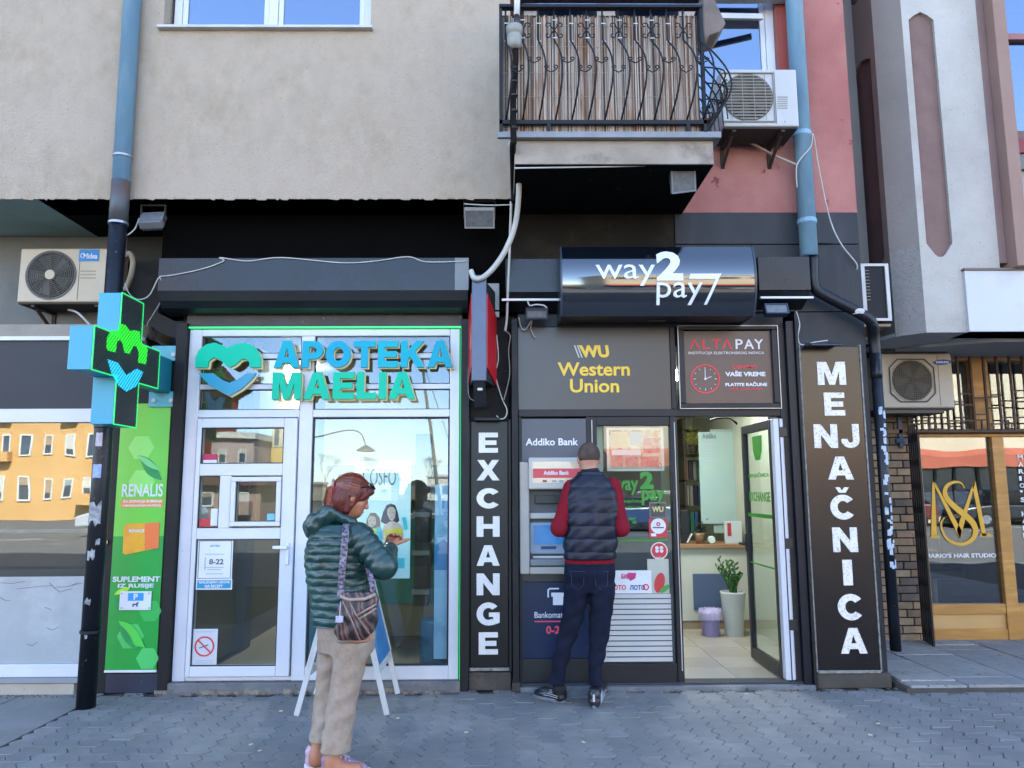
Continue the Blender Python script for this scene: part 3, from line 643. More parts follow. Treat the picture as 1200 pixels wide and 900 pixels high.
# opaque brown sheet in the left transom (back of a sign) and interior are separate things
# shutter box
sb0, sb1 = X(187, 340, -.2), X(548.5, 340, -.2)
sz = lambda py, Y: W(370, py, Y).z
sh = thing('shutter_box', 'long dark shutter box above the pharmacy front', 'shutter box', ((sb0+sb1)/2, -.2, 2.9))
zA, zB = sz(303, -.22), sz(341, -.22)
MB().prism([(-.001, zA), (-.21, zA), (-.225, zB), (-.20, zB - .07), (-.15, zB - .115), (-.08, zB - .14), (-.001, zB - .145)], sb0, sb1, 'YZ').build('cover', M('shutter_black', '15181a', '1b1e20', 3, .35, c4='55585a', s4=40, t4=.77), sh, bevel=.003)
fs = bx('front_sheet', sb0 - .004, sb1 + .004, -.228, -.2, zB, zA + .003, slate_g, sh, .002)
fs.rotation_euler = (0, 0, 0)
bx('end_cap', sb1 - .1, sb1 + .006, -.2305, -.215, zB + .002, zA + .002, M('grey_sheet', '6c7071', '5d6162', 3, .4), sh, .002)
# heart emblem and lettering
sg = thing('shop_sign', 'turquoise heart emblem and raised letters APOTEKA MAELIA over the pharmacy', 'sign', (X(380, 430, -.06), -.05, Z(450, -.06)))
gt = M('letter_teal', '00b48e', rough=.45, spec=.2); gb = M('letter_blue', '0a8aa8', rough=.35); gy = M('letter_edge', 'dccb94', rough=.5)
gmix = [M('letter_aqua%d' % i, c, rough=.45, spec=.2) for i, c in enumerate(('009eae', '009ab0', '0096b2', '009ab2', '00a2b0', '009eae', '009ab0'))]
Yl = -.06
def ring_letters(s, box, mats):
    letters(s, box, Yl, mats, sg, .022, .045, .1)
    b2 = (box[0] + .007, box[1] - .010, box[2] + .010, box[3] - .007)
    letters(s, b2, Yl + .022, gy, sg, .021, .045, .1)
ring_letters('APOTEKA', R4(322, 400, 531, 431, Yl), gmix)
ring_letters('MAELIA', R4(320, 436.5, 487, 468, Yl), gt)
def hp_(px, py): p = W(px, py, Yl); return (p.x, p.z)
upp = [(230, 431), (230, 420), (234, 411), (243, 404), (253, 402), (261, 405), (268, 408), (276, 404), (285, 402), (295, 404), (303, 411), (306.5, 420), (306.5, 431), (294, 431), (293, 425), (289, 421), (283, 422), (277, 428), (271, 431), (265, 428), (259, 422), (252, 419), (246, 423), (244.5, 431)]
low = [(233, 438), (251, 438), (262, 446), (270, 449), (280, 445), (290, 438), (301, 438), (296, 445), (284, 456), (270, 464), (262, 460), (247, 452)]
for nm, poly, m_ in (('emblem_top', upp, gt), ('emblem_bottom', low, gb)):
    MB().prism([hp_(*p) for p in poly], Yl - .022, Yl).build(nm, m_, sg)
    MB().prism([(hp_(px + 1.5, py + 1.8)) for px, py in poly], Yl + .001, Yl + .022).build(nm + '_edge', gy, sg)
ef = MB()
for px, py in ((240, 445), (300, 445), (340, 428), (500, 428), (400, 450), (470, 450)): p = W(px, py, Yl); ef.box(p.x - .006, p.x + .006, Yl + .023, .0, p.z - .006, p.z + .006)
ef.build('standoff', steel, sg)
# notices on the door and window
hn = thing('notice', 'white opening hours notice 8-22 with teal strip, stuck on the pharmacy door', 'notice', W(250, 660, -.025))
pbox('sheet', 231, 632, 272.5, 679, -.012, .003, white, hn, 0); nk = M('print_ink', '4a5560'); tk = M('print_teal', '1d86a8')
ring_frame(MB(), *R4(232.5, 633.5, 271, 678, -.013)[:2], *R4(232.5, 633.5, 271, 678, -.013)[2:], .004, .004, -.0135, -.0122).build('border', nk, hn)
ptext('lettering', '8-22', 245, 655, 262, 661.5, -.0122, nk, hn, .0012, .03); ptext('small_print', 'APOTEKA', 246, 638.5, 258, 641, -.0122, tk, hn, .001, .02)
for i, (a, b, c) in enumerate(((240, 263, 649), (240, 262, 664.5), (243, 259, 667), (241, 261, 672))): pbox('print_line', a, c, b, c + 1, -.0128, .001, M('print_grey', '9aa4ac'), hn, 0)
pbox('print_line', 239.6, 653, 241, 668, -.0128, .001, M('print_grey', '9aa4ac'), hn, 0)
pbox('teal_strip', 229.5, 679, 272, 691, -.013, .003, white, hn, 0); pbox('teal_strip', 231, 680, 270.5, 689.5, -.0145, .0013, tk, hn, 0)
ptext('small_print', 'REALIZUJEMO LEKOVE', 233, 681, 269, 684.4, -.0147, white, hn, .001, .03); ptext('small_print', 'NA RECEPT', 240, 685.2, 261, 688.7, -.0147, white, hn, .001, .03)
ns = thing('notice', 'white no smoking notice with red ring low on the pharmacy door', 'notice', W(239, 758, -.025))
pbox('sheet', 225, 737, 254.5, 779, -.012, .003, M('paper_grey', 'b9bcc0'), ns, 0)
c = W(239.5, 757.5, -.013); rd = M('ring_red', 'c42a36'); disc(MB(), c.x, c.z, .073, -.0145, -.0122, 36, .062).build('ring', rd, ns)
MB().box(c.x - .068, c.x + .068, -.0155, -.0146, c.z - .005, c.z + .005, Matrix.Rotation(math.radians(43), 3, 'Y')).build('slash', rd, ns)
MB().box(c.x - .04, c.x + .03, -.0142, -.0125, c.z - .004, c.z + .004, Matrix.Rotation(math.radians(-20), 3, 'Y')).build('cigarette', nk, ns)
for py in (740, 774, 776.5): pbox('print_line', 229, py, 250, py + .9, -.0128, .001, M('print_grey', '9aa4ac'), ns, 0)
pk_ = thing('sticker', 'small pink card sticker in the top pane of the pharmacy door', 'sticker', W(245, 538, -.01)); pbox('sheet', 238, 532, 254, 539, -.006, .003, M('sticker_pink', 'b02a52'), pk_, 0); pbox('white_edge', 238, 539, 254, 543, -.006, .003, white, pk_, 0)
pk2 = thing('sticker', 'red and white sticker at the foot of the narrow door pane', 'sticker', W(242, 611, -.01)); pbox('sheet', 233.5, 608, 250, 617, -.006, .003, M('sticker_red', 'b8333a'), pk2, 0); pbox('white_edge', 247, 596, 257, 616, -.008, .002, white, pk2, 0)
pk3 = thing('sticker', 'pale blue sticker in the corner of the door hatch', 'sticker', W(320, 606, -.02)); pbox('sheet', 313, 602, 326, 609.5, -.018, .003, M('sticker_teal', '6fb4c4'), pk3, 0)
# COSFO poster in the big window
cp = thing('poster', 'pale turquoise cosmetics poster with a girl and a dark haired woman inside the pharmacy window', 'poster', W(447, 610, .06))
Yp = .045
def PR(px, py): p = W(px, py, Yp - .003); return (p.x, p.z)
pbox('sheet', 414.5, 540, 481, 678, Yp, .004, M('poster_aqua', 'b4e6ea', 'caeeea', 1.5, .4, c3='e6f4ea', s3=1.2, t3=.5), cp, 0)
ink = M('poster_ink', '5a7f86'); ptext('lettering', 'COSFO', 425, 549, 464, 569, Yp - .001, ink, cp, .001, -.0); ptext('lettering', '17', 466, 549, 472.5, 557, Yp - .001, ink, cp, .001)
for py, a, b in ((573, 438, 474), (577, 440, 471), (581, 437, 468)): pbox('print_line', a, py, b, py + 1.6, Yp - .002, .001, M('poster_line', 'e4f3f4'), cp, 0)
skn = M('poster_skin', 'd3b5a0', rough=.4); hr = M('poster_hair', '3c2d3a'); hr2 = M('poster_hair2', '8a6a50'); yl = M('poster_yellow', 'd8c024')
def blob(name, pts, m_, d=0): MB().prism([PR(*p) for p in pts], Yp - .003 - d, Yp - .0012 - d).build(name, m_, cp)
blob('printed_hair', [(446, 611), (449, 600), (453, 592), (458, 590), (463, 592), (466, 600), (468, 610), (465, 613), (451, 614)], hr)
blob('printed_figure', [(447, 632), (450, 616), (457, 611), (462, 611), (470, 615), (473, 628), (471, 632)], skn, .002); blob('printed_face', [(454, 597), (457, 594), (461, 594), (464, 598), (463, 606), (460, 611), (457, 609), (454, 603)], skn, .004)
blob('printed_dress', [(450, 621), (471, 619), (472, 633), (452, 633)], yl, .004)
blob('printed_hair', [(428, 620), (430, 608), (434, 601), (440, 601), (445, 607), (446, 619), (440, 622)], hr2, .001); blob('printed_face', [(431, 608), (434, 604), (440, 606), (441, 614), (436, 618), (432, 616)], skn, .004)
blob('printed_dress', [(431, 624), (438, 619), (446, 620), (449, 645), (432, 645)], M('poster_lime', 'c3cf5c'), .002); blob('printed_tube', [(441, 618), (447, 618), (448, 633), (443, 634)], M('poster_cyan', '4cc0cc'), .006); blob('printed_tube', [(471, 606), (476, 606), (478, 620), (474, 621)], M('poster_cyan', '4cc0cc'), .006)
fk = M('face_ink', '6a4038'); [MB().prism([PR(px - .5, py - .35), PR(px + .5, py - .35), PR(px + .5, py + .35), PR(px - .5, py + .35)], Yp - .0085, Yp - .0078).build('printed_eye', fk, cp) for px, py in ((456.7, 600.5), (461, 600.5), (434, 610), (438.2, 610))]; [MB().prism([PR(px - 1.4, py), PR(px + 1.4, py), PR(px + .7, py + .9), PR(px - .7, py + .9)], Yp - .0085, Yp - .0078).build('printed_mouth', M('lip_print', 'a8443c'), cp) for px, py in ((458.8, 606.3), (436.2, 614.6))]; blob('printed_carton', [(465, 654), (474, 654), (474, 666), (465, 666)], M('poster_cyan', '4cc0cc'), .002)
rp = thing('poster', 'narrow pale blue water poster at the right edge of the pharmacy window', 'poster', W(518, 650, .06))
pbox('sheet', 509, 568, 529, 772, .05, .004, M('poster_water', '7fa8c4', '96bad0', 2, .4, c3='5f8fb8', s3=3, t3=.56), rp, 0); ptext('lettering', 'n', 518, 583, 527, 596, .049, M('sign_blue', '2a8cc8'), rp, .001, .03); ptext('lettering', 'ZV', 519, 600, 528, 605, .049, M('sign_blue', '2a8cc8'), rp, .001)
blob2 = MB().prism([(W(a, b, .048).x, W(a, b, .048).z) for a, b in ((509, 640), (520, 632), (529, 640), (529, 668), (509, 668))], .046, .049).build('printed_drop', M('poster_drop', '3f78a8'), rp)

# ------------------------------------------------------------------ EXCHANGE pier
ex = thing('sign_panel', 'narrow black EXCHANGE panel with white letters between the two shops', 'sign', (X(573), -.03, 0))
bx('backing', X(550.5), X(596.5), -.01, .2, .0, Z(376), M('pier_brown', '1c1a18', '161413', 4, .8, spec=.2, bump=.3, bscale=40, c4='6e675c', s4=14, t4=.72), ex)
pbox('panel', 551.5, 494, 595.5, 782, -.03, .02, M('panel_black', '090a0d', '0c0d10', 2, .35, spec=.3, c4='4a4d54', s4=60, t4=.78), ex)
bx('trim', X(548.3), X(551), -.05, .0, Z(787), Z(493), pillar_m, ex); bx('trim', X(596), X(599), -.05, .0, Z(787), Z(493), pillar_m, ex)
bx('bottom_trim', X(551), X(596), -.045, .0, Z(786), Z(782.5), M('worn_trim', '8c8a84', '55534e', 30, .6), ex)
bx('side_post', X(600), X(607.5), -.07, .1, 0, Z(376), pillar_m, ex, .004)
bx('side_post_foot', X(599), X(608.5), -.08, .1, 0, .06, grime, ex, .006)
bx('plinth', X(550), X(598), -.035, .1, 0, Z(788), grime, ex, .008)
led = M('led_white', 'd6d6d2', 'c8c8c6', 3, .5, c4='8f8f8c', s4=110, t4=.62)
for ch, a, b in zip('EXCHANGE', (507, 539, 572, 605, 639, 672, 706, 741), (530.5, 563, 596, 629, 663, 697.5, 733, 767)):
    hletter(ch, R4(558.5 if ch != 'E' else 561, a, 585.5 if ch != 'E' else 583.5, b, -.035), -.03, led, ex, .006)
bx('lamp_hood', X(556, 490, -.1), X(586, 490, -.1), -.13, -.03, Z(494, -.1), Z(490, -.1), pillar_m, ex, .006)

# ------------------------------------------------------------------ exchange office front
wp = thing('shopfront', 'exchange office front in dark frames with an open glass door', 'shopfront', (X(760), 0, 0))
fx0, fx1 = X(608), X(929)
WX = lambda px, py=590: W(px, py, 0).x; WZ = lambda py, px=760: W(px, py, 0).z
xa, xb = WX(788), WX(797, 640)                            # post between window and door
xj0, xj1 = WX(920, 590), WX(929, 590)
ztop, zmid1, zmid0 = WZ(383), WZ(479.5), WZ(488)
f = MB()
f.box(fx0, xj1, .0, .08, ztop, WZ(368)); f.box(fx0, xj0, -.005, .08, zmid0, zmid1)
f.box(xj0, xj1, -.01, .3, .03, ztop); f.box(xa, xb, -.01, .08, .03, zmid0); f.box(WX(786, 430), WX(792, 430), -.004, .08, zmid1, ztop)
f.box(WX(689, 640), WX(702, 640), .0, .08, .03, zmid0); f.box(WX(702, 640), xa, .0, .08, .03, WZ(778)); f.box(WX(702, 640), xa, .001, .08, WZ(498.5), zmid0)
f.box(fx0, WX(612, 640), -.002, .08, .03, zmid0)
f.build('frame', dframe, wp, bevel=.004)
bx('jamb', xj1, WX(938, 590), -.05, .3, .0, WZ(378), M('jamb_blue', '121722', '0d111a', 5, .4, spec=.3, c4='7a7c80', s4=50, t4=.75), wp)
bx('chrome_strip', WX(799.3, 640), WX(800.5, 640), -.013, -.004, .08, zmid0 - .1, steel, wp, 0) if False else None
for px, a, b in ((696, 492, 525), (794.5, 495, 786)): bx('silver_bead', W(px, 640).x - .003, W(px, 640).x + .003, -.015, -.0095, WZ(b), WZ(a), whitem, wp, 0)
bx('threshold', fx0, WX(940), -.08, .1, -.02, .03, conc_step, wp, .006); bx('threshold_edge', fx0, WX(930), -.03, .1, .031, .045, M('threshold_dark', '2b2e33'), wp, .003)
wu = bx('fascia_panel', fx0 + .001, WX(785.5, 430), .008, .05, zmid1 + .001, ztop - .001, M('fascia_brown', '322e2d', '2c2928', 2, .32, c3='38332f', s3=1), wp, 0)
yk = M('sign_yellow', 'd9b41c', rough=.4)
ptext('lettering', 'WU', 680, 404.5, 714.5, 419, .007, yk, wp, .004, .045, -.12)
for i, px in enumerate((672.5, 676)):
    a, b, c_, d = W(px, 404.5), W(px + 1.6, 404.5), W(px + 7, 419), W(px + 5.4, 419)
    MB().prism([(p.x, p.z) for p in (a, b, c_, d)], .002, .007).build('stroke', whitem, wp)
ptext('lettering', 'Western', 653.5, 424.5, 738, 440.5, .007, yk, wp, .004, .02); ptext('lettering', 'Union', 668, 444, 725.5, 460, .007, yk, wp, .004, .02)
# ALTAPAY light box
ap = thing('sign_panel', 'ALTAPAY panel with a red clock above the open door', 'sign', W(852, 430, .0))
px_ = R4(792.5, 382.5, 915, 477, -.01)
ring_frame(MB(), px_[0] + .02, zmid1 + .002, px_[2] - .022, px_[3] - .0, .045, .04, -.03, .05, None, .03).build('frame', dframe, ap, bevel=.006)
ring_frame(MB(), px_[0] + .014, zmid1 - .002, px_[2] - .016, px_[3] + .004, .006, .006, -.034, -.01).build('bead', steel, ap)
pbox('face', 798, 388, 910, 473, -.0, .02, M('alta_face', '40302f', '382a2a', 2, .3, c3='4a3836', s3=1), ap, 0)
rk = M('alta_red', 'c8343c'); wt = M('alta_white', 'd0ccd0')
for s_, a, b, m_ in (('A', 808, 820, rk), ('L', 823, 832, rk), ('T', 834, 845, rk), ('A', 846, 858, rk), ('P', 862, 870.5, wt), ('A', 872, 883.5, wt), ('Y', 884, 894.5, wt)): ptext('letter', 'Λ' if (s_ == 'A' and m_ is rk) else s_, a, 397.5, b, 409, -.001, m_, ap, .002, .01)
ptext('small_print', 'INSTITUCIJA ELEKTRONSKOG NOVCA', 807, 412, 895.5, 416, -.001, wt, ap, .0015)
ptext('small_print', 'CENIMO', 858, 427.5, 888, 432, -.001, rk, ap, .0015, .02); ptext('small_print', 'VAŠE VREME', 850, 434.5, 897, 441, -.001, wt, ap, .0015, .035)
ptext('small_print', 'PLATITE RAČUNE', 850, 447.5, 899, 452.5, -.001, wt, ap, .0015, .035); ptext('small_print', 'BEZ ČEKANJA', 855, 453.8, 895, 457.5, -.001, rk, ap, .0015, .02)
c = W(826.5, 444, -.003); disc(MB(), c.x, c.z, .116, -.004, -.0005, 44, .105).build('clock_ring', rk, ap)
h = MB(); h.bar((c.x, -.003, c.z), (c.x, -.003, c.z + .072), .005, .003, (0, 1, 0)); h.bar((c.x, -.003, c.z), (c.x + .048, -.003, c.z + .018), .005, .003, (0, 1, 0)); disc(h, c.x, c.z, .009, -.006, -.001, 12)
for i in range(12):
    an = i*PI/6; L_ = .018 if i % 3 == 0 else .01; d = Vector((math.sin(an), 0, math.cos(an))); h.bar(Vector((c.x, -.003, c.z)) + d*(.092 - L_), Vector((c.x, -.003, c.z)) + d*.092, .004, .002, (0, 1, 0))
h.build('clock_hands', wt, ap)
# ATM column
at = thing('cash_machine', 'grey cash machine with blue screen under the Addiko Bank header', 'cash machine', (X(652), .05, .9))
hb = pbox('header_panel', 611, 490.5, 687, 541, -.006, .05, M('header_grey', '41454e', '3c404a', 2, .4), at)
ptext('lettering', 'Addiko Bank', 616, 513.5, 677.5, 522, -.008, white, at, .003, .02)
ag = M('atm_grey', '9b9890', '908d86', 4, .4); ad = M('atm_dark', '4a4f55', '42474d', 4, .4)
m_ = MB(); q = R4(609, 541, 690, 673, -.06)
m_.box(q[0], q[0] + .075, -.05, .1, q[1], q[3]); m_.box(q[0] + .075, q[2], -.06, .1, q[1], q[1] + .055)
m_.build('body', ag, at, bevel=.008)
hz = R4(621, 536, 690, 573.5, -.1)
bx('hood', q[0] + .07, q[2], -.1, .05, hz[1], hz[3], M('atm_light', 'a9a69e', 'a09d96', 3, .4), at, .012)
pbox('advert_glass', 624, 541, 689, 566, -.103, .004, M('advert_glass', 'bba88e', 'c4b59e', 5, .12), at, 0)
pbox('red_band', 624.5, 549, 689, 560, -.105, .002, M('advert_red', 'c0474c'), at, 0); ptext('small_print', 'Addiko Bank', 637, 551.5, 667, 556.5, -.1055, white, at, .001, .03)
for px in (636, 647, 655, 664, 672): pbox('card_mark', px, 562.5, px + 5, 565, -.105, .002, M('card_%d' % px, random.choice(['7a3a40', '3a5a8a', '8a8f94'])), at, 0)
bx('recess_back', q[0] + .075, q[2], .06, .1, q[1] + .055, hz[1], ad, at, 0)
bx('receipt_slot', q[0] + .12, q[2] - .02, .0, .06, W(650, 590, 0).z, W(650, 580, 0).z, black, at)
bx('ledge', q[0] + .075, q[2], -.03, .06, W(650, 608, 0).z, W(650, 601, 0).z, M('atm_light', 'b4b5b7'), at, .01)
scn = W(645, 622, .0)
bx('screen_surround', q[0] + .078, q[2], -.0, .06, W(650, 649, 0).z, W(650, 612, 0).z, M('screen_frame', '7c90a2', '728698', 4, .3), at, .004)
pbox('screen', 625.5, 615.5, 660, 638, -.004, .01, M('screen_blue', '2a6090', '33709e', 4, .15, emit='2f74b8', estr=.04), at, 0)
pbox('card_slot', 634, 640, 652, 643.5, -.006, .01, M('slot_blue', '1f3a66'), at)
bx('keypad_shelf', q[0] + .078, q[2], -.07, .06, W(650, 663, -.05).z, W(650, 655, -.05).z, M('shelf_grey', '6b7076', '5f646a', 5, .35), at, .008)
bx('cash_slot', q[0] + .1, q[2] - .03, -.01, .02, W(650, 654, 0).z, W(650, 651.5, 0).z, whitem, at, .002)
lp_ = bx('lower_panel', q[0] + .01, WX(690, 730), -.002, .06, WZ(771), WZ(681.5), M('panel_navy', '14233f', '12203a', 3, .32, spec=.3), at, .003)
bx('base', q[0] + .004, WX(690, 730), .004, .06, .045, WZ(771.5), M('base_black', '121419', rough=.35), at)
bx('upper_gap', q[0] + .004, WX(690, 730), .01, .06, WZ(681), q[1], M('base_black', ''), at, 0)
ic = MB(); pw = lambda a, b: (W(a, b, -.003).x, W(a, b, -.003).z)
ic.prism([pw(*p) for p in ((641.5, 700), (641.5, 691), (644, 689), (655, 689), (655, 690.6), (644.5, 690.6), (643.2, 692), (643.2, 700))], -.005, -.002); ic.prism([pw(*p) for p in ((646, 694.5), (663, 694.5), (663, 699), (660, 699), (660, 709), (648, 709), (648, 699), (646, 699))], -.005, -.002)
ic.build('cash_icon', white, at)
ptext('lettering', 'Bankomat Atm', 626.5, 717, 676.5, 724, -.002, white, at, .002); pbox('red_rule', 626.5, 727.5, 676, 729, -.004, .002, M('rule_red', 'c8405a'), at, 0)
ptext('lettering', '0-24', 640, 733.5, 662, 743, -.002, M('rule_red', ''), at, .002, .03)
# window with posters
gz = R4(704, 498.5, 782, 778, .02)
bx('pane', WX(702, 640), xa, .03, .038, WZ(778), WZ(498.5), gl_shop, wp, 0)
fs_ = MB(); zz = WZ(778) + .012; k = 0
fsx0, fsx1 = WX(702, 740), WX(788, 740)
zfl = WZ(696)
while zz < zfl - .02: bx('frosted_strip', fsx0, fsx1, .022, .029, zz, zz + .030, M('frost_strip', 'aaa9a6', 'b2b1ae', 4, .45), wp, 0); zz += .0385
gp = M('poster_mottle', 'c9b492', 'c7a080', 6, .4, c3='b02a3a', s3=9, t3=.55, c4='c76a32', s4=14, t4=.6)  # mottled cream, red and orange print
pp = thing('poster', 'square red and cream price poster with white border in the office window', 'poster', W(740, 525, .05)); pbox('sheet', 711, 501, 778, 552, .045, .004, M('poster_white', 'd8c8bc'), pp, 0); pbox('print', 714, 504, 775, 549, .042, .003, gp, pp, 0)
pbox('print_line', 717, 527, 751, 533.5, .040, .002, M('poster_white', ''), pp, 0)
for (a, b, c_, d, m2) in ((716, 506, 736, 525, 'c8925e'), (738, 506, 752, 522, '8a8f98'), (754, 513, 773, 531, 'b0213a'), (716, 535, 730, 547, 'b83a34'), (733, 535, 748, 547, 'a8283a'), (751, 535, 772, 547, 'c0303f')): pbox('print', a, b, c_, d, .0405, .0015, M('print_' + m2, m2, 'c9a08a', 30, .4, a2=.6), pp, 0)
gn = M('vinyl_green', '237a18', '2c8a20', 6, .5)
vn = thing('window_vinyl', 'bright green vinyl lettering way2pay on the office window', 'sign', W(745, 575, .02))
ptext('lettering', 'way', 719, 563, 748, 580, .0215, gn, vn, .001, .02); ptext('lettering', '2', 750, 552.5, 766, 573, .0215, gn, vn, .001, .05); ptext('lettering', 'pay', 752, 574, 779, 592, .0215, gn, vn, .001, .03)
ptext('small_print', 'menjačnica', 727, 585, 752, 590, .0215, gn, vn, .001, .02); ptext('small_print', 'exchange', 729, 593, 752, 597, .0215, gn, vn, .001, .02); ptext('lettering', '%', 737, 606, 746, 614, .0215, gn, vn, .001, .05)
pbox('rule', 716, 632, 782, 634, .0215, .001, gn, vn, 0)
st = thing('sticker', 'grey WU sticker, topmost of the stickers at the right edge of the office window', 'sticker', W(770, 600, .02)); pbox('sheet', 761, 588, 781, 607, .022, .002, M('sticker_grey', '6e685c'), st, 0); pbox('border', 762.5, 590, 779.5, 605.5, .0205, .001, M('sticker_dark', '46423c'), st, 0); ptext('lettering', 'WU', 764, 593.5, 777.5, 600, .02, M('sticker_gold', 'c9b878'), st, .001, .04)
st = thing('sticker', 'red sticker with a white disc below the grey WU sticker', 'sticker', W(771, 620, .02)); pbox('sheet', 760.5, 608, 782, 630, .022, .002, M('sticker_red', ''), st, 0)
c = W(771.5, 616.5, .02); disc(MB(), c.x, c.z, .058, .0195, .0215, 28).build('disc', white, st); disc(MB(), c.x, c.z + .015, .016, .018, .0192, 16, .007).build('mark', M('sticker_red', ''), st); pbox('print_line', 765, 617.5, 778, 619, .019, .001, nk, st, 0); pbox('label', 763, 625, 769, 628.5, .0205, .001, white, st, 0)
st = thing('sticker', 'round red sticker with a white clover in the office window', 'sticker', W(772, 645, .02)); c = W(772.5, 645.5, .02); disc(MB(), c.x, c.z, .066, .0195, .022, 32).build('disc', M('poster_white', ''), st); disc(MB(), c.x, c.z, .057, .018, .0192, 32).build('red_disc', M('sticker_red', ''), st)
for dx, dz in ((-.017, .016), (.017, .016), (-.017, -.006), (.017, -.006)): disc(MB(), c.x + dx, c.z + dz + .006, .014, .0165, .0178, 12).build('clover_leaf', white, st)
ptext('small_print', 'SREĆA', 767, 652, 778, 655.5, .0178, white, st, .001, .02)
wm = thing('poster', 'pale poster with a sliced watermelon behind the round sticker', 'poster', W(772, 672, .03)); pbox('sheet', 759, 655, 784, 695.5, .026, .003, M('poster_pale_grey', '9aa494', 'b4b4a8', 6, .4), wm, 0)
def ell_poly(cx, cy, rx, ry, a=0, n=20, Y=.022): 
    out = []
    for i in range(n):
        t = 2*PI*i/n; u, v = rx*math.cos(t), ry*math.sin(t); p = W(cx + u*math.cos(a) - v*math.sin(a), cy + u*math.sin(a) + v*math.cos(a), Y); out.append((p.x, p.z))
    return out
MB().prism(ell_poly(773, 683, 6, 12, .2), .0235, .0258).build('printed_melon', M('melon_red', 'b03030'), wm); MB().prism(ell_poly(779, 690, 3, 7, .9), .0222, .0234).build('printed_rind', M('melon_green', '3f8a3a'), wm)
lt = thing('notice', 'white lottery notice reading BINGO LOTO above the frosted strips', 'notice', W(745, 682, .02)); pbox('sheet', 714, 668.5, 763.5, 695.5, .020, .003, white, lt, 0); mg = M('magenta', 'b82a6a'); rd2 = M('loto_red', 'c02838')
MB().prism([(W(a, b, .018).x, W(a, b, .018).z) for a, b in ((736, 671), (746, 671.5), (744, 678), (739, 681), (735, 676))], .0175, .0195).build('emblem', mg, lt)
ptext('lettering', 'БИНГО', 728, 672.5, 745, 678.5, .0175, mg, lt, .001, .03); ptext('lettering', 'ЛОТО', 714, 685.5, 733.5, 691.5, .0195, rd2, lt, .001, .04); ptext('lettering', 'ЛОТО', 738, 685.5, 756, 691.5, .0195, M('loto_blue', '2c4a8a'), lt, .001, .04)
c = W(757, 688, .018); disc(MB(), c.x, c.z, .024, .0175, .0195, 20, .015).build('ring', rd2, lt)
# open door leaf, swung inwards on the right jamb
lf = MB(); lx = W(909, 640, .06).x; hy0, hy1 = .06, .80
zd0, zd1 = .05, zmid0 - .02
dt = thing('door', 'open glass door with green lettering, swung into the exchange office', 'door', (lx, hy0, 0))
lf.box(lx - .0, lx + .045, hy0, hy0 + .05, zd0, zd1); lf.box(lx, lx + .045, hy1 - .05, hy1, zd0, zd1); lf.box(lx, lx + .045, hy0 + .05, hy1 - .05, zd0, zd0 + .09); lf.box(lx, lx + .045, hy0 + .05, hy1 - .05, zd1 - .07, zd1)
lf.build('leaf_frame', M('door_dark', '1c1d20', rough=.4), dt, bevel=.004)
bx('edge_profile', lx + .004, lx + .085, hy0 - .07, hy0 - .001, zd0, zd1, M('alu_white', 'b9bcc2', rough=.35), dt, .006); bx('edge_profile', lx + .045, lx + .052, hy0 - .074, hy0 - .07, zd0, zd1, pvc_d, dt, 0)
bx('pane', lx + .018, lx + .024, hy0 + .04, hy1 - .04, zd0 + .08, zd1 - .06, gl_clear, dt, 0)
for zz in (.45, 1.05, 1.9): bx('hinge', lx + .05, lx + .115, hy0 - .075, hy0 - .052, zz - .04, zz + .04, black, dt, .006)
def side_text(s, y0, y1, z0, z1, m_, bold=.03):
    vs, fs = glyphs(s, bold); xs = [v[0] for v in vs]; ys = [v[1] for v in vs]
    V = [(lx + .0165 - (v[2])*.001, y1 - (v[0]-min(xs))/(max(xs)-min(xs))*(y1-y0), z0 + (v[1]-min(ys))/(max(ys)-min(ys))*(z1-z0)) for v in vs]
    return meshobj('lettering', V, fs, m_, dt)
side_text('MENJAČNICA', hy0 + .12, hy1 - .1, 1.55, 1.60, gn); side_text('EXCHANGE', hy0 + .12, hy1 - .1, 1.36, 1.44, gn)
bx('green_rule', lx + .012, lx + .0165, hy0 + .06, hy1 - .06, 1.23, 1.26, gn, dt, 0); bx('green_rule', lx + .012, lx + .0165, hy0 + .06, hy1 - .06, .84, .85, gn, dt, 0)
MB().prism([(hy0 + .25, 1.9), (hy0 + .48, 1.9), (hy0 + .47, 1.78), (hy0 + .42, 1.7), (hy0 + .31, 1.7), (hy0 + .26, 1.78)], lx + .012, lx + .0165, 'YZ').build('emblem', gn, dt)
hh = MB(); hh.bar((lx - .0, hy1 - .03, 1.0), (lx - .07, hy1 - .03, 1.0), .02, .02); hh.bar((lx - .06, hy1 - .03, 1.0), (lx - .06, hy1 - .14, 1.0), .02, .02, (1, 0, 0)); hh.box(lx - .012, lx, hy1 - .05, hy1 - .01, .93, 1.08); hh.build('handle', black, dt, bevel=.003)

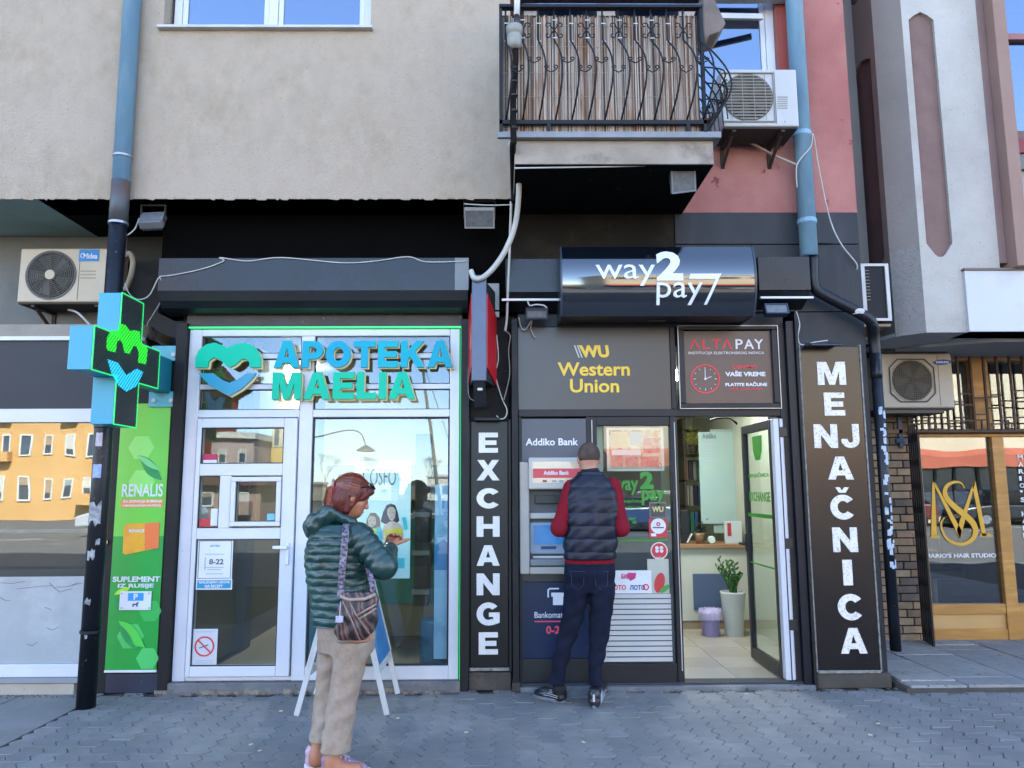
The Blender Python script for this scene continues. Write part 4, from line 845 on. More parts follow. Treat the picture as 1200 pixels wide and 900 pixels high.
# MENJACNICA panel on the right pier
mj = thing('sign_panel', 'tall brown-black MENJAČNICA panel with white dotted letters on the right pier', 'sign', (W(985, 600, -.06).x, -.06, .05))
q = R4(943, 409, 1023, 785, -.06)
xa_, xb_ = W(945, 600, -.06).x, W(1021, 600, -.06).x
xa_ = W(936, 409, -.06).x + .01; xb_ = W(1006, 409, -.06).x + .005
bx('panel', xa_, xb_, -.06, -.006, W(990, 785, -.06).z, W(970, 406, -.06).z, M('panel_reflect', '07080b', '0a0b0e', 3, .24, ior=1.5, c3='1c1714', s3=.9, t3=.5, w3=.2, c4='3d3835', s4=60, t4=.79, stretch=(3, 3, .6)), mj, .004)  # brown patches put warm reflections into the dark panel colour
bx('edge_trim', xa_ - .012, xa_ - .001, -.066, -.006, W(990, 787, -.06).z, W(970, 404, -.06).z, M('worn_trim', ''), mj, .002); bx('edge_trim', xb_ + .001, xb_ + .012, -.066, -.006, W(990, 787, -.06).z, W(970, 404, -.06).z, M('worn_trim', ''), mj, .002)
bx('edge_trim', xa_ - .001, xb_ + .001, -.066, -.006, W(990, 789, -.06).z, W(990, 785.5, -.06).z, M('worn_trim', ''), mj, .002)
led2 = M('led_dots', 'd8d4d0', 'cfcac6', 3, .5, c4='8a8280', s4=100, t4=.6)
rowz = [('M', 958, 991, 424, 451), ('E', 966, 990, 460, 487), ('NJ', 954, 1007, 497, 525), ('A', 970, 1000, 535, 562), ('Č', 973, 1001, 571, 609), ('N', 976, 1005, 618, 647), ('I', 988, 999, 656, 686), ('C', 982, 1011, 696, 727), ('A', 985, 1016, 736, 766)]
for s_, a, b, c_, d in rowz:
    q = R4(a, c_, b, d, -.066)
    if s_ == 'NJ':
        wq = q[2] - q[0]; hletter('N', (q[0], q[1], q[0] + wq*.52, q[3]), -.06, led2, mj, .006); hletter('J', (q[0] + wq*.60, q[1], q[2], q[3]), -.06, led2, mj, .006)
    else: hletter(s_, q, -.06, led2, mj, .006)
pl = bx('pier_post', WX(938.5, 590), xa_ - .014, -.075, .3, .0, W(930, 378, 0).z, pillar_m, apt, .004)
bx('pier_plinth', xa_ - .01, XE - .005, -.055, .3, .0, W(990, 789.5, -.06).z, grime, apt, .008)
ml = thing('floodlight', 'flat dark lamp hood above the MENJAČNICA panel', 'lamp', W(965, 406, -.12)); p = W(967, 404, -.12)
MB().prism([(-.2, p.z - .02), (-.2, p.z - .008), (-.12, p.z + .015), (-.06, p.z + .02), (-.06, p.z - .005)], p.x - .14, p.x + .1, 'YZ').build('hood', M('hood_blue', '232a3a', rough=.4), ml, bevel=.004)

# way2pay sign with bulging face, and the cover boxes beside it
wx = R4(657, 287, 887, 367.5, -.42)
ws = thing('shop_sign', 'glossy dark curved way2pay sign box over the exchange office', 'sign', ((wx[0]+wx[2])/2, -.3, wx[1]))
prof = []; N_ = 24; Yb = -.34
for i in range(N_ + 1):
    u = i/N_; an = math.radians(24 - 56*u)                   # face normal tilts from a little up to well down
    prof.append((u, an))
pts = [(0, 0)]
for i in range(1, N_ + 1):
    an = (prof[i][1] + prof[i-1][1])/2; pts.append((pts[-1][0] - math.sin(an), pts[-1][1] - math.cos(an)))
Hh = wx[3] - wx[1]; kz = Hh / -pts[-1][1]; yy = [p[0]*kz for p in pts]; mn = min(yy)
face = [(Yb + (y_ - mn) - .08, wx[3] + p[1]*kz) for y_, p in zip(yy, pts)]
fb = MB(); n0 = len(face)
fb.add([(x_, y_, z_) for x_ in (wx[0] + .01, wx[2] - .01) for y_, z_ in face], [[i, i+1, n0+i+1, n0+i] for i in range(n0-1)])
fo_ = fb.build('face', M('sign_gloss', '0c1018', rough=.05, ior=2.0), ws, smooth=True)
MB().prism([(a_ + .006, b_) for a_, b_ in face] + [(-.02, wx[1] + .01), (-.02, wx[3])], wx[0] + .012, wx[2] - .012, 'YZ').build('box', black, ws)
for xq in (wx[0], wx[2] - .014): MB().prism([(y_ - .006, z_) for y_, z_ in face] + [(-.0, wx[1]), (-.0, wx[3])], xq, xq + .014, 'YZ').build('end_plate', M('end_plate', '2c3440', rough=.3), ws)
wd = M('sign_white', 'd0d6dc', rough=.35)
def on_face(o):
    zs = [p[1] for p in face][::-1]; ys = [p[0] for p in face][::-1]
    for v in o.data.vertices: zw = v.co.z + wloc(o.parent).z; v.co.y += float(np.interp(zw, zs, ys)) - .0
    return o
for s_, a, b, c_, d, bo in (('way', 698, 768, 310, 335, .0), ('2', 769, 800, 293.5, 329, .045), ('pay', 770, 824, 331, 356, .0)):
    q = R4(a, c_, b, d, -.42); on_face(text('lettering', s_, q, -.004, wd, ws, .004, bo))
def pf(a, b): p = W(a, b, -.42); return (p.x, p.z)
for pl_ in ([(809, 321), (845, 321), (842, 327), (807, 327)], *[[(842 - 12*u_/10 - 3.5, 327.2 + 28.3*u_/10), (842 - 12*u_/10, 327.2 + 28.3*u_/10), (842 - 12*(u_+1)/10, 327.2 + 28.3*(u_+1)/10), (842 - 12*(u_+1)/10 - 3.5, 327.2 + 28.3*(u_+1)/10)] for u_ in range(10)]):
    on_face(MB().prism([pf(*p) for p in pl_], -.008, -.004).build('stroke', wd, ws))
for (a, b, nm) in ((592.5, 656, 'left'), (889, 949.5, 'right')):
    q = R4(a, 303 if nm == 'left' else 300.5, b, 350 if nm == 'left' else 347.5, -.2)
    t = thing('shutter_box', 'short slate shutter cover on the %s of the way2pay sign' % nm, 'shutter box', ((q[0]+q[2])/2, -.1, q[1]))
    zc_ = q[1] + .05
    bx('front_sheet', q[0], q[2], -.2, -.17, zc_, q[3], slate_g, t, .003); MB().prism([(-.001, q[3] - .005), (-.169, q[3] - .005), (-.169, zc_), (-.185, zc_ - .001), (-.14, q[1]), (-.001, q[1] - .06)], q[0] + .003, q[2] - .003, 'YZ').build('cover', M('shutter_black', ''), t)
    bx('conduit', q[0] - .03 if nm == 'left' else q[0], q[2] + .01, -.22, -.2, q[1] - .02, q[1] - .003, white, t, .002)
for a_, b_ in ((548, 613), (196, 214)): bx('infill_wall', W(a_, 590).x, W(b_, 590).x, .11, .3, .0, 2.86, M('under_black', '0b0b0c', rough=.8), apt, 0)
bx('infill_wall', W(527, 590).x, W(552, 590).x, .09, .105, .0, 2.86, M('under_black', ''), apt, 0)
ub = bx('under_sign_wall', fx0, WX(931), .03, .3, ztop + .1, 2.86, M('under_black', '0b0b0c', rough=.8), apt, 0)
# ------------------------------------------------------------------ downpipes
pb = M('zinc_blue', '7397ac', '6788a0', 3, .3, c3='7fa2b6', s3=2, t3=.6, c4='33434c', s4=18, t4=.74, stretch=(2, 2, .4))
pdk = M('pipe_dark', '10141b', '0c0f15', 4, .42, spec=.35, c3='171c26', s3=3, t3=.6, c4='7e8288', s4=26, t4=.72)
d1 = thing('downpipe', 'left downpipe, pale blue above and dark with torn stickers below', 'downpipe', W(104, 800, -.42))
xs_ = W(149, 0, -.42).x; xm_ = W(136, 300, -.42).x; xf = W(103, 790, -.42).x
zt_ = W(140, 213, -.42).z; zj = W(135, 262, -.42).z
MB().tube([(xs_ - .005, -.42, 14), (xm_ - .0, -.42, zt_)], .064, 20).build('upper_pipe', pb, d1, smooth=True)
MB().tube([(xm_, -.42, zt_ + .004), (xm_, -.42, zj)], .066, 20).build('collar', M('pipe_rust', '3f5058', '4a3a30', 6, .5, c3='5c4030', s3=5, t3=.58), d1, smooth=True)
MB().tube([(xm_, -.42, zj), (xm_ - .005, -.42, 1.95), (xf, -.42, 1.6), (xf, -.42, .0)], .062, 20).build('lower_pipe', pdk, d1, smooth=True)
for zz in (W(138, 184, -.42).z, zj, W(100, 740, -.42).z, W(120, 500, -.42).z): MB().lathe([(.066, -.012), (.071, -.008), (.071, .008), (.066, .012)], ((xm_ if zz > 1.9 else xf), -.42, zz), 20).build('clamp', steel if zz > 3 else pdk, d1)
rnd = random.Random(9)
def sticker_on_pipe(zc, a0, a1, h, mat, rag=.2):
    mb = MB(); n = 7; top = []; bot = []
    for i in range(n):
        a = math.radians(a0 + (a1-a0)*i/(n-1)); p = (xf + .0632*math.cos(a), -.42 + .0632*math.sin(a))
        top.append((p[0], p[1], zc + h/2*(1 - rag*rnd.random()))); bot.append((p[0], p[1], zc - h/2*(1 - rag*rnd.random())))
    mb.add(top + bot, [[i, i+1, n+i+1, n+i] for i in range(n-1)]); mb.build('sticker_scrap', mat, d1)
sp1, sp2, sp3 = M('scrap_pink', 'a892a0', 'b8b2b8', 20, .6), M('scrap_blue', '7088b0', '98a8c4', 40, .6), M('scrap_pale', 'a2a4a4', '55575a', 30, .7)
zz = lambda py: W(115, py, -.48).z
sticker_on_pipe(zz(515), -120, -70, .1, sp1, .1); sticker_on_pipe(zz(552), -125, -65, .1, sp2, .1); sticker_on_pipe(zz(602), -140, -50, .19, sp3, .6); sticker_on_pipe(zz(635), -70, -45, .05, sp3, .6); sticker_on_pipe(zz(650), -120, -70, .09, sp3, .7); sticker_on_pipe(zz(705), -115, -75, .06, sp3, .8); sticker_on_pipe(zz(745), -100, -80, .05, sp3, .8)
d2 = thing('downpipe', 'right downpipe, pale blue above, bending dark around the corner pier', 'downpipe', W(1040, 745, -.1))
a = W(936, 0, -.12); b = W(948, 300, -.12)
MB().tube([(b.x, -.12, 14), (b.x, -.12, b.z)], .068, 20).build('upper_pipe', pb, d2, smooth=True)
for py in (158, 260): MB().lathe([(.071, -.02), (.075, -.012), (.075, .012), (.071, .02)], (b.x, -.12, W(945, py, -.12).z), 20).build('clamp', pb, d2)
p0 = W(953, 300, -.12); p1 = W(954, 335, -.12); p2 = W(970, 348, -.12); p3 = W(1005, 366, -.12); p4 = W(1021, 378, -.1); p5 = Vector((W(1026, 400, -.04).x, -.02, W(1026, 400).z)); 
cable('bend', [p0, p1, p2, p3, p4, p5, Vector((p5.x, -.02, p5.z - .3))], .045, pdk, parent=d2, sub=5)
MB().tube([(p5.x, -.02, p5.z - .1), (p5.x + .0, -.02, .26)], .04, 16).build('lower_pipe', pdk, d2, smooth=True)
MB().lathe([(.05, -.02), (.055, 0), (.05, .02)], p3 + Vector((0, 0, 0)), 14).build('clamp', whitem, d2)
mbp = MB()
rnd = random.Random(4); zz_ = 2.0
for i in range(46):
    zq = .85 + rnd.random()**1.2*1.25; a0 = rnd.uniform(-130, -60); hgt = rnd.uniform(.02, .07); an = [math.radians(a0 + k*12) for k in range(4)]; rr = .0412 + i*.00008
    mbp.add([(p5.x + rr*math.cos(t), -.02 + rr*math.sin(t), zq + hgt*rnd.uniform(.3, .5)) for t in an] + [(p5.x + rr*math.cos(t), -.02 + rr*math.sin(t), zq - hgt*rnd.uniform(.3, .5)) for t in an], [[k, k+1, 5+k, 4+k] for k in range(3)])
mbp.build('paper_scrap', M('scrap_mix', '8ea0b4', 'b4b8bc', 22, .7, c3='4a86a8', s3=9, t3=.62), d2)['kind'] = 'stuff'

# ------------------------------------------------------------------ air conditioners
acm = M('ac_cream', 'b4a890', 'aa9d84', 3, .45, c4='6c6350', s4=24, t4=.73); acw = M('ac_white', 'b4b4b2', 'a9a9a6', 3, .45, c4='6f6f6a', s4=20, t4=.73); acg = M('ac_grey', 'a29b8e', '978f82', 3, .45, c4='6a645a', s4=24, t4=.73)
grd = M('fan_dark', '24221e', '1c1b18', 10, .6); wire = M('grille_wire', '4c483e', rough=.5); frust = M('rusty_bracket', '2c2a26', '3a2a20', 12, .8, bump=.3)
def bracket(t, x, y0, y1, z, L=.45):
    mb = MB(); mb.bar((x, y1, z), (x, y0, z), .03, .03); mb.bar((x, y1, z - .01), (x, y1, z - .17), .03, .03, (0, 1, 0)); mb.bar((x, y1, z - .16), (x, y0 + .06, z - .02), .02, .02, (1, 0, 0)); mb.build('bracket', frust, t)
def condenser(label, box, Yf, th, mat, fan, style, badge):
    x0, z0, x1, z1 = box; t = thing('air_conditioner', label, 'air conditioner', ((x0+x1)/2, Yf + th/2, z0))
    fx, fz, r = x0 + (x1-x0)*fan[0], z0 + (z1-z0)*fan[1], (z1-z0)*fan[2]
    bx('casing', x0, x1, Yf, Yf + th, z0, z1, mat, t, .012); bx('base_tray', x0 + .01, x1 - .01, Yf + .01, Yf + th - .01, z0 - .015, z0, frust, t, .003)
    disc(MB(), fx, fz, r*1.04, Yf - .006, Yf - .0015, 40, r*.96).build('fan_ring', wire if style != 'grid' else mat, t)
    disc(MB(), fx, fz, r*.97, Yf - .003, Yf - .001, 40).build('fan_cavity', grd, t)
    mb = MB()
    for k in range(5):                                    # blades
        a = 2*PI*k/5 + .3; pts_ = [(fx + q*r*math.cos(a + s_), fz + q*r*math.sin(a + s_)) for q, s_ in ((.2, 0), (.85, .1), (.88, .7), (.5, .75), (.2, .6))]
        mb.prism(pts_, Yf - .0045, Yf - .0032)
    mb.build('fan_blades', M('fan_blade', '4a463c', '3c3930', 6, .5), t)
    g = MB()
    if style == 'rings':
        for k in range(9):
            q = r*(.25 + .083*k); g.tube([(fx + q*math.cos(2*PI*i/36), Yf - .012, fz + q*math.sin(2*PI*i/36)) for i in range(37)], .0028, 4, cap=False)
        for k in range(14): a = 2*PI*k/14; g.bar((fx + .2*r*math.cos(a), Yf - .015, fz + .2*r*math.sin(a)), (fx + r*math.cos(a + .25), Yf - .012, fz + r*math.sin(a + .25)), .003, .003)
        disc(MB(), fx, fz, r*.2, Yf - .02, Yf - .008, 24).build('fan_cap', mat, t)
    elif style == 'grid':
        n_ = 11; oc = [(fx + r*1.06*c_, fz + r*1.02*s_) for c_, s_ in ((-1, -.6), (-.6, -1), (.6, -1), (1, -.6), (1, .6), (.6, 1), (-.6, 1), (-1, .6))]
        g.tube([(p[0], Yf - .012, p[1]) for p in oc + oc[:1]], .006, 5)
        for k in range(-n_, n_ + 1):
            u = k/n_*r; L = math.sqrt(max(0, r*r - u*u)); 
            if L > .02: g.bar((fx + u, Yf - .012, fz - L), (fx + u, Yf - .012, fz + L), .0035, .0035); g.bar((fx - L, Yf - .014, fz + u), (fx + L, Yf - .014, fz + u), .0035, .0035)
    else:
        for k in range(-7, 8):
            u = k/7.5*r; L = math.sqrt(max(0, r*r - u*u)); g.bar((fx - L, Yf - .012, fz + u), (fx + L, Yf - .012, fz + u), .012, .004, (0, 1, .6))
        ring_frame(g, fx - r*1.1, fz - r*1.08, fx + r*1.1, fz + r*1.08, .008, .008, Yf - .014, Yf - .004)
        for k in range(4): xx = fx - r*.7 + k*r*.47; g.bar((xx, Yf - .016, fz - r), (xx, Yf - .016, fz + r), .004, .004)
    g.build('fan_grille', wire if style != 'slats' else M('grille_pale', '8a8880'), t)
    bx('panel_seam', x0 + (x1-x0)*badge[0], x0 + (x1-x0)*badge[0] + .004, Yf - .002, Yf + .001, z0 + .02, z1 - .02, wire, t, 0)
    return t
q = R4(22, 291, 124, 354, .17); q = (q[0], q[1], q[2] + .03, q[3])
ac = condenser('cream condenser with blue badge on the left bay wall, behind the downpipe', q, .17, .30, acm, (.355, .5, .44), 'rings', (.66,))
z_l = q[1] - .02; bracket(ac, q[0] + .12, .19, .5, z_l); bracket(ac, q[2] - .1, .19, .5, z_l)
pbox('badge', 92.5, 292.5, 116, 306, .166, .004, M('badge_blue', '2a78b4'), ac, .001); ptext('lettering', 'Midea', 98, 297, 114, 303, .166, white, ac, .001, .02); c = W(97, 299.5, .164); disc(MB(), c.x, c.z, .02, .1635, .1655, 16, .015).build('logo_ring', white, ac)
for py in (317, 321, 325): pbox('louvre', 94, py, 112, py + 1.4, .168, .003, M('ac_shade', '8f8570'), ac, 0)
q = R4(855, 81, 935, 148, -.36)
ac = condenser('white condenser with slatted grille beside the balcony, on the pink wall', (q[0] - .06, q[1], q[2], q[3]), -.36, .33, acw, (.34, .5, .40), 'slats', (.70,))
bracket(ac, q[0] + .03, -.34, .0, q[1] - .02); bracket(ac, q[2] - .12, -.34, .0, q[1] - .02)
for k in range(6): pbox('louvre', 911, 113 + k*2.6, 923, 114.2 + k*2.6, -.362, .003, M('ac_shade2', '85847e'), ac, 0)
q = R4(1032, 414, 1117, 478, 1.12)
ac = condenser('beige condenser with oval badge over the brick pier of the hair studio', q, 1.12, .32, acg, (.43, .5, .38), 'grid', (.80,))
c = W(1104, 424.5, 1.118); MB().prism([(c.x + .085*math.cos(2*PI*i/24), c.z + .026*math.sin(2*PI*i/24 + .18)) for i in range(24)], 1.113, 1.118).build('badge', M('badge_navy', '24408a'), ac)
text('lettering', 'SAMSUNG', (c.x - .06, c.z - .010, c.x + .06, c.z + .010), 1.113, white, ac, .001, .03)
bx('base_rail', q[0] + .02, q[2] - .1, 1.13, 1.45, q[1] - .05, q[1] - .016, black, ac); 
tr_ = thing('board', 'stack of weathered green boards lying on top of the beige condenser', 'board', ((q[0] + q[2])/2, 1.3, q[3]))
for (a, b, c_, d, m2) in ((-.03, .42, .005, .03, '3a4a40'), (-.02, .36, .032, .045, '6c6e58'), (.0, .5, .047, .058, '2a332e'), (-.05, .34, .06, .078, '7a7868')): bx('plank', q[0] + a, q[0] + b + .22, 1.1 + a*.1, 1.4, q[3] + c_, q[3] + d, M('board_' + m2, m2, '30382f', 8, .8), tr_, .002)
# dark condenser seen edge-on on the corner
q = R4(1010, 309, 1045, 376, .28); cn = thing('air_conditioner', 'dark narrow condenser with white edges at the corner of the pink bay', 'air conditioner', ((q[0]+q[2])/2, .4, q[1]))
x0, x1 = W(1010, 345, .28).x, W(1043, 345, .28).x; zz0, zz1 = q[1], q[3]
MB().box(x0, x1, .29, .95, zz0 + .01, zz1 - .01).build('casing', M('condenser_dark', '08101c', '070c15', 4, .45, spec=.2, c4='8a8f94', s4=40, t4=.76), cn)
bx('side_skin', x0 - .07, x0 - .001, .5, .94, zz0 + .01, zz1 - .02, M('condenser_side', '1d3240'), cn)
MB().box(x0 + .002, x0 + .035, .275, .29, zz0, zz1).box(x1 - .03, x1, .275, .29, zz0, zz1).box(x0 + .035, x1 - .03, .275, .29, zz1 - .022, zz1).box(x0 + .035, x1 - .03, .275, .29, zz0, zz0 + .022).build('edge_frame', whitem, cn)
v = MB()
for k in range(10): v.box(x0 + .04, x0 + .075, .282, .29, zz1 - .06 - k*.028, zz1 - .056 - k*.028)
v.build('louvre', M('ac_shade', ''), cn)
bx('bracket', x0 - .02, x1, .3, .95, zz0 - .045, zz0 - .02, M('bracket_wood', '7a6450'), cn)

# ------------------------------------------------------------------ balcony
bal = thing('balcony', 'balcony with potbellied iron railing lined with a brown reed screen', 'balcony', (.8, -.95, ZS))
YB = -.95
sx0, sx1 = W(603, 180, YB).x, W(836, 178, YB).x
zs0, zs1 = W(720, 193, YB).z, W(720, 165, YB).z
sb = MB().box(sx0, sx1, YB, -.001, zs0 + .004, zs1).build('slab', cream, bal, bevel=.004)
bx('slab_soffit', sx0 + .004, sx1 - .004, YB + .004, -.002, zs0 - .004, zs0 + .003, M('soffit_black', ''), bal, 0)
bx('drip_edge', W(583, 160, YB).x, sx0 - .001, YB - .05, YB - .02, zs1 + .001, zs1 + .045, M('zinc_edge', '7f8285', '6e7174', 5, .4), bal, .003)
bx('drip_edge', sx0, W(843, 160, YB).x, YB - .05, YB + .3, zs1 + .001, zs1 + .045, M('zinc_edge', '7f8285', '6e7174', 5, .4), bal, .003)
zr0, zr1 = W(700, 143, YB - .03).z, W(700, 11, YB - .03).z
rx0, rx1 = W(585, 80, YB - .03).x, W(825, 80, YB - .03).x
iron = M('railing_iron', '1b1d21', '15171a', 8, .5, spec=.25, c4='3a3028', s4=50, t4=.74)
rl = MB()
rl.box(rx0, rx1, YB - .05, YB - .02, zr0 - .022, zr0 + .006).box(rx0, rx1, YB - .06, YB - .01, zr1, zr1 + .02)
rl.box(rx0, rx0 + .022, YB - .05, YB - .02, zs1 + .04, zr1); rl.box(rx1 - .022, rx1, YB - .05, YB - .02, zs1 + .04, zr1)
for px in (643, 806): xx = W(px, 150, YB - .03).x; rl.box(xx - .012, xx + .012, YB - .05, YB - .02, zs1 + .045, zr0 - .022)
rl.box(rx1 - .022, rx1, YB - .02, -.35, zr0 - .022, zr0 + .006).box(rx1 - .03, rx1, YB - .01, -.02, zr1, zr1 + .02)
ro = rl.build('railing', iron, bal)
H_ = zr1 - zr0
def belly(t):                                             # outward bow of a baluster, t from the bottom (0) to the top (1)
    return .20 * math.sin(PI*min(1, max(0, (t)/.72)))**1.0 * (1 - .25*t) if t < .72 else 0
def baluster(fx_, top=1.0):
    pts_ = []
    for i in range(19):
        t = i/18; o_ = belly(t); pts_.append(fx_(o_, zr0 + t*H_*top))
    return MB().tube(pts_, .0065, 6)
nb = 13; bxs = []
for i in range(nb):
    xx = rx0 + .045 + (rx1 - rx0 - .07)*(i/(nb - 1)); bxs.append(xx)
    sh_ = .0
    baluster(lambda o_, z_, xx=xx: (xx + o_*.22, YB - .035 - o_, z_)).build('baluster', iron, ro, smooth=True)
def spiral(mb, c, r, a0, turns, flip, pl):
    pts_ = []
    for i in range(15):
        t = i/14; a = a0 + flip*turns*2*PI*t; q = r*(1 - .75*t); u, v_ = q*math.cos(a), q*math.sin(a)
        pts_.append(pl(c[0] + u, c[1] + v_))
    mb.tube(pts_, .0042, 5)
fl = lambda u, v_: (u, YB - .045 - belly((v_ - zr0)/H_), v_)
for i in range(1, nb - 0):                               # scroll pairs high on the railing
    if i % 2 == 0 or i >= nb: continue
    xx = bxs[i]; zc_ = zr0 + .80*H_; mb = MB(); s_ = .042
    for sx in (-1, 1):
        for sz in (-1, 1):
            mb.tube([fl(xx, zc_), fl(xx + sx*s_*.7, zc_ + sz*s_*.9)], .0045, 5); spiral(mb, (xx + sx*s_*1.05, zc_ + sz*s_*.85), .024, PI if sx > 0 else 0, .8, -sx*sz, fl)
    mb.build('scroll', iron, ro)
for i in range(nb - 1):                                  # small anchor scrolls at two levels
    xx = (bxs[i] + bxs[i+1])/2 + .02; zc_ = zr0 + (.41 if i % 2 else .33)*H_; mb = MB()
    for sx in (-1, 1):
        mb.tube([fl(xx, zc_ - .022), fl(xx + sx*.03, zc_ - .006), fl(xx + sx*.043, zc_ + .01)], .0042, 5); spiral(mb, (xx + sx*.028, zc_ + .012), .017, 0 if sx > 0 else PI, .8, sx, fl)
    mb.build('scroll', iron, ro)
for i in range(7):                                       # side railing bows outwards
    yy_ = YB - .02 + (.35 + .0)*i/3.2 
    if yy_ > -.3: break
    baluster(lambda o_, z_, yy_=yy_: (rx1 + o_*1.05, yy_ - .0, z_)).build('baluster', iron, ro, smooth=True)
for k, zf in enumerate((.06, .17, .30, .44)):
    o_ = belly(zf)*1.05; cable('side_hoop', [(rx1 - .01, YB - .04 - o_*.3, zr0 + zf*H_), (rx1 + o_*.75, YB - .05, zr0 + zf*H_), (rx1 + o_, YB + .15, zr0 + zf*H_ + .01), (rx1 + o_, YB + .55, zr0 + zf*H_ + .03)], .0055, iron, parent=ro)
for k in range(6):
    o_ = .17; a = (rx1 + o_*.9, YB - .02 + k*.1, zr0 + .03); b = (rx1 + o_*1.05, YB + .12 + k*.1, zr0 + .42*H_); MB().tube([a, b], .0045, 5).build('side_bar', iron, ro)
mb = MB()
for k, (yy_, zf) in enumerate(((-.85, .42), (-.7, .36), (-.55, .42), (-.85, .15), (-.6, .12))):
    for sx in (-1, 1): spiral(mb, (yy_ + sx*.028, zr0 + zf*H_), .02, 0 if sx > 0 else PI, .8, sx, lambda u, v_: (rx1 + belly((v_ - zr0)/H_)*1.06, u, v_))
mb.build('side_scroll', iron, ro)
# reed screen: every reed real, in a few tones
reed = [M('reed_%d' % i, a, b, 6, .8, stretch=(8, 8, 1), c3=c, s3=2.5, t3=.6) for i, (a, b, c) in enumerate((('b0a190', '9c8e7e', '8c6848'), ('c2b4a4', 'ae9f90', '9c7858'), ('92857a', '82766a', '70503a'), ('564a40', '483d34', '3c2c20'), ('86634a', '765440', '64402c')))]
rnd = random.Random(2); rs = MB(); xx = rx0 + .02
zb0, zb1 = zs1 + .05, zr1 - .02
while xx < rx1 - .035:
    wv = rnd.uniform(.005, .009); warm = abs(math.sin(xx*3.1 + .7)); rs.m = 3 if rnd.random() < .10 else (4 if rnd.random() < .12*warm + .03 else rnd.choice((0, 0, 1, 1, 2)))
    yq = YB + .0 + rnd.uniform(-.004, .004); tp = zb1 - rnd.uniform(0, .03); ln = rnd.uniform(-.004, .004)
    rs.tube([(xx, yq, zb0), (xx + ln*.5, yq, (zb0 + tp)/2), (xx + ln, yq, tp)], wv*.5, 5, cap=False); xx += wv*1.10
so_ = rs.build('reed', reed, bal); so_['kind'] = 'stuff'; so_.name = 'reed_screen'
bx('gap_dark_sheet', rx0 + .02, rx1 - .03, YB + .012, YB + .016, zb0, zb1, M('reed_back', '120c08'), bal, 0)  # added dark sheet; shade in the reed gaps is put into its colour
wt_ = MB()
for f_ in (.1, .3, .5, .72, .9): zq = zb0 + (zb1 - zb0)*f_; wt_.box(rx0 + .02, rx1 - .03, YB - .0085, YB - .0065, zq, zq + .0016)
wt_.build('binding_wire', M('wire_grey', '9a958c'), bal)
tw = MB()
for i in range(11): 
    for f_ in (.86, .70): xx = bxs[i] + .01; zq = zr0 + (f_ + .03*(i % 2))*H_; tw.box(xx - .018, xx + .012, YB - .045, YB - .04, zq, zq + .005)
tw.build('cable_tie', white, bal)
# white cloth over the rail, folded awning at the right
cl = MB(); n = 24; ca = []
xq0, xq1 = W(628, 5, YB).x, W(755, 5, YB).x
for r_ in range(5):
    for i in range(n + 1):
        u = i/n; hang = (.075*math.sin(PI*u)**.6 + .02*math.sin(u*17))*(r_/4)
        ca.append((xq0 + (xq1 - xq0)*u, YB - .065 - .012*math.sin(u*23 + r_) - .01*r_/4, W(690, -4, YB).z + .03 - hang))
cl.add(ca, [[r_*(n+1)+i, r_*(n+1)+i+1, (r_+1)*(n+1)+i+1, (r_+1)*(n+1)+i] for r_ in range(4) for i in range(n)])
o = cl.build('cloth', M('cloth_pale', 'b4b0aa', 'a8a49e', 5, .9), None, smooth=True); tag(o, 'pale cloth hanging over the top of the balcony rail', 'cloth'); sm = o.modifiers.new('s', 'SOLIDIFY'); sm.thickness = .004
aw = thing('awning', 'folded grey awning with white arm at the right end of the balcony', 'awning', W(850, 20, -.7))
a0 = W(838, 6, -.75)
MB().prism([(W(*p, -.7).x, W(*p, -.7).z) for p in ((824, -6), (838, 0), (851, 27), (843, 37), (832, 41), (826, 47), (824, 30))], -.7, -.45).build('folded_canvas', M('canvas_brown', '6a5c54', '7c7068', 6, .8), aw, bevel=.01)
b1, b2 = W(826, 19, -.16), W(893, 20, -.05)
MB().bar(b1, b2, .03, .045).build('arm', whitem, aw); MB().lathe([(.03, -.02), (.035, 0), (.03, .02)], b1, 14, 'Y').build('joint', white, aw)
bx('awning_case', XC + .1, dx1 + .1, -.16, -.02, W(860, -2, -.1).z, W(860, -2, -.1).z + .12, whitem, aw, .01)
bx('fascia_strip', sx0, rx1, YB - .02, YB + .05, zr1 + .1, zr1 + .3, black, bal, 0)
# meter-cable mast at the left end of the balcony
ms = thing('cable_mast', 'white insulator head and black cable duct running down beside the balcony', 'cable duct', W(602, 100, -1.1))
wy = -1.06; C = lambda px, py, Y=wy: W(px, py, Y)
MB().tube([C(607, -30), C(605.5, 18)], .021, 10).build('white_rod', white, ms, smooth=True); MB().tube([C(605.5, 18), C(605, 32)], .018, 10).build('black_collar', black, ms, smooth=True)
c = C(603, 58); MB().lathe([(.03, 0), (.046, .025), (.050, .045), (.052, .09), (.047, .095), (.047, .11), (.055, .115), (.057, .165), (.05, .168)], c, 18).build('insulator', M('insulator_grey', '86847a', '7a786f', 4, .5, c4='5e5c54', s4=20, t4=.7), ms, smooth=True)
cable('black_duct', [C(604, 58), C(604.5, 70), C(602, 100), C(601.5, 140), C(602, 165), C(601, 172, -1.02), C(601.5, 215, -.42), C(602, 236, -.40)], .022, M('duct_black', '0a0807', '1c1510', 8, .8, spec=.15), parent=ms)
tap = MB()
for py in (80, 96, 112, 130, 150): p = C(602.5, py); tap.lathe([(.024, -.006), (.026, 0), (.024, .006)], p, 10)
tap.build('duct_clip', black, ms)

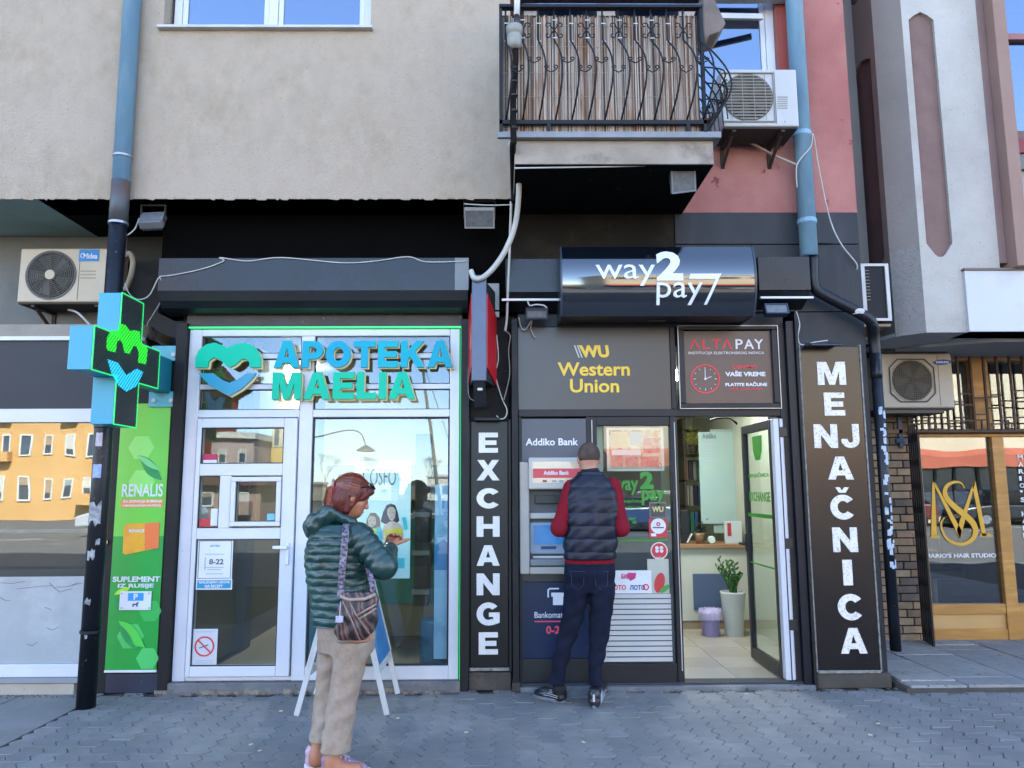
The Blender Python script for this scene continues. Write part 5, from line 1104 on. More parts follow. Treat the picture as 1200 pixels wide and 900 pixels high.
# ------------------------------------------------------------------ floodlights
def flood(label, c, w_, h_, tilt, mat, fins=9, arm=True, roll=0, d=.05):
    t = thing('floodlight', label, 'floodlight', c); R = Matrix.Rotation(math.radians(tilt), 3, 'X') @ Matrix.Rotation(math.radians(roll), 3, 'Y'); cv = Vector(c)
    def tb(name, boxes, m_, bev=.002):
        mb = MB()
        for b_ in boxes: mb.box(*b_, rot=R, piv=(0, 0, 0))
        mb.v = [tuple(Vector(v_) + cv) for v_ in mb.v]; mb.build(name, m_, t, bevel=bev)
    tb('housing', [(-w_/2, w_/2, -d/2, d/2, -h_/2, h_/2)], mat, .004)
    tb('fin', [(-w_/2 + .012 + i*(w_-.024)/fins, -w_/2 + .012 + (i+.45)*(w_-.024)/fins, d/2, d/2 + .02, -h_/2 + .01, h_/2 - .01) for i in range(fins)], mat, 0)
    tb('lens', [(-w_/2 + .012, w_/2 - .012, -d/2 - .003, -d/2 - .0005, -h_/2 + .012, h_/2 - .012)], M('flood_lens', '6f7274', '5c5f62', 30, .25), 0)
    tb('lip', [(-w_/2, w_/2, -d/2 - .008, -d/2, h_/2 - .012, h_/2), (-w_/2, w_/2, -d/2 - .008, -d/2, -h_/2, -h_/2 + .01), (-w_/2, -w_/2 + .01, -d/2 - .008, -d/2, -h_/2 + .01, h_/2 - .012), (w_/2 - .01, w_/2, -d/2 - .008, -d/2, -h_/2 + .01, h_/2 - .012)], mat, 0)
    if arm: mb = MB(); mb.box(cv.x - w_/2 - .008, cv.x - w_/2 - .003, cv.y - .012, cv.y + .012, cv.z - .01, cv.z + h_/2 + .05).box(cv.x + w_/2 + .003, cv.x + w_/2 + .008, cv.y - .012, cv.y + .012, cv.z - .01, cv.z + h_/2 + .05).box(cv.x - w_/2 - .008, cv.x + w_/2 + .008, cv.y - .012, cv.y + .012, cv.z + h_/2 + .05, cv.z + h_/2 + .054); mb.build('arm', frust, t)
    return t
fg = M('flood_grey', '77797b', '6a6c6e', 6, .45, c4='4a4038', s4=30, t4=.7); fdk = M('flood_dark', '3a3d42', '303338', 6, .45)
flood('grey floodlight hanging under the cantilever right of the left downpipe', W(179, 259, -.3), .17, .14, -38, fg, roll=-6)
flood('white framed floodlight under the cantilever above the EXCHANGE pier', W(562, 255, -.3), .23, .15, 40, M('flood_white', '9a9892', '8c8a84', 6, .45), 12)
flood('ribbed pale floodlight hanging from the balcony underside', W(800, 211, -.8), .17, .17, 25, M('flood_pale', '7c868c', '70797f', 6, .45), 10, roll=-7)
flood('small dark floodlight left of the way2pay sign', W(629, 367, -.2), .17, .08, 25, fdk, 8, False)
flood('small dark floodlight right of the way2pay sign', W(909, 364, -.2), .18, .09, -20, M('flood_blue', '2a3448', '222b3c', 6, .35), 8, False)
flood('tiny vented lamp tucked under the way2pay sign', W(768, 374, -.15), .16, .035, 10, M('flood_brown', '3c3428'), 12, False)

# ------------------------------------------------------------------ cables
wc = M('cable_white', 'b4b3ac', 'a09f98', 8, .5); wg = M('cable_grey', '7d7a72', rough=.6); wb = M('cable_black', '15140f', rough=.6)
def cb(label, pts, r=.006, m_=wc, Y=-.05): cable('cable', [W(p[0], p[1], p[2] if len(p) > 2 else Y) for p in pts], r, m_, label)
cb('thick white conduit curving down from the balcony to the EXCHANGE pier', [(599, 168, -.98), (606, 195, -.7), (608, 225, -.6), (604, 262, -.5), (594, 290, -.45), (580, 312, -.4), (566, 325, -.38), (556, 326, -.38), (552, 317, -.36)], .021)
cb('straight white cable dropping from the cantilever corner to the dark side post', [(599, 236, -.37), (597, 300, -.25), (595, 345, -.2), (594, 372, -.15), (592, 388, -.12)], .010)
cb('white cable stapled along the cantilever edge above the white floodlight', [(544, 239, -.36), (572, 240.5, -.36), (600, 240, -.36)], .005)
cb('long white wire sagging along the top of the shutter box', [(187, 324, -.235), (205, 322, -.235), (238, 315, -.235), (262, 306, -.235), (258, 302, -.235), (290, 306, -.235), (330, 302, -.235), (400, 308, -.235), (440, 306, -.235), (478, 301, -.235), (500, 307, -.235), (547, 306, -.235)], .005)
cb('white wire looping from the downpipe to the shutter box corner', [(146, 332, -.3), (152, 345, -.3), (162, 351, -.2), (175, 346, -.2), (187, 325, -.235), (189, 350, -.15), (180, 368, .0), (173, 380, .2), (174, 392, .2)], .005)
cb('black tangle of wire above the cross sign mount', [(174, 384, .2), (170, 388, .1), (178, 398, .1), (184, 390, .1), (178, 384, .1), (186, 400, .0), (192, 404, -.05)], .007, wb)
cb('insulated beige hose looping beside the left downpipe', [(146, 300, .1), (152, 297, .1), (156, 306, .1), (153, 325, .1), (147, 340, .15)], .022, M('hose_beige', '8f8672', '7c7462', 8, .8))
cb('white hose hanging under the cream condenser', [(80, 363, .3), (90, 366, .25), (99, 374, .2), (106, 382, .1)], .009)
cb('thin wire from the left floodlight back to the downpipe', [(163, 256, -.3), (158, 268, -.35), (150, 275, -.38), (145, 275, -.38)], .005)
cb('white wire zigzagging down the EXCHANGE pier from the red board', [(582, 392, -.05), (584, 420, -.05), (581, 440, -.05), (588, 466, -.05), (594, 480, -.06), (592, 489, -.07), (586, 491, -.08), (582, 487, -.08)], .0045)
cb('black wire hanging left of the red board', [(549, 430, -.07), (549, 462, -.07), (556, 470, -.06), (560, 472, -.05)], .004, wg)
cb('grey wires hanging beside the side post under the white cable', [(593, 388, -.1), (598, 394, -.08), (596, 410, -.08), (597, 440, -.075), (590, 470, -.07)], .004, wg)
cb('white loop of wire under the small left floodlight', [(608, 372, -.1), (611, 384, -.05), (616, 386, -.05), (623, 376, -.15), (622, 386, -.05), (627, 396, -.02)], .005)
cb('white bent connector beside the small left floodlight', [(618, 352, -.21), (621, 358, -.21), (628, 357, -.21), (637, 358, -.22), (641, 361, -.22)], .007)
cb('cream hose running from the slatted condenser to the right downpipe', [(866, 163, -.1), (885, 170, -.08), (905, 181, -.1), (933, 193, -.18)], .010, M('hose_cream', 'a5988c', rough=.6))
cb('white wire hanging from the downpipe across the slate band to the corner condenser', [(934, 220, -.18), (934, 193, -.2), (950, 172, -.2), (953, 158, -.2), (960, 200, -.1), (972, 255, -.05), (985, 285, -.05), (1003, 308, -.02), (1004, 316, .0)], .0055)
cb('white wire looping down the right pier to the lamp hood', [(933, 365, -.08), (937, 380, -.06), (935, 395, -.06), (939, 404, -.06), (955, 401, -.08), (970, 399, -.1)], .0055)
cb('thin white wire along the slate band seam above the downpipe bend', [(955, 284.5, -.02), (975, 285, -.02)], .004, wb)
cb('braided pink cable clipped beside the right downpipe', [(922, -30, -.03), (923, 20, -.03), (926, 75, -.03)], .010, M('braid', 'a08a80', '4a3a36', 60, .8))
cb('black cable stapled along the balcony underside', [(603, 197, -.93), (700, 195.5, -.93), (782, 193, -.93), (790, 190, -.9), (796, 196, -.85)], .006, whitem)

# ------------------------------------------------------------------ projecting red board over the EXCHANGE pier
rb = thing('projecting_sign', 'narrow projecting board with red faces and grey edge above the EXCHANGE panel', 'sign', W(568, 400, -.3))
q = R4(553, 322, 570, 446, -.36)
bx('grey_edge', q[0], q[2], -.36, -.34, q[1], q[3], M('edge_blue_grey', '46506a', '3e4860', 3, .35, c4='b0b4ba', s4=60, t4=.78), rb, .004)
MB().prism([(q[0] + .004, -.339), (q[2] - .002, -.339), (q[2] + .062, -.03), (q[0] - .03, -.03)], q[1] + .0, q[3] - .05, 'XY').build('body', M('sign_core', '26262a'), rb)
q5 = W(575, 352, -.2).z
redm = M('sign_red', 'b81f2c', 'a81a26', 3, .4)
for xa5, xb5 in ((q[2], q[2] + .066), (q[0], q[0] - .034)):
    s5 = 1 if xb5 > xa5 else -1
    MB().add([(xa5, -.335, q5 + .02), (xa5, -.335, q[1] + .10), (xb5, -.05, q[1] - .0), (xb5, -.05, q5 - .1), (xa5 + s5*.008, -.335, q5 + .02), (xa5 + s5*.008, -.335, q[1] + .10), (xb5 + s5*.008, -.05, q[1]), (xb5 + s5*.008, -.05, q5 - .1)], [[0,1,2,3],[4,5,6,7],[0,1,5,4],[1,2,6,5],[2,3,7,6],[3,0,4,7]]).build('red_face', redm, rb)
wbd = thing('sign_panel', 'small white plate on the pier behind the projecting red board', 'sign', W(578, 350, -.02)); pbox('plate', 570, 332, 585, 363, -.03, .02, M('plate_pale', '9fa3a0'), wbd); pbox('plate', 577, 365, 585, 371.5, -.03, .02, M('plate_pale', ''), wbd)
dv = thing('switch_box', 'dark metal lamp box hanging under the projecting red board', 'box', W(567, 458, -.2)); q2 = R4(556, 447, 577, 470, -.2)
MB().prism([(-.36, q[1] - .002), (-.34, q[1] - .002), (-.06, q[1] - .13), (-.06, q[1] - .16), (-.1, q[1] - .17)], q[0] + .01, q[2] - .01, 'YZ').build('body', M('box_dark', '2c3238'), dv); bx('lamp', q[0] + .04, q[2] - .03, -.3, -.27, q[1] - .065, q[1] - .045, whitem, dv)

# ------------------------------------------------------------------ pharmacy cross, standing out from the wall
cx_ = W(109, 407, -1.21).x                                 # plane of the display face
cr_ = thing('pharmacy_cross', 'turquoise pharmacy cross with green display standing out over the left pillar', 'sign', (cx_ - .08, -.7, 1.9))
y0_, y1_, y2_, y3_ = -1.21, -.90, -.59, -.29               # near end, near side of upright, far side, far end
zc0, zc1, zc2, zc3 = W(120, 497, -.9).z, W(95, 433, -1.21).z, W(95, 381.5, -1.21).z, W(127, 343, -.9).z
xt = cx_ - .152
aq = M('cross_aqua', '1f90ac', '2494ae', 2, .35); aq2 = M('cross_aqua_low', '3aa3ab', rough=.4)
poly = [(y0_, zc1), (y1_, zc1), (y1_, zc0), (y2_, zc0), (y2_, zc1), (y3_, zc1), (y3_, zc2), (y2_, zc2), (y2_, zc3), (y1_, zc3), (y1_, zc2), (y0_, zc2)]
MB().prism(poly, xt, cx_ - .006, 'YZ').build('casing', aq, cr_, bevel=.003)
ds = M('display_dark', '2a2f2e', '343a38', 40, .4); MB().prism([(a*.992 + (-.75)*.008, b*.992 + 2.35*.008) for a, b in poly], cx_ - .0055, cx_, 'YZ').build('display', ds, cr_)
rim = MB()
for i in range(12): a, b = poly[i], poly[(i+1) % 12]; rim.bar((cx_ + .001, a[0], a[1]), (cx_ + .001, b[0], b[1]), .008, .006, (1, 0, 0))
rim.build('green_rim', M('rim_green', '24c46a', rough=.4, emit='20d060', estr=.1), cr_)
# LED rows: diagonal ridges
rg = MB(); 
for k in range(-60, 60):
    pass
lg = M('led_green', '28c828', rough=.5, emit='28e020', estr=.10); lb_ = M('led_blue', '2cc0e8', rough=.5, emit='28b8e8', estr=.08)
def pface(px, py):                                        # photo point -> (y, z) on the display plane X = cx_
    d = CROT @ Vector(((px - 600)/900, (450 - py)/900, -1)); t = (cx_ + .003 - EYE.x)/d.x; p = EYE + d*t; return (p.y, p.z)
mg_ = [(125, 408), (125.5, 396), (131, 387), (139, 387), (140, 379), (147, 381), (152, 388), (158, 387), (164, 389), (164.5, 401), (170, 405), (173, 409), (171, 427), (162, 425), (163, 413), (160, 406), (156, 405), (152, 415), (146, 413), (144, 403), (141, 398), (137, 400), (135.5, 413), (127, 411)]
MB().prism([pface(*p) for p in mg_], cx_ + .001, cx_ + .004, 'YZ').build('green_figure', lg, cr_)
vb_ = [(126, 421), (138, 425), (148, 440), (160, 432), (168, 436), (159, 453), (148, 459), (139, 452), (131, 438)]
MB().prism([pface(*p) for p in vb_], cx_ + .001, cx_ + .004, 'YZ').build('blue_figure', lb_, cr_)
mr = MB()                                                 # dark diagonal module joints over the display
def inside(y, z_): return (y0_ + .008 < y < y3_ - .008 and zc1 + .008 < z_ < zc2 - .008) or (y1_ + .008 < y < y2_ - .008 and zc0 + .008 < z_ < zc3 - .008)
k = -1.2
while k < 1.3:
    seg = None
    for i in range(0, 160):
        y = y0_ + (y3_ - y0_)*i/160; z_ = 2.35 + (y + .75)*1.0 + k
        if inside(y, z_):
            if seg is None: seg = [(y, z_), (y, z_)]
            else: seg[1] = (y, z_)
        elif seg: mr.bar((cx_ + .0045, *seg[0]), (cx_ + .0045, *seg[1]), .004, .002, (1, 0, 0)) if seg[1] != seg[0] else None; seg = None
    if seg and seg[1] != seg[0]: mr.bar((cx_ + .0045, *seg[0]), (cx_ + .0045, *seg[1]), .004, .002, (1, 0, 0))
    k += .034
mr.build('module_joint', M('led_joint', '1d2221'), cr_)
bx('mount_box', xt + .02, cx_ - .01, y3_ + .001, -.04, zc1 - .0, zc2 - .02, M('cross_teal', '126c7c', '10606e', 3, .4), cr_, .004)
for za in (zc2 - .03, zc1 - .11):
    mp_ = bx('mount_plate', xt - .02, cx_ + .03, -.041 - .01, -.03, za, za + .12, M('plate_aqua', '4a98a4', '5aa4ac', 8, .4), cr_, .003)
    bo = MB()
    for xx in (xt + .02, cx_ - .0): disc(bo, xx, za + .05, .016, -.06, -.05, 12)
    bo.build('bolt', whitem, mp_)
# ------------------------------------------------------------------ neighbouring building on the right
rbld = thing('neighbour_building', 'tall neighbouring building with pale faceted pilaster and brown recessed panels', 'building', (4, 1.5, 0))
YF = .35                                                  # front of its upper storeys (camera distance 6.3)
hz_ = 573
def xh(px, py, Y): return W(px, py, Y).x
XB = xh(1068, 165, YF); XD = xh(1158, 165, YF)
XA = XB - .17; YA = YF + .18
zb = 2.76
ZT = 14.0
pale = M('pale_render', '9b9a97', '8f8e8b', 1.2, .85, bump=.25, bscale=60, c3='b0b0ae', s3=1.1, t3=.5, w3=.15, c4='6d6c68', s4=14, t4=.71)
rough_ = M('pebble_render', '8d8c88', '82817e', 30, .95, bump=.9, bscale=70, c4='5c5c5a', s4=60, t4=.66, dist=.01)
side_m = M('side_render', '7f7a76', '746f6b', 1.5, .9, bump=.3, bscale=60)  # pale render darkened; shade of the side face is put into the colour
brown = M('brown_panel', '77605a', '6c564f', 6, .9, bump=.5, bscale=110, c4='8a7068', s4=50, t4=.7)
brown2 = M('brown_pilaster', '7c6560', '725c57', 2, .85, bump=.3, bscale=60)
zsp = W(1090, 262, YF).z                                 # above this smooth, below pebbled
mass = MB(); mass.prism([(2.97, 3.0), (XA, 3.0), (XA, YA), (XB, YF), (XD, YF), (XD + .0, YF + .28), (XD + 10, YF + .28), (XD + 10, 6), (2.97, 6)], zb, ZT, 'XY')
# faces built as slabs so the recessed panels are real
def slabpanel(p0, p1, z0, z1, holes, mat, matp, dep, name):
    """wall strip from p0 to p1 in plan; holes: (u0,u1,za,zc) recessed lozenge-ended panels"""
    p0, p1 = Vector((*p0, 0)), Vector((*p1, 0)); L = (p1 - p0).length; t = (p1 - p0)/L; nrm = Vector((t.y, -t.x, 0))
    if nrm.y > .5: nrm = -nrm
    def q(u, z_, d=0): v_ = p0 + t*u - nrm*d; return (v_.x, v_.y, z_)
    mb = MB(); holes = sorted(holes, key=lambda h_: h_[2])
    if not holes: mb.quad(q(0, z0), q(L, z0), q(L, z1), q(0, z1))
    else:
        u0, u1 = holes[0][0], holes[0][1]
        mb.quad(q(0, z0), q(u0, z0), q(u0, z1), q(0, z1)); mb.quad(q(u1, z0), q(L, z0), q(L, z1), q(u1, z1))
        zp = z0; c = (u1 - u0)*.3
        for (_, _, za, zc) in holes:
            lo = [(u0, za + .12), (u0 + c, za + .02), (u0 + c + (u1-u0)*.12, za), (u1 - c - (u1-u0)*.12, za), (u1 - c, za + .02), (u1, za + .12)]
            hi = [(u1, zc - .075), (u1 - c*.8, zc - .03), ((u0+u1)/2, zc), (u0 + c*.8, zc - .03), (u0, zc - .075)]
            mb.add([q(u0, zp), q(u1, zp)] + [q(*p) for p in lo[::-1]], [list(range(8))])
            out = lo + hi; n = len(out)
            mb.add([q(*p) for p in out] + [q(*p, dep) for p in out], [[i, (i+1) % n, n+(i+1) % n, n+i] for i in range(n)])
            MB().add([q(*p, dep) for p in out], [list(range(n))]).build('recessed_panel', matp, rbld)
            zp = zc; hp2 = hi
            nxt = z1
            mb.add([q(*p) for p in hi[::-1]] + [], [list(range(5))]) if False else None
            # fill between this panel's top and the straight line at zc+.0
            mb.add([q(*p) for p in hi] + [q(u0, zc + .02), q(u1, zc + .02)], [[6, 0, 1, 2, 3, 4, 5]]); zp = zc + .02
        mb.add([q(u0, zp), q(u1, zp), q(u1, z1), q(u0, z1)], [[0, 1, 2, 3]])
    return mb.build(name, mat, rbld)
u = lambda px, py: xh(px, py, YF) - XB
zpb = W(1100, 301, YF).z; zpt = W(1080, 14, YF).z
sidep = (XA, 2.6)
slabpanel((XB, YF), (XD, YF), zsp, ZT, [(u(1076, 165), u(1106, 165), zsp - .0 + .001, zpt), (u(1076, 165), u(1106, 165), zpt + .75, zpt + 3)], pale, brown, .03, 'pilaster_front') if False else None
# front: pebbled foot and smooth shaft in one strip each, panel running through
slabpanel((XB, YF), (XD, YF), zb, ZT, [(u(1076, 165), u(1106, 165), zpb, zpt), (u(1076, 165), u(1106, 165), zpt + .8, zpt + 4)], M('pale_two', 'a09c94', '948f87', 1.2, .85, bump=.35, bscale=60, c3='aeaba4', s3=1.1, t3=.5, w3=.15, c4='76746e', s4=60, t4=.66), brown, .03, 'pilaster_front')
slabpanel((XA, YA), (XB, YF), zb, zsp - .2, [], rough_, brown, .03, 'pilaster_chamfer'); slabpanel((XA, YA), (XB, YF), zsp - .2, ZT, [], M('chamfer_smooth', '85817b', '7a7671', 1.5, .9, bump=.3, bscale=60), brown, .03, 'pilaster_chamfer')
def side_y(px, py):                                       # photo point onto the side plane X = XA
    d = CROT @ Vector(((px - 600)/900, (450 - py)/900, -1)); t = (XA - EYE.x)/d.x; return (EYE + d*t)
ya, yb2 = side_y(1027, 165).y, side_y(1003, 165).y
s1 = side_y(1015, 64).z
slabpanel((XA, 2.6), (XA, YA), zb, ZT, [(2.6 - min(yb2, 2.0), 2.6 - max(ya, .62), zb + .02 + .6, s1), (2.6 - min(yb2, 2.0), 2.6 - max(ya, .62), s1 + .6, s1 + 4)], side_m, M('brown_shade_panel', '5c4a48', '544341', 4, .9, bump=.4, bscale=90), .03, 'pilaster_side')  # side panels in a darkened brown, the shade is in the colour
MB().box(XA - .0, XD, YF + .75, YF + 4, zb + .02, ZT).build('core', pale, rbld)
bx('pilaster_soffit_edge', XA - .3, XA - .001, .9, 3, zb, ZT, side_m, rbld, 0)
# brown pilaster, window and band
XP0 = XD; XP1 = xh(1188, 165, YF - .06)
bx('brown_reveal', XD - .0, XD + .07, YF - .0, YF + .5, zb + .6, ZT, brown2, rbld, .004)
bx('brown_pilaster', XD + .071, XP1, YF - .12, YF + .4, W(1190, 312, YF - .1).z, ZT, M('brown_light', '8f7468', '856b60', 2, .85, bump=.3, bscale=60), rbld, .006)
wb0, wb1 = W(1190, 166, YF).z, W(1190, -60, YF).z
window(rbld, XP1 + .0, wb0 + .02, XP1 + 1.4, wb0 + 1.6, YF + .02, (.5,), M('brown_frame', '6a4a44'), gl_up, .05)
bx('upper_room', XP1, XP1 + 1.6, YF + .2, YF + .25, wb0, wb0 + 1.7, M('room_blinds', '5c6a7c', '8a98aa', 18, .7, stretch=(.1, .1, 3)), rbld, 0)
bx('window_rail', XP1 + .03, XP1 + 1.38, YF + .0, YF + .05, W(1190, 46, YF).z, W(1190, 39, YF).z, M('rail_red', '8a5a54'), rbld, .002)
for k5 in range(14): bx('blind_slat', XP1 + .06, XP1 + 1.3, YF + .10, YF + .13, wb0 + .1 + k5*.045, wb0 + .13 + k5*.045, M('slat_pale', 'c4ccd8'), rbld, 0)
bx('red_band', XP1, XP1 + 6, YF - .02, YF + .3, W(1195, 180, YF).z, wb0 + .02, M('band_red', '7a2a28'), rbld)
bx('grey_band', XP1, XP1 + 6, YF + .0, YF + .3, W(1195, 198, YF).z, W(1195, 180, YF).z - .002, grey_wall, rbld)
bx('lower_infill', XP1, XP1 + 6, YF + .04, YF + .3, zb + .5, W(1195, 198, YF).z - .002, M('infill_pale', '9a968e', '8c8880', 3, .8), rbld)
bx('wall_above', XP1 + 1.6, XP1 + 8, YF + .0, YF + .3, wb0, ZT, pale, rbld)
bx('wall_above', XP1, XP1 + 1.6, YF + .04, YF + .3, wb0 + 1.62, ZT, pale, rbld)
# white fascia and soffit
YFA = YF - .03; XW = xh(1133, 350, YFA)
wf = bx('white_fascia', XW, XW + 8, YFA, YF + .27, zb, W(1165, 317, YFA).z, M('fascia_white', 'b9bbc0', 'b2b4b9', 1.5, .6, c3='a8a9ab', s3=1, t3=.6), rbld, .003)
bx('fascia_cap', XW - .01, XW + 8, YFA - .015, YF + .27, W(1165, 317, YFA).z + .001, W(1165, 317, YFA).z + .02, M('cap_brown', '6a5c50'), rbld, .002)
MB().prism([(XA - .3, 1.6), (XA, YA + .01), (XB, YF + .01), (XW + .01, YF + .005), (XW + .01, YFA + .01), (XW + 8, YFA + .01), (XW + 8, 1.6)], zb - .0, zb + .03, 'XY').build('soffit', M('soffit_grey', 'a4a8ac', '9a9ea2', 2, .85), rbld)
MB().prism([(XW - .5, 1.5), (XW - .1, .9), (XW + .4, .62), (XW + 8, .62), (XW + 8, 1.5)], zb - .03, zb - .001, 'XY').build('soffit_step', M('soffit_dark', '94989c', '8a8e92', 2, .85), rbld)
# ------------------------------------------------------------------ brick pier
YR = 1.45; FZ = .035
bp = thing('brick_pier', 'narrow pier of long tan bricks beside the hair studio window', 'pier', (3.9, YR, 0))
bxa, bxb = xh(1033, 620, YR), xh(1082, 640, YR)
bx('mortar_core', bxa - .4, bxb, YR + .012, YR + .4, 0, zb, M('mortar_dark', '201d1a', '171513', 20, .95), bp, 0)
bm_ = [M('brick_%d' % i, a, b, 14, .85, bump=.6, bscale=120, c4='3a322b', s4=50, t4=.72) for i, (a, b) in enumerate((('957a5e', '826a50'), ('a38a6c', '8f775c'), ('7c6650', '6c5845'), ('8a7058', '9a7d60'), ('6b5c50', '5c4f45')))]
bmeshes = []
for L in (.215, .10):
    for mi in range(5):
        o = MB().box(-L/2, L/2, -.05, .05, -.031, .031).build('brick', bm_[mi], None); bmeshes.append((L, mi, o.data)); bpy.data.objects.remove(o)
def brick(x0, x1, z_, rnd=random.Random(8)):
    L = x1 - x0; want = .215 if L > .15 else .10
    me = rnd.choice([m_ for l_, i, m_ in bmeshes if l_ == want]); o = bpy.data.objects.new('brick', me); link(o, bp)
    o.location = Vector(((x0+x1)/2, YR + .05 + rnd.uniform(-.004, .004), z_)) - wloc(bp); o.scale = (L/want, 1, 1)
    b = o.modifiers.new('b', 'BEVEL'); b.width = .003; b.segments = 1; b.limit_method = 'ANGLE'
zz = FZ + .04; r = 0
while zz < 2.7:
    e = bxa - .3 + (0 if r % 2 else -.11) + (.05 if r % 3 == 0 else 0)
    while e < bxb:
        L = .222 if (int(e*10) + r) % 3 else .222
        a, b = max(e, bxa - .3), min(e + L - .011, bxb)
        if b - a > .04: brick(a, b, zz)
        e += L
    zz += .0735; r += 1
bkt = MB(); xq = xh(1055, 500, YR - .03); bkt.bar((xq, YR - .02, W(1055, 480, YR).z), (xq, YR - .02, W(1055, 525, YR).z), .035, .02, (0, 1, 0)); bkt.box(xq - .05, xq + .06, YR - .04, YR - .01, W(1055, 519, YR).z, W(1055, 514, YR).z)
tag(bkt.build('wall_bracket', M('bracket_blue', '3a4658', rough=.5), None), 'blue-grey steel bracket on the bricks below the beige condenser', 'bracket')
# ------------------------------------------------------------------ hair studio front
hs = thing('shopfront', 'hair studio front in ochre wood frames with a gold monogram', 'shopfront', (5, YR, 0))
hx0_ = xh(1084, 640, YR); zt2, zb2 = W(1140, 512, YR).z, W(1140, 750, YR).z
m0, m1 = xh(1164, 512, YR), xh(1182, 512, YR)
m0, m1 = xh(1177, 640, YR) - .06, xh(1190, 640, YR) + .0
m0, m1 = (xh(1169, 600, YR)), (xh(1183, 600, YR))
hx2 = m1 + 1.0
YR_ = YR + .0
f = MB(); f.box(hx0_, hx0_ + .03, YR_, YR_ + .08, zb2, zt2); f.box(m0, m1, YR_ - .01, YR_ + .08, zb2, zt2); f.box(hx0_ + .03, m0, YR_, YR_ + .08, W(1140, 720, YR).z, W(1140, 708, YR).z); f.box(hx0_ + .03, m0, YR_, YR_ + .08, zb2, W(1140, 737, YR).z); f.box(m1, hx2, YR_, YR_ + .08, zb2, W(1140, 708, YR).z)
f.box(hx0_, hx2, YR_, YR_ + .08, zt2, zt2 + .03)
f.build('frame', ochre, hs, bevel=.005)
bx('panel', hx0_ + .03, m0, YR_ + .02, YR_ + .06, W(1140, 737, YR).z, W(1140, 720, YR).z, M('ochre_light', 'b8935c', 'ab8650', 3, .5), hs, 0)
bx('pane', hx0_ + .03, m0, YR_ + .04, YR_ + .048, W(1140, 708, YR).z, zt2, gl_deep, hs, 0); bx('pane', m1, hx2, YR_ + .04, YR_ + .048, W(1140, 708, YR).z, zt2, gl_deep, hs, 0)
bx('bottom_strip', hx0_, hx2, YR_ - .01, YR_ + .1, FZ + .015, zb2 - .002, M('strip_mauve', '5c5456'), hs)
bx('rail', hx0_ - .3, hx2, YR_ - .03, YR_ + .08, zt2 + .032, zt2 + .075, M('rail_brown', '6a4e34', '5a402a', 5, .6), hs)
gold = M('gold_vinyl', 'c79a2c', 'bf9228', 4, .35)
mo = MB(); GY = YR_ + .036
def gq(px, py): p = W(px, py, GY); return (p.x, p.z)
for pl_ in ([(1091, 628), (1092.5, 565), (1095, 565), (1098, 628)],
            [(1092.5, 564), (1096, 566), (1127, 622), (1125, 632)], [(1125, 632), (1121, 621), (1140, 567), (1143, 564)], [(1139, 567), (1143, 564), (1156, 628), (1151, 628)],
            [(1090, 630.5), (1102, 630.5), (1099, 627.5), (1091, 627.5)], [(1147, 628.5), (1165, 628.5), (1158, 625), (1150, 625)]):
    mo.prism([gq(*p) for p in pl_], GY - .0015, GY)
mo.build('monogram_m', gold, hs)
sp_ = [(1130, 572, 1), (1126, 566, 2), (1118, 565, 3), (1110, 569, 4.2), (1107, 577, 5.2), (1111, 586, 6), (1120, 595, 6.6), (1131, 604, 7), (1140, 613, 6.6), (1143, 622, 6), (1140, 631, 5), (1131, 637, 4), (1120, 637, 3.4), (1110, 632, 2.8), (1104, 622, 2.4), (1103, 612, 2), (1108, 605, 1)]
mo2 = MB(); P3 = [Vector((a, b, w_*.5)) for a, b, w_ in sp_]; cu = []
for i in range(len(P3) - 1):
    a, b, c, d = P3[max(i-1, 0)], P3[i], P3[i+1], P3[min(i+2, len(P3)-1)]
    for k in range(4): t = k/4; cu.append(.5*((2*b)+(c-a)*t+(2*a-5*b+4*c-d)*t*t+(3*b-a-3*c+d)*t**3))
for i in range(len(cu) - 1):
    def nn(j):
        j0, j1 = max(j-1, 0), min(j+1, len(cu)-1); d = Vector((cu[j1].x - cu[j0].x, cu[j1].y - cu[j0].y)).normalized(); return Vector((-d.y, d.x))
    na, nb_ = nn(i), nn(i+1); A, B = cu[i], cu[i+1]
    mo2.prism([gq(A.x + na.x*A.z, A.y + na.y*A.z), gq(B.x + nb_.x*B.z, B.y + nb_.y*B.z), gq(B.x - nb_.x*B.z, B.y - nb_.y*B.z), gq(A.x - na.x*A.z, A.y - na.y*A.z)], GY - .004, GY - .002)
mo2.build('monogram_s', gold, hs)
ptext('lettering', "MARIO'S HAIR STUDIO", 1084.5, 648.5, 1167.5, 653.5, GY + .001, white, hs, .001, .03)
for i, ch in enumerate("MARIO'S HAIR"):
    if ch == ' ': continue
    py = 533 + i*8.3; ptext('lettering', ch, 1192.5 + i*.6, py + (0), 1198.5 + i*.6 if ch not in "I'" else 1195.5 + i*.6, py + 5.5 if ch != "'" else py + 2.5, GY + .001, white, hs, .001, .03)
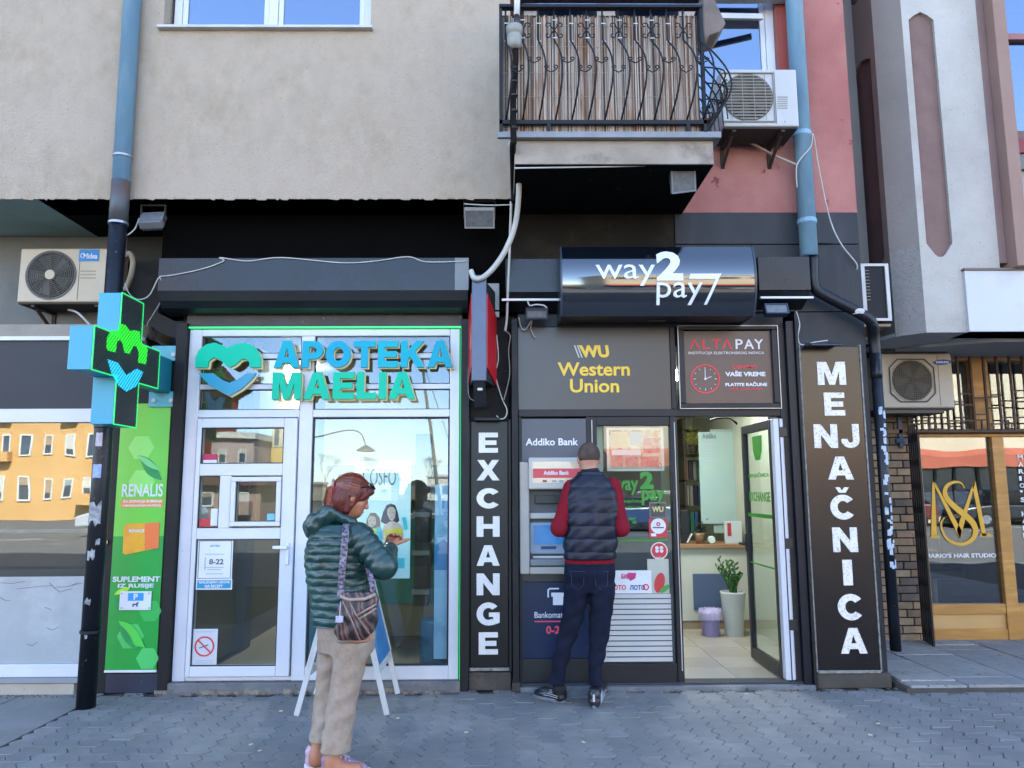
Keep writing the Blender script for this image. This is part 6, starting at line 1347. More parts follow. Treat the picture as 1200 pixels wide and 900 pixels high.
# upper lights behind the iron grille
zg0, zg1 = W(1140, 505, YR).z, W(1140, 414, YR).z
gx0_, gx1_ = xh(1063, 470, YR - .08), xh(1200, 470, YR - .08) + 1.0
up2 = MB(); up2.box(bxb - .1, hx2, YR_, YR_ + .08, zg1 - .07, zb - .002); up2.box(xh(1140, 460, YR), xh(1160, 460, YR), YR_, YR_ + .08, zt2 + .08, zg1 - .07); up2.build('upper_frame', ochre, hs)
bx('pane', bxb - .1, hx2, YR_ + .085, YR_ + .093, zt2 + .08, zg1, gl_deep, hs, 0)
gr = thing('window_grille', 'rust brown iron grille with short cross bars over the hair studio window', 'grille', (gx0_, YR - .08, zg0))
gm_ = M('grille_rust', '4a382c', '3a2c24', 10, .7, bump=.2); st_ = xh(1081, 470, YR - .08) - xh(1065.5, 470, YR - .08)
n = int((gx1_ - gx0_)/st_) + 1
for i in range(n):
    xx = gx0_ + i*st_; MB().box(xx - .009, xx + .009, YR - .09, YR - .07, zg0, zg1 + .1).build('bar', gm_, gr)
rnd = random.Random(6)
for i in range(n - 1):
    xx = gx0_ + i*st_; mb = MB()
    for zf in ((.05, .12, .33) if i % 2 else (.08, .28, .42)): zq = zg0 + (zg1 - zg0)*(zf + .04*(i % 3)); mb.box(xx + .01, xx + st_ - .01, YR - .088, YR - .074, zq - .007, zq + .007)
    if i % 2: mb.box(xx + st_/2 - .006, xx + st_/2 + .006, YR - .088, YR - .074, zg0, zg0 + .1)
    o_cb = mb.build('cross_bars', gm_, gr); o_cb['kind'] = 'stuff'
bx('grille_rail', gx0_ - .02, gx1_, YR - .095, YR - .068, zg0 - .02, zg0, gm_, gr); bx('grille_rail', gx0_ - .02, gx1_, YR - .095, YR - .068, zg1 + .02, zg1 + .045, gm_, gr)
# folded lattice gate
gt_ = thing('lattice_gate', 'folded dark iron lattice gate standing beside the brick pier', 'gate', (xh(1090, 760, 1.0), 1.0, FZ))
dk = M('gate_dark', '17181a', '121315', 8, .5, spec=.3, c4='80807c', s4=60, t4=.74)
for i, px in enumerate((1075, 1077.5, 1080, 1082.5, 1085)):
    Yq = YR - .10 - .06*i; xx = xh(px, 640, Yq); MB().box(xx - .010, xx + .010, Yq - .012, Yq + .012, FZ + .03, W(px, 508, Yq).z).build('bar', dk, gt_, bevel=.002)
    if i < 4:
        Yn = YR - .10 - .06*(i+1); xn = xh((1077.5, 1080, 1082.5, 1085)[i], 640, Yn); mb = MB()
        for k in range(9): za = .1 + k*.22; mb.bar((xx, Yq, za), (xn, Yn, za + .2), .010, .006, (0, 1, 0))
        mb.build('lattice', dk, gt_)
# hair studio room
room = M('salon_dark', '2c2a28', '24221f', 2, .8)
rm_ = thing('salon_room', 'dim room behind the hair studio window', 'room', (5.5, 3, 0))
MB().box(3.6, 9, 4.4, 4.5, 0, 2.7).box(3.5, 3.6, YR + .1, 4.5, 0, 2.7).box(3.6, 9, YR + .12, 4.4, 2.68, 2.72).box(3.6, 9, YR + .12, 4.4, -.02, .03).build('wall', room, rm_)
ch = thing('salon_chair', 'dark salon chair standing behind the hair studio window', 'chair', (4.9, 3.0, .03)); lea = M('leather_dark', '1d1a1c', rough=.4)
bx('seat', 4.65, 5.15, 2.75, 3.25, .45, .56, lea, ch, .04); bx('backrest', 4.65, 5.15, 3.2, 3.3, .55, 1.15, lea, ch, .04); MB().lathe([(.28, 0), (.28, .02), (.04, .05), (.04, .42)], (4.9, 3.0, .03), 20).build('pedestal', steel, ch); bx('armrest', 4.6, 4.66, 2.8, 3.2, .68, .72, lea, ch, .01); bx('armrest', 5.14, 5.2, 2.8, 3.2, .68, .72, lea, ch, .01)
gt2 = thing('grass_tuft', 'small tuft of green grass growing at the edge of the stone terrace', 'grass', WG(1117, 803, .0)); mb = MB(); rnd = random.Random(1)
c0 = WG(1117, 803, .0)
for i in range(240):
    x = c0.x + rnd.gauss(0, .05); y = c0.y + rnd.gauss(0, .012); h_ = rnd.uniform(.015, .05); a = rnd.uniform(0, 6.28); lx_, ly = math.cos(a)*h_*.5, math.sin(a)*h_*.5
    mb.add([(x - .0025, y, 0), (x + .0025, y, 0), (x + lx_, y + ly, h_)], [[0, 1, 2]])
mb.build('blades', M('grass_green', '3f5a20', '54701f', 30, .7), gt2)

MB().box(hx2, 16, YR, YR + .3, 0, zb - .001).box(2.97, bxb - .3, 2.6, 2.8, 0, zb).build('ground_wall', M('ground_render', '7a7570', '6e6a64', 2, .9, bump=.3, bscale=60), rbld)
MB().box(XE + .002, XA, 2.6, 2.9, 0, 14).build('gap_wall', side_m, rbld)
MB().box(2.97, 16, 6, 6.2, 0, zb + .1).box(16, 16.2, YR, 6.2, 0, zb + .1).build('rear_wall', side_m, rbld)
# ------------------------------------------------------------------ pharmacy room
def room(name, label, x0, x1, y0, y1, z1, wall, floor, ceil, lamps, watt, tile=None):
    t = thing(name, label, 'room', ((x0+x1)/2, (y0+y1)/2, 0))
    MB().box(x0 - .1, x0, y0, y1, 0, z1).box(x1, x1 + .1, y0, y1, 0, z1).box(x0 - .1, x1 + .1, y1, y1 + .1, 0, z1).build('wall', wall, t)
    bx('floor', x0, x1, y0, y1, -.05, .028, floor, t, 0); bx('ceiling', x0, x1, y0, y1, z1, z1 + .05, ceil, t, 0)
    for (lx_, ly) in lamps:
        bx('ceiling_emitter', lx_ - .28, lx_ + .28, ly - .28, ly + .28, z1 - .02, z1 - .003, M('lamp_panel_%s' % name, 'ffffff', emit='f6fbff', estr=watt), t, 0)
    return t
pr = room('pharmacy_room', 'beige walled pharmacy room behind the white shopfront', X(212.5), X(545), .12, 4.6, 2.9, M('pharm_wall', '8a7f66', '80765e', 1, .8), M('pharm_floor', '8a7c66', '7e715c', 2, .4), M('pharm_ceiling', '3a3833'), [], .8)
bx('ceiling_emitter', -2.36, -2.24, 2.95, 3.15, 2.86, 2.897, M('fill_small', 'ffffff', emit='f6fbff', estr=95), pr, 0)  # added fill emitter, hidden behind the mullion to brighten the room
ct = thing('counter', 'green fronted pharmacy counter seen through the window', 'counter', (-1.0, 2.2, .03)); grn = M('counter_green', '1f7a5a', '1a6e50', 2, .4)
bx('front', X(362), X(536), 1.9, 2.4, .35, 1.18, grn, ct); bx('base', X(362), X(536), 1.95, 2.4, .03, .35, M('counter_tan', '8a7a5c'), ct); bx('top', X(362), X(536), 1.85, 2.45, 1.181, 1.22, M('counter_top', 'a8a090'), ct)
ct2 = thing('counter', 'green side counter with blue foot behind the pharmacy door', 'counter', (-1.95, 1.2, .03)); bx('front', X(318), X(345) + .05, 1.1, 1.5, .45, .95, grn, ct2); bx('base', X(318), X(345) + .05, 1.12, 1.5, .03, .449, M('counter_blue', '2f7488'), ct2)
sf = thing('shelf_unit', 'shelf of coloured cartons on the back wall of the pharmacy', 'shelf', (-1.4, 4.3, .03)); MB().box(-2.4, -.4, 4.55, 4.58, .03, 1.8).build('back', M('shelf_back', '4a453c'), sf)
rnd = random.Random(12); cm = [M('carton_' + c, c, rough=.5) for c in ('6e6a60', '1f5a46', '2a4a6a', '7a4a2a', '8a8468')]
for r in range(4):
    zq = .25 + r*.36; bx('shelf', -2.4, -.4, 4.3, 4.55, zq, zq + .02, M('shelf_white', '5c584c'), sf, 0); xx = -2.35
    mbs = [MB() for _ in cm]
    while xx < -.5: wv = rnd.uniform(.05, .12); mbs[rnd.randrange(5)].box(xx, xx + wv - .01, 4.33, 4.5, zq + .02, zq + rnd.uniform(.12, .25)); xx += wv
    for mbx, mm in zip(mbs, cm):
        if mbx.v: mbx.build('cartons', mm, sf)['kind'] = 'stuff'
dsp = thing('display_stand', 'dark product stand with boxes at the right of the pharmacy window', 'stand', (-.62, .8, .03)); bx('body', X(487, 650, .8), X(503, 650, .8), .7, 1.0, .5, 1.95, M('stand_dark', '3a342c', '56493a', 6, .6), dsp)
for k in range(4): bx('tray', X(485, 650, .8), X(505, 650, .8), .66, .7, .6 + k*.32, .64 + k*.32, M('stand_tray', '8a8a80'), dsp)
bt = thing('water_bottle', 'clear blue water bottle poster stand low in the pharmacy window', 'bottle', (X(514, 740, .2), .25, .1)); MB().lathe([(.09, 0), (.11, .02), (.11, .34), (.105, .36)], (X(508, 740, .25), .3, .1), 20).build('tub', M('tub_blue', '3f6276', '4a7086', 4, .2), bt)
# ------------------------------------------------------------------ exchange office room
orx0, orx1 = .78, 2.55
rr = room('office_room', 'bright exchange office room with tiled floor behind the open door', orx0, orx1, .1, 4.4, 2.55, M('office_wall', 'b6b8a4', 'aeb09c', 1, .8), M('grout', '7d7768'), M('office_ceiling', 'b9bba4'), [(1.75, 1.3)], 6.5)
tm = [M('tile_%d' % i, a, b, 2, .22, c4='8a8272', s4=30, t4=.75) for i, (a, b) in enumerate((('a39c8c', '9a9384'), ('aca596', 'a29b8c')))]
ty = .1; j = 0
while ty < 4.2:
    txx = orx0 + .2; i = 0
    while txx < orx1 - .05:
        MB().box(txx + .002, min(txx + .40, orx1) - .002, ty + .002, ty + .398, .02, .034).build('floor_tile', tm[(i + j) % 2], rr, bevel=.001); txx += .40; i += 1
    ty += .40; j += 1
cn = thing('counter', 'white office counter with wooden top and blue-grey panel behind the open door', 'counter', (1.6, 1.9, .03)); YC = 2.2
IC = lambda px, py, Y=YC: W(px, py, Y)
zc_t = IC(840, 639).z; bx('front', orx0 + .5, orx1 - .01, YC, YC + .5, .12, zc_t - .03, M('office_white', 'b8b9a8', 'b2b3a2', 2, .5), cn); bx('skirting', orx0 + .5, orx1 - .012, YC + .01, YC + .5, .034, .12, M('skirting', '8a765c'), cn); bx('top', orx0 + .48, orx1 - .005, YC - .04, YC + .55, zc_t - .028, zc_t + .012, M('wood_top', '94704e', '866444', 4, .4, stretch=(1, 6, 1)), cn)
a, b = IC(813, 715), IC(862, 672); bx('blue_panel', a.x, b.x, YC - .012, YC - .002, a.z, b.z, M('panel_blue_grey', '46566e'), cn)
wbn = thing('whiteboard', 'tall pale glass notice panel standing on the office counter', 'board', (IC(850, 560).x, YC + .3, 1.1)); Yw = YC + .35
a, b = W(822, 614, Yw), W(867, 506, Yw); bx('sheet', a.x, b.x + .02, Yw, Yw + .01, a.z, b.z, M('board_pale', '8fa8a4', '9ab0a6', 2, .15), wbn); bx('sheet', a.x + .14, b.x + .2, Yw + .02, Yw + .03, a.z - .1, b.z + .03, M('board_pale2', '879c92', '90a498', 2, .25), wbn)
ptext('lettering', 'Addiko', 823, 508, 839, 514, Yw - .001, nk, wbn, .001, .02); 
for k in range(7): pbox('print_line', 823, 520 + k*3.2, 838 - (k % 3)*2, 521 + k*3.2, Yw - .002, .001, M('print_grey', ''), wbn, 0)
shf = thing('shelf_unit', 'dark office shelf with folders at the left inside the open door', 'shelf', (1.25, 2.9, .03)); bx('side', W(807, 560, 2.9).x, W(810, 560, 2.9).x, 3.1, 3.4, .9, 2.3, M('shelf_brown', '3a3228'), shf); 
for k in range(5): bx('shelf', W(807, 560, 2.9).x, W(822, 560, 2.9).x + .05, 3.1, 3.4, .95 + k*.3, .97 + k*.3, M('shelf_brown', ''), shf, 0)
for k in range(12): bx('folder', W(808, 560, 2.9).x + (k % 4)*.05, W(808, 560, 2.9).x + (k % 4)*.05 + .04, 3.12, 3.35, .97 + (k//4)*.3, 1.2 + (k//4)*.3, cm[k % 5] if k % 3 else M('folder_black', '18181a'), shf, 0)
hp2 = thing('potted_plant', 'yellow flowering plant on top of the office shelf', 'plant', W(812, 520, 2.9)); mb = MB(); rnd = random.Random(3); cc = W(812, 515, 2.9)
for i in range(160):
    p = cc + Vector((rnd.gauss(0, .05), rnd.gauss(0, .05), rnd.gauss(.02, .05))); d = Vector((rnd.uniform(-1, 1), rnd.uniform(-1, 1), rnd.uniform(-1, 1)))*.018; e = Vector((rnd.uniform(-1, 1), rnd.uniform(-1, 1), rnd.uniform(-1, 1)))*.018; mb.add([p, p + d, p + d + e, p + e], [[0, 1, 2, 3]])
mb.build('leaves', M('leaf_yellow', 'a89a1c', '6a7a1c', 20, .6), hp2); MB().lathe([(.04, 0), (.06, .1)], cc - Vector((0, 0, .16)), 14).build('pot', M('pot_dark', '2c261e'), hp2)
mt = thing('monitor', 'black monitor seen edge-on on the office counter', 'monitor', (IC(806, 610).x, YC + .2, 1.05)); a, b = IC(801, 628), IC(809.5, 598); bx('screen', a.x, b.x, YC + .1, YC + .14, a.z, b.z, black, mt, .004); bx('stand', a.x + .01, b.x - .02, YC + .1, YC + .16, zc_t + .012, a.z, black, mt)
p2 = thing('potted_plant', 'small dark plant in a tan pot on the office counter', 'plant', (IC(820, 632).x, YC + .08, zc_t)); c = IC(820, 637, YC + .1); MB().lathe([(.038, 0), (.05, .08), (.055, .11), (.048, .112)], (c.x, YC + .1, zc_t + .012), 18).build('pot', M('pot_tan', '9a7c60', '8c6e54', 6, .7), p2, smooth=True)
mb = MB(); cc = Vector((c.x + .02, YC + .1, zc_t + .16))
for i in range(220):
    p = cc + Vector((rnd.gauss(0, .04), rnd.gauss(0, .03), rnd.gauss(0, .035))); a_ = rnd.uniform(0, 6.28); L = .028; d = Vector((math.cos(a_), math.sin(a_), rnd.uniform(-.5, .5)))*L; e = Vector((-d.y, d.x, .2*L))*.45; mb.add([p, p + d*.5 + e, p + d, p + d*.5 - e], [[0, 1, 2, 3]])
mb.build('leaves', M('leaf_dark', '23301f', '3a4a2e', 20, .5), p2)
dc = thing('tape_dispenser', 'small white round dispenser on the office counter', 'dispenser', (IC(834, 633).x, YC + .05, zc_t)); c = IC(833.5, 632.5, YC + .06); MB().lathe([(.0, -.03), (.035, -.03), (.042, 0), (.035, .03), (.0, .03)], (c.x, YC + .06, zc_t + .052), 20, 'Y').build('wheel', M('disp_white', 'b8c4bc'), dc); MB().lathe([(.0, -.033), (.02, -.033), (.02, -.029)], (c.x, YC + .06, zc_t + .052), 16, 'Y').build('hub', M('poster_deep', ''), dc)
lf2 = thing('leaflet_holder', 'white leaflet holder with red card near the office door handle', 'leaflet holder', (IC(861, 620).x, YC + .1, zc_t)); a, b = IC(852, 637), IC(871, 611); bx('holder', a.x, b.x, YC + .06, YC + .1, zc_t + .012, b.z, M('holder_white', 'b0b8b4'), lf2); pbox('card', 852.5, 613, 857, 628, YC + .055, .004, M('card_red', '9a2c34'), lf2, 0)
pn = thing('pen_stand', 'white pen leaning in a holder at the left end of the office counter', 'pen', (IC(808, 634).x, YC + .05, zc_t)); MB().bar(IC(805, 636), IC(811, 625), .012, .012).build('pen', white, pn)
pl2 = thing('potted_plant', 'green succulent in a tall white floor pot inside the open door', 'plant', (1.75, 1.85, .034)); Yp2 = 1.85
g0 = W(861, 746, Yp2); g1 = W(859, 693, Yp2); w0 = (W(872, 740, Yp2).x - W(851, 740, Yp2).x)/2; w1 = (W(872.5, 695, Yp2).x - W(844, 695, Yp2).x)/2
xp = W(859.5, 715, Yp2).x; hp3 = g1.z - .034
MB().lathe([(w0*.98, 0), (w0, .01), (w1, hp3 - .02), (w1*1.03, hp3), (w1*.92, hp3), (w1*.9, hp3 - .03)], (xp, Yp2, .034), 32).build('pot', M('pot_white', 'b8bdb8', 'b0b5b0', 3, .4), pl2, smooth=True)
MB().lathe([(w1*.9, 0), (w1*.9, .004)], (xp, Yp2, .034 + hp3 - .03), 24).build('soil', M('soil', '1c1610'), pl2)
lfm = M('leaf_green', '2f5a28', '3f6e30', 14, .35); lv = []
for k in range(13):
    a = rnd.uniform(0, 6.28); ln = rnd.uniform(.14, .33); base = Vector((xp + rnd.uniform(-.04, .04), Yp2 + rnd.uniform(-.04, .04), .034 + hp3 - .03)); tip = base + Vector((math.cos(a)*ln*.55 - .0, math.sin(a)*ln*.4, ln)); MB().tube([base, (base+tip)/2 + Vector((0, 0, .03)), tip], [.008, .006, .003], 6).build('stem', lfm, pl2)
    for i in range(9):
        t = .2 + .8*i/8; p = base.lerp(tip, t) + Vector((0, 0, .03*math.sin(PI*t))); s_ = 1 if i % 2 else -1; d = (Vector((math.cos(a + 1.57)*s_, math.sin(a + 1.57)*s_*.6, .9))).normalized()*rnd.uniform(.04, .06); n_ = Vector((-d.z, 0, d.x))*.22
        me = MB(); me.add([p, p + d*.35 + n_*.9, p + d*.75 + n_*.7, p + d, p + d*.75 - n_*.7, p + d*.35 - n_*.9, p + d*.5 + Vector((0, .008, 0))], [[0, 1, 6], [1, 2, 6], [2, 3, 6], [3, 4, 6], [4, 5, 6], [5, 0, 6]]); me.build('leaf', lfm, pl2)
bn = thing('waste_bin', 'lilac waste bin with a bag folded over its rim inside the office', 'bin', (1.6, 1.85, .034)); xb2 = W(832.5, 730, 1.85).x; wb_ = (W(844, 730, 1.85).x - W(822, 730, 1.85).x)/2; zt_b = W(833, 713, 1.85).z
MB().lathe([(wb_*.85, 0), (wb_*.9, .01), (wb_, zt_b - .034), (wb_*.95, zt_b - .034)], (xb2, 1.85, .034), 28).build('bucket', M('bin_lilac', '8a80a8', '8278a0', 3, .35), bn, smooth=True)
mb = MB(); rows = []
for j2, (rr_, zz_) in enumerate(((wb_*1.02, zt_b - .02), (wb_*1.12, zt_b), (wb_*1.2, zt_b - .05), (wb_*1.22, zt_b - .10))):
    rows += [(xb2 + (rr_ + .008*math.sin(i*2.7 + j2))*math.cos(2*PI*i/28), 1.85 + (rr_ + .008*math.sin(i*1.9))*math.sin(2*PI*i/28), zz_ + .008*math.sin(i*3.1 + j2)) for i in range(28)]
mb.add(rows, [[j2*28+i, j2*28+(i+1) % 28, (j2+1)*28+(i+1) % 28, (j2+1)*28+i] for j2 in range(3) for i in range(28)]); mb.build('bag', M('bag_lilac', '9c94b4', 'a8a0bc', 14, .3), bn, smooth=True)
bx('paper', xb2 - .06, xb2 + .07, 1.77, 1.85, zt_b - .03, zt_b + .005, M('paper_lilac', 'a8a4c0'), bn, .004)
wc_ = thing('cable_loop', 'black cables hanging in a loop from the office ceiling', 'cable', (1.5, .9, 2.4))
for s_ in (0, .04): cable('cable', [W(832, 492, .9), W(840, 491 - s_*20, .9) + Vector((0, 0, .0)), W(848, 490, .9), W(856, 491, .9), W(864, 496 + s_*40, .9)], .006, black, parent=wc_)
pp5 = [M('wall_paper_%d' % i, c) for i, c in enumerate(('c2c4bc', 'a8b4b8', 'b8a88a'))]
for i, (a, b, c_, d) in enumerate(((875, 515, 884, 530), (886, 512, 897, 531), (874, 536, 883, 551), (889, 537, 898, 548), (812, 560, 819, 572), (826, 497, 834, 503))):
    bx('paper_sheet', W(a, 530, 4.38).x, W(c_, 530, 4.38).x, 4.375, 4.38, W(a, d, 4.38).z, W(a, b, 4.38).z, pp5[i % 3], rr, 0)
# dark office equipment behind the ATM window
eq = thing('office_cabinet', 'dark cabinet with equipment behind the posters of the office window', 'cabinet', (1.1, .6, .03)); bx('body', .80, W(788, 640, .5).x - .0, .45, .9, .03, 1.12, M('cab_dark', '24282e', '343a42', 3, .5), eq); bx('machine', .92, W(775, 640, .5).x, .5, .8, 1.12, 1.4, M('cab_mach', '30343a', '20242a', 6, .4), eq, .02)
bx('partition', orx0 + .0, W(790, 640, .5).x + .0, .95, .98, .03, 2.5, M('partition_tan', '6a6456'), rr, 0)

# ------------------------------------------------------------------ A-frame board on the pavement
es = thing('sidewalk_board', 'white folding A-board with a blue poster standing behind the woman', 'A-board', (-1.06, -.35, 0)); wl = M('easel_white', 'b9bab8', 'aeafad', 4, .5, c4='7a7872', s4=40, t4=.75)
xl_, xr_, xt_, ht_ = -1.37, -.775, -1.07, 1.12
for yy_ in (-.63, -.10):
    for xf_ in (xl_, xr_): MB().bar((xf_, yy_, .0), (xt_ + (.015 if xf_ > xt_ else -.015), yy_, ht_), .035, .022, (0, 1, 0)).build('leg', wl, es, bevel=.003)
for xf_ in (xl_, xr_):
    s_ = 1 if xf_ > xt_ else -1
    for t in (.24, .97): xx = xf_ + (xt_ - xf_)*t; MB().box(xx - .012, xx + .012, -.612, -.118, ht_*t - .02, ht_*t + .02).build('crossbar', wl, es)
    n_ = Vector((ht_*s_, 0, abs(xf_ - xt_))).normalized()*.014
    p_ = [Vector((xf_ + (xt_ - xf_)*t, y_, ht_*t)) + n_ for t, y_ in ((.27, -.64), (.27, -.09), (.95, -.09), (.95, -.64))]
    mb = MB(); mb.add(p_ + [v_ + n_*.5 for v_ in p_], [[0,1,2,3],[4,5,6,7],[0,1,5,4],[1,2,6,5],[2,3,7,6],[3,0,4,7]]); mb.build('poster_sheet', M('easel_blue', '2f6a9c', '4a86b4', 3, .4, c3='6aa0c4', s3=4, t3=.6, stretch=(1, 1, 2)), es)
    ed = MB()
    for a_, b_ in ((0, 1), (1, 2), (2, 3), (3, 0)): ed.bar(p_[a_] + n_*.5, p_[b_] + n_*.5, .012, .010, (0, 1, 0))
    ed.build('sheet_edge', wl, es)
bgp = SDFQ = None
# ------------------------------------------------------------------ figures: implicit bodies meshed with surface nets
class SD:
    def __init__(s, lo, hi, h): 
        s.h = h; s.lo = np.array(lo, np.float32); n = np.ceil((np.array(hi) - s.lo)/h).astype(int) + 1; s.n = n
        s.ax = [s.lo[i] + np.arange(n[i], dtype=np.float32)*h for i in range(3)]; s.V = np.full(n, 1.0, np.float32)
    def sub(s, lo, hi, pad):
        i0 = np.maximum(np.floor((np.array(lo) - pad - s.lo)/s.h).astype(int), 0); i1 = np.minimum(np.ceil((np.array(hi) + pad - s.lo)/s.h).astype(int) + 1, s.n)
        if np.any(i1 <= i0): return None
        X_, Y_, Z_ = np.meshgrid(*[s.ax[k][i0[k]:i1[k]] for k in range(3)], indexing='ij'); return tuple(slice(a, b) for a, b in zip(i0, i1)), X_, Y_, Z_
    def put(s, sl, d, k, mode='u'):
        A = s.V[sl]
        if mode == 'u':
            if k > 0: hh = np.clip(.5 + .5*(d - A)/k, 0, 1); s.V[sl] = d*(1-hh) + A*hh - k*hh*(1-hh)
            else: s.V[sl] = np.minimum(A, d)
        else:
            kk = max(k, 1e-5); a_, b_ = -A, d; hh = np.clip(.5 + .5*(b_ - a_)/kk, 0, 1); s.V[sl] = -(b_*(1-hh) + a_*hh - kk*hh*(1-hh))
    def cap(s, a, b, r0, r1, k=.02, q=None, mode='u'):
        a, b = np.array(a, np.float32), np.array(b, np.float32); R = max(r0, r1); g = s.sub(np.minimum(a, b) - R, np.maximum(a, b) + R, k + .03)
        if g is None: return s
        sl, X_, Y_, Z_ = g; d = b - a; L2 = float(d @ d) + 1e-9; t = np.clip(((X_-a[0])*d[0] + (Y_-a[1])*d[1] + (Z_-a[2])*d[2])/L2, 0, 1)
        D = np.sqrt((X_-a[0]-t*d[0])**2 + (Y_-a[1]-t*d[1])**2 + (Z_-a[2]-t*d[2])**2) - (r0 + (r1-r0)*t)
        if q: D = D - q[1]*(np.abs(np.sin(PI*t*math.sqrt(L2)/q[0] + 1.1*np.sin(X_*30)*.12))**.6 - .6)
        s.put(sl, D, k, mode); return s
    def ell(s, c, r, k=.02, rot=None, mode='u'):
        c = np.array(c, np.float32); R = max(r); g = s.sub(c - R, c + R, k + .03)
        if g is None: return s
        sl, X_, Y_, Z_ = g; x, y, z_ = X_ - c[0], Y_ - c[1], Z_ - c[2]
        if rot is not None: m = np.array(rot.transposed()); x, y, z_ = m[0][0]*x+m[0][1]*y+m[0][2]*z_, m[1][0]*x+m[1][1]*y+m[1][2]*z_, m[2][0]*x+m[2][1]*y+m[2][2]*z_
        q1 = np.sqrt((x/r[0])**2 + (y/r[1])**2 + (z_/r[2])**2) + 1e-6; q2 = np.sqrt((x/r[0]**2)**2 + (y/r[1]**2)**2 + (z_/r[2]**2)**2) + 1e-6
        s.put(sl, q1*(q1-1)/q2, k, mode); return s
    def loft(s, rows, k=.02, q=None, pw=2.3, mode='u', wr=0):
        """rows (z, cx, cy, a, b) from bottom to top; superelliptic sections"""
        rows = sorted(rows); z = np.array([r[0] for r in rows]); A = np.array(rows); R = A[:, 3:5].max() + .03
        g = s.sub((A[:, 1].min() - R, A[:, 2].min() - R, z[0]), (A[:, 1].max() + R, A[:, 2].max() + R, z[-1]), k + .03)
        if g is None: return s
        sl, X_, Y_, Z_ = g; zz_ = s.ax[2][sl[2]]; P_ = []
        for j in range(1, 5):
            v = np.interp(zz_, z, A[:, j]); ker = max(1, int(.02/s.h)); kk = np.ones(2*ker+1)/(2*ker+1); v = np.convolve(np.pad(v, ker, mode='edge'), kk, 'valid'); P_.append(v[None, None, :])
        cx, cy, a, b = P_; u, v = (X_-cx)/a, (Y_-cy)/b; rr_ = (np.abs(u)**pw + np.abs(v)**pw)**(1/pw) + 1e-6; D = (rr_ - 1)*np.minimum(a, b)*np.clip(.75 + .25*rr_, .7, 1.1)
        if q: D = D - q[1]*(np.abs(np.sin(PI*(Z_ - q[2] + .0022*np.sin(X_*23 + Y_*17) + .001*np.sin(X_*61))/q[0]))**.42 - .7)
        if wr: D = D + wr*(np.sin(Z_*38 + X_*22 + 3*np.sin(Y_*9))*np.sin(X_*31 - Z_*13 + Y_*20)) + wr*.6*np.sin(Z_*71 - X_*50 + Y_*33)
        e = np.maximum(z[0] - Z_, Z_ - z[-1]); D = np.where(e > -.01, np.maximum(D, e), D); s.put(sl, D, k, mode); return s
    def mesh(s):
        V = s.V; n = np.array(V.shape) - 1; neg = V < 0; c = [(i, j, k) for i in (0, 1) for j in (0, 1) for k in (0, 1)]
        C = lambda A, o: A[o[0]:o[0]+n[0], o[1]:o[1]+n[1], o[2]:o[2]+n[2]]
        cnt = sum(C(neg, o).astype(np.int8) for o in c); act = (cnt > 0) & (cnt < 8); I = np.argwhere(act); idx = np.full(act.shape, -1, np.int64); idx[act] = np.arange(len(I))
        vals = {o: V[I[:, 0]+o[0], I[:, 1]+o[1], I[:, 2]+o[2]] for o in c}; acc = np.zeros((len(I), 3)); w_ = np.zeros(len(I))
        for o in c:
            for ax in range(3):
                if o[ax]: continue
                p = list(o); p[ax] = 1; p = tuple(p); a, b = vals[o], vals[p]; m_ = (a < 0) != (b < 0); t = np.where(m_, a/(a - b + 1e-12), 0)
                pos = np.tile(np.array(o, float), (len(I), 1)); pos[:, ax] += t; acc += pos*m_[:, None]; w_ += m_
        P_ = (I + acc/np.maximum(w_, 1)[:, None])*s.h + s.lo; F = []
        for ax in range(3):
            sh = [slice(1, -1)]*3; a = [slice(None)]*3; b = [slice(None)]*3; a[ax] = slice(0, -1); b[ax] = slice(1, None)
            ch = neg[tuple(a)] != neg[tuple(b)]; E = np.argwhere(ch); o1, o2 = [(1, 2), (2, 0), (0, 1)][ax]
            E = E[(E[:, o1] > 0) & (E[:, o2] > 0) & (E[:, o1] < n[o1]) & (E[:, o2] < n[o2])]
            def id_(d1, d2): q_ = E.copy(); q_[:, o1] -= d1; q_[:, o2] -= d2; return idx[q_[:, 0], q_[:, 1], q_[:, 2]]
            Q = np.stack([id_(1, 1), id_(0, 1), id_(0, 0), id_(1, 0)], 1); fl_ = ~neg[E[:, 0], E[:, 1], E[:, 2]]; Q[fl_] = Q[fl_][:, ::-1]; F.append(Q)
        F = np.concatenate(F); F = F[(F >= 0).all(1)]; return P_, F
    def build(s, name, mat, parent, cull=None):
        P_, F = s.mesh()
        return meshobj(name, P_.tolist(), F.tolist(), mat, parent, smooth=True)
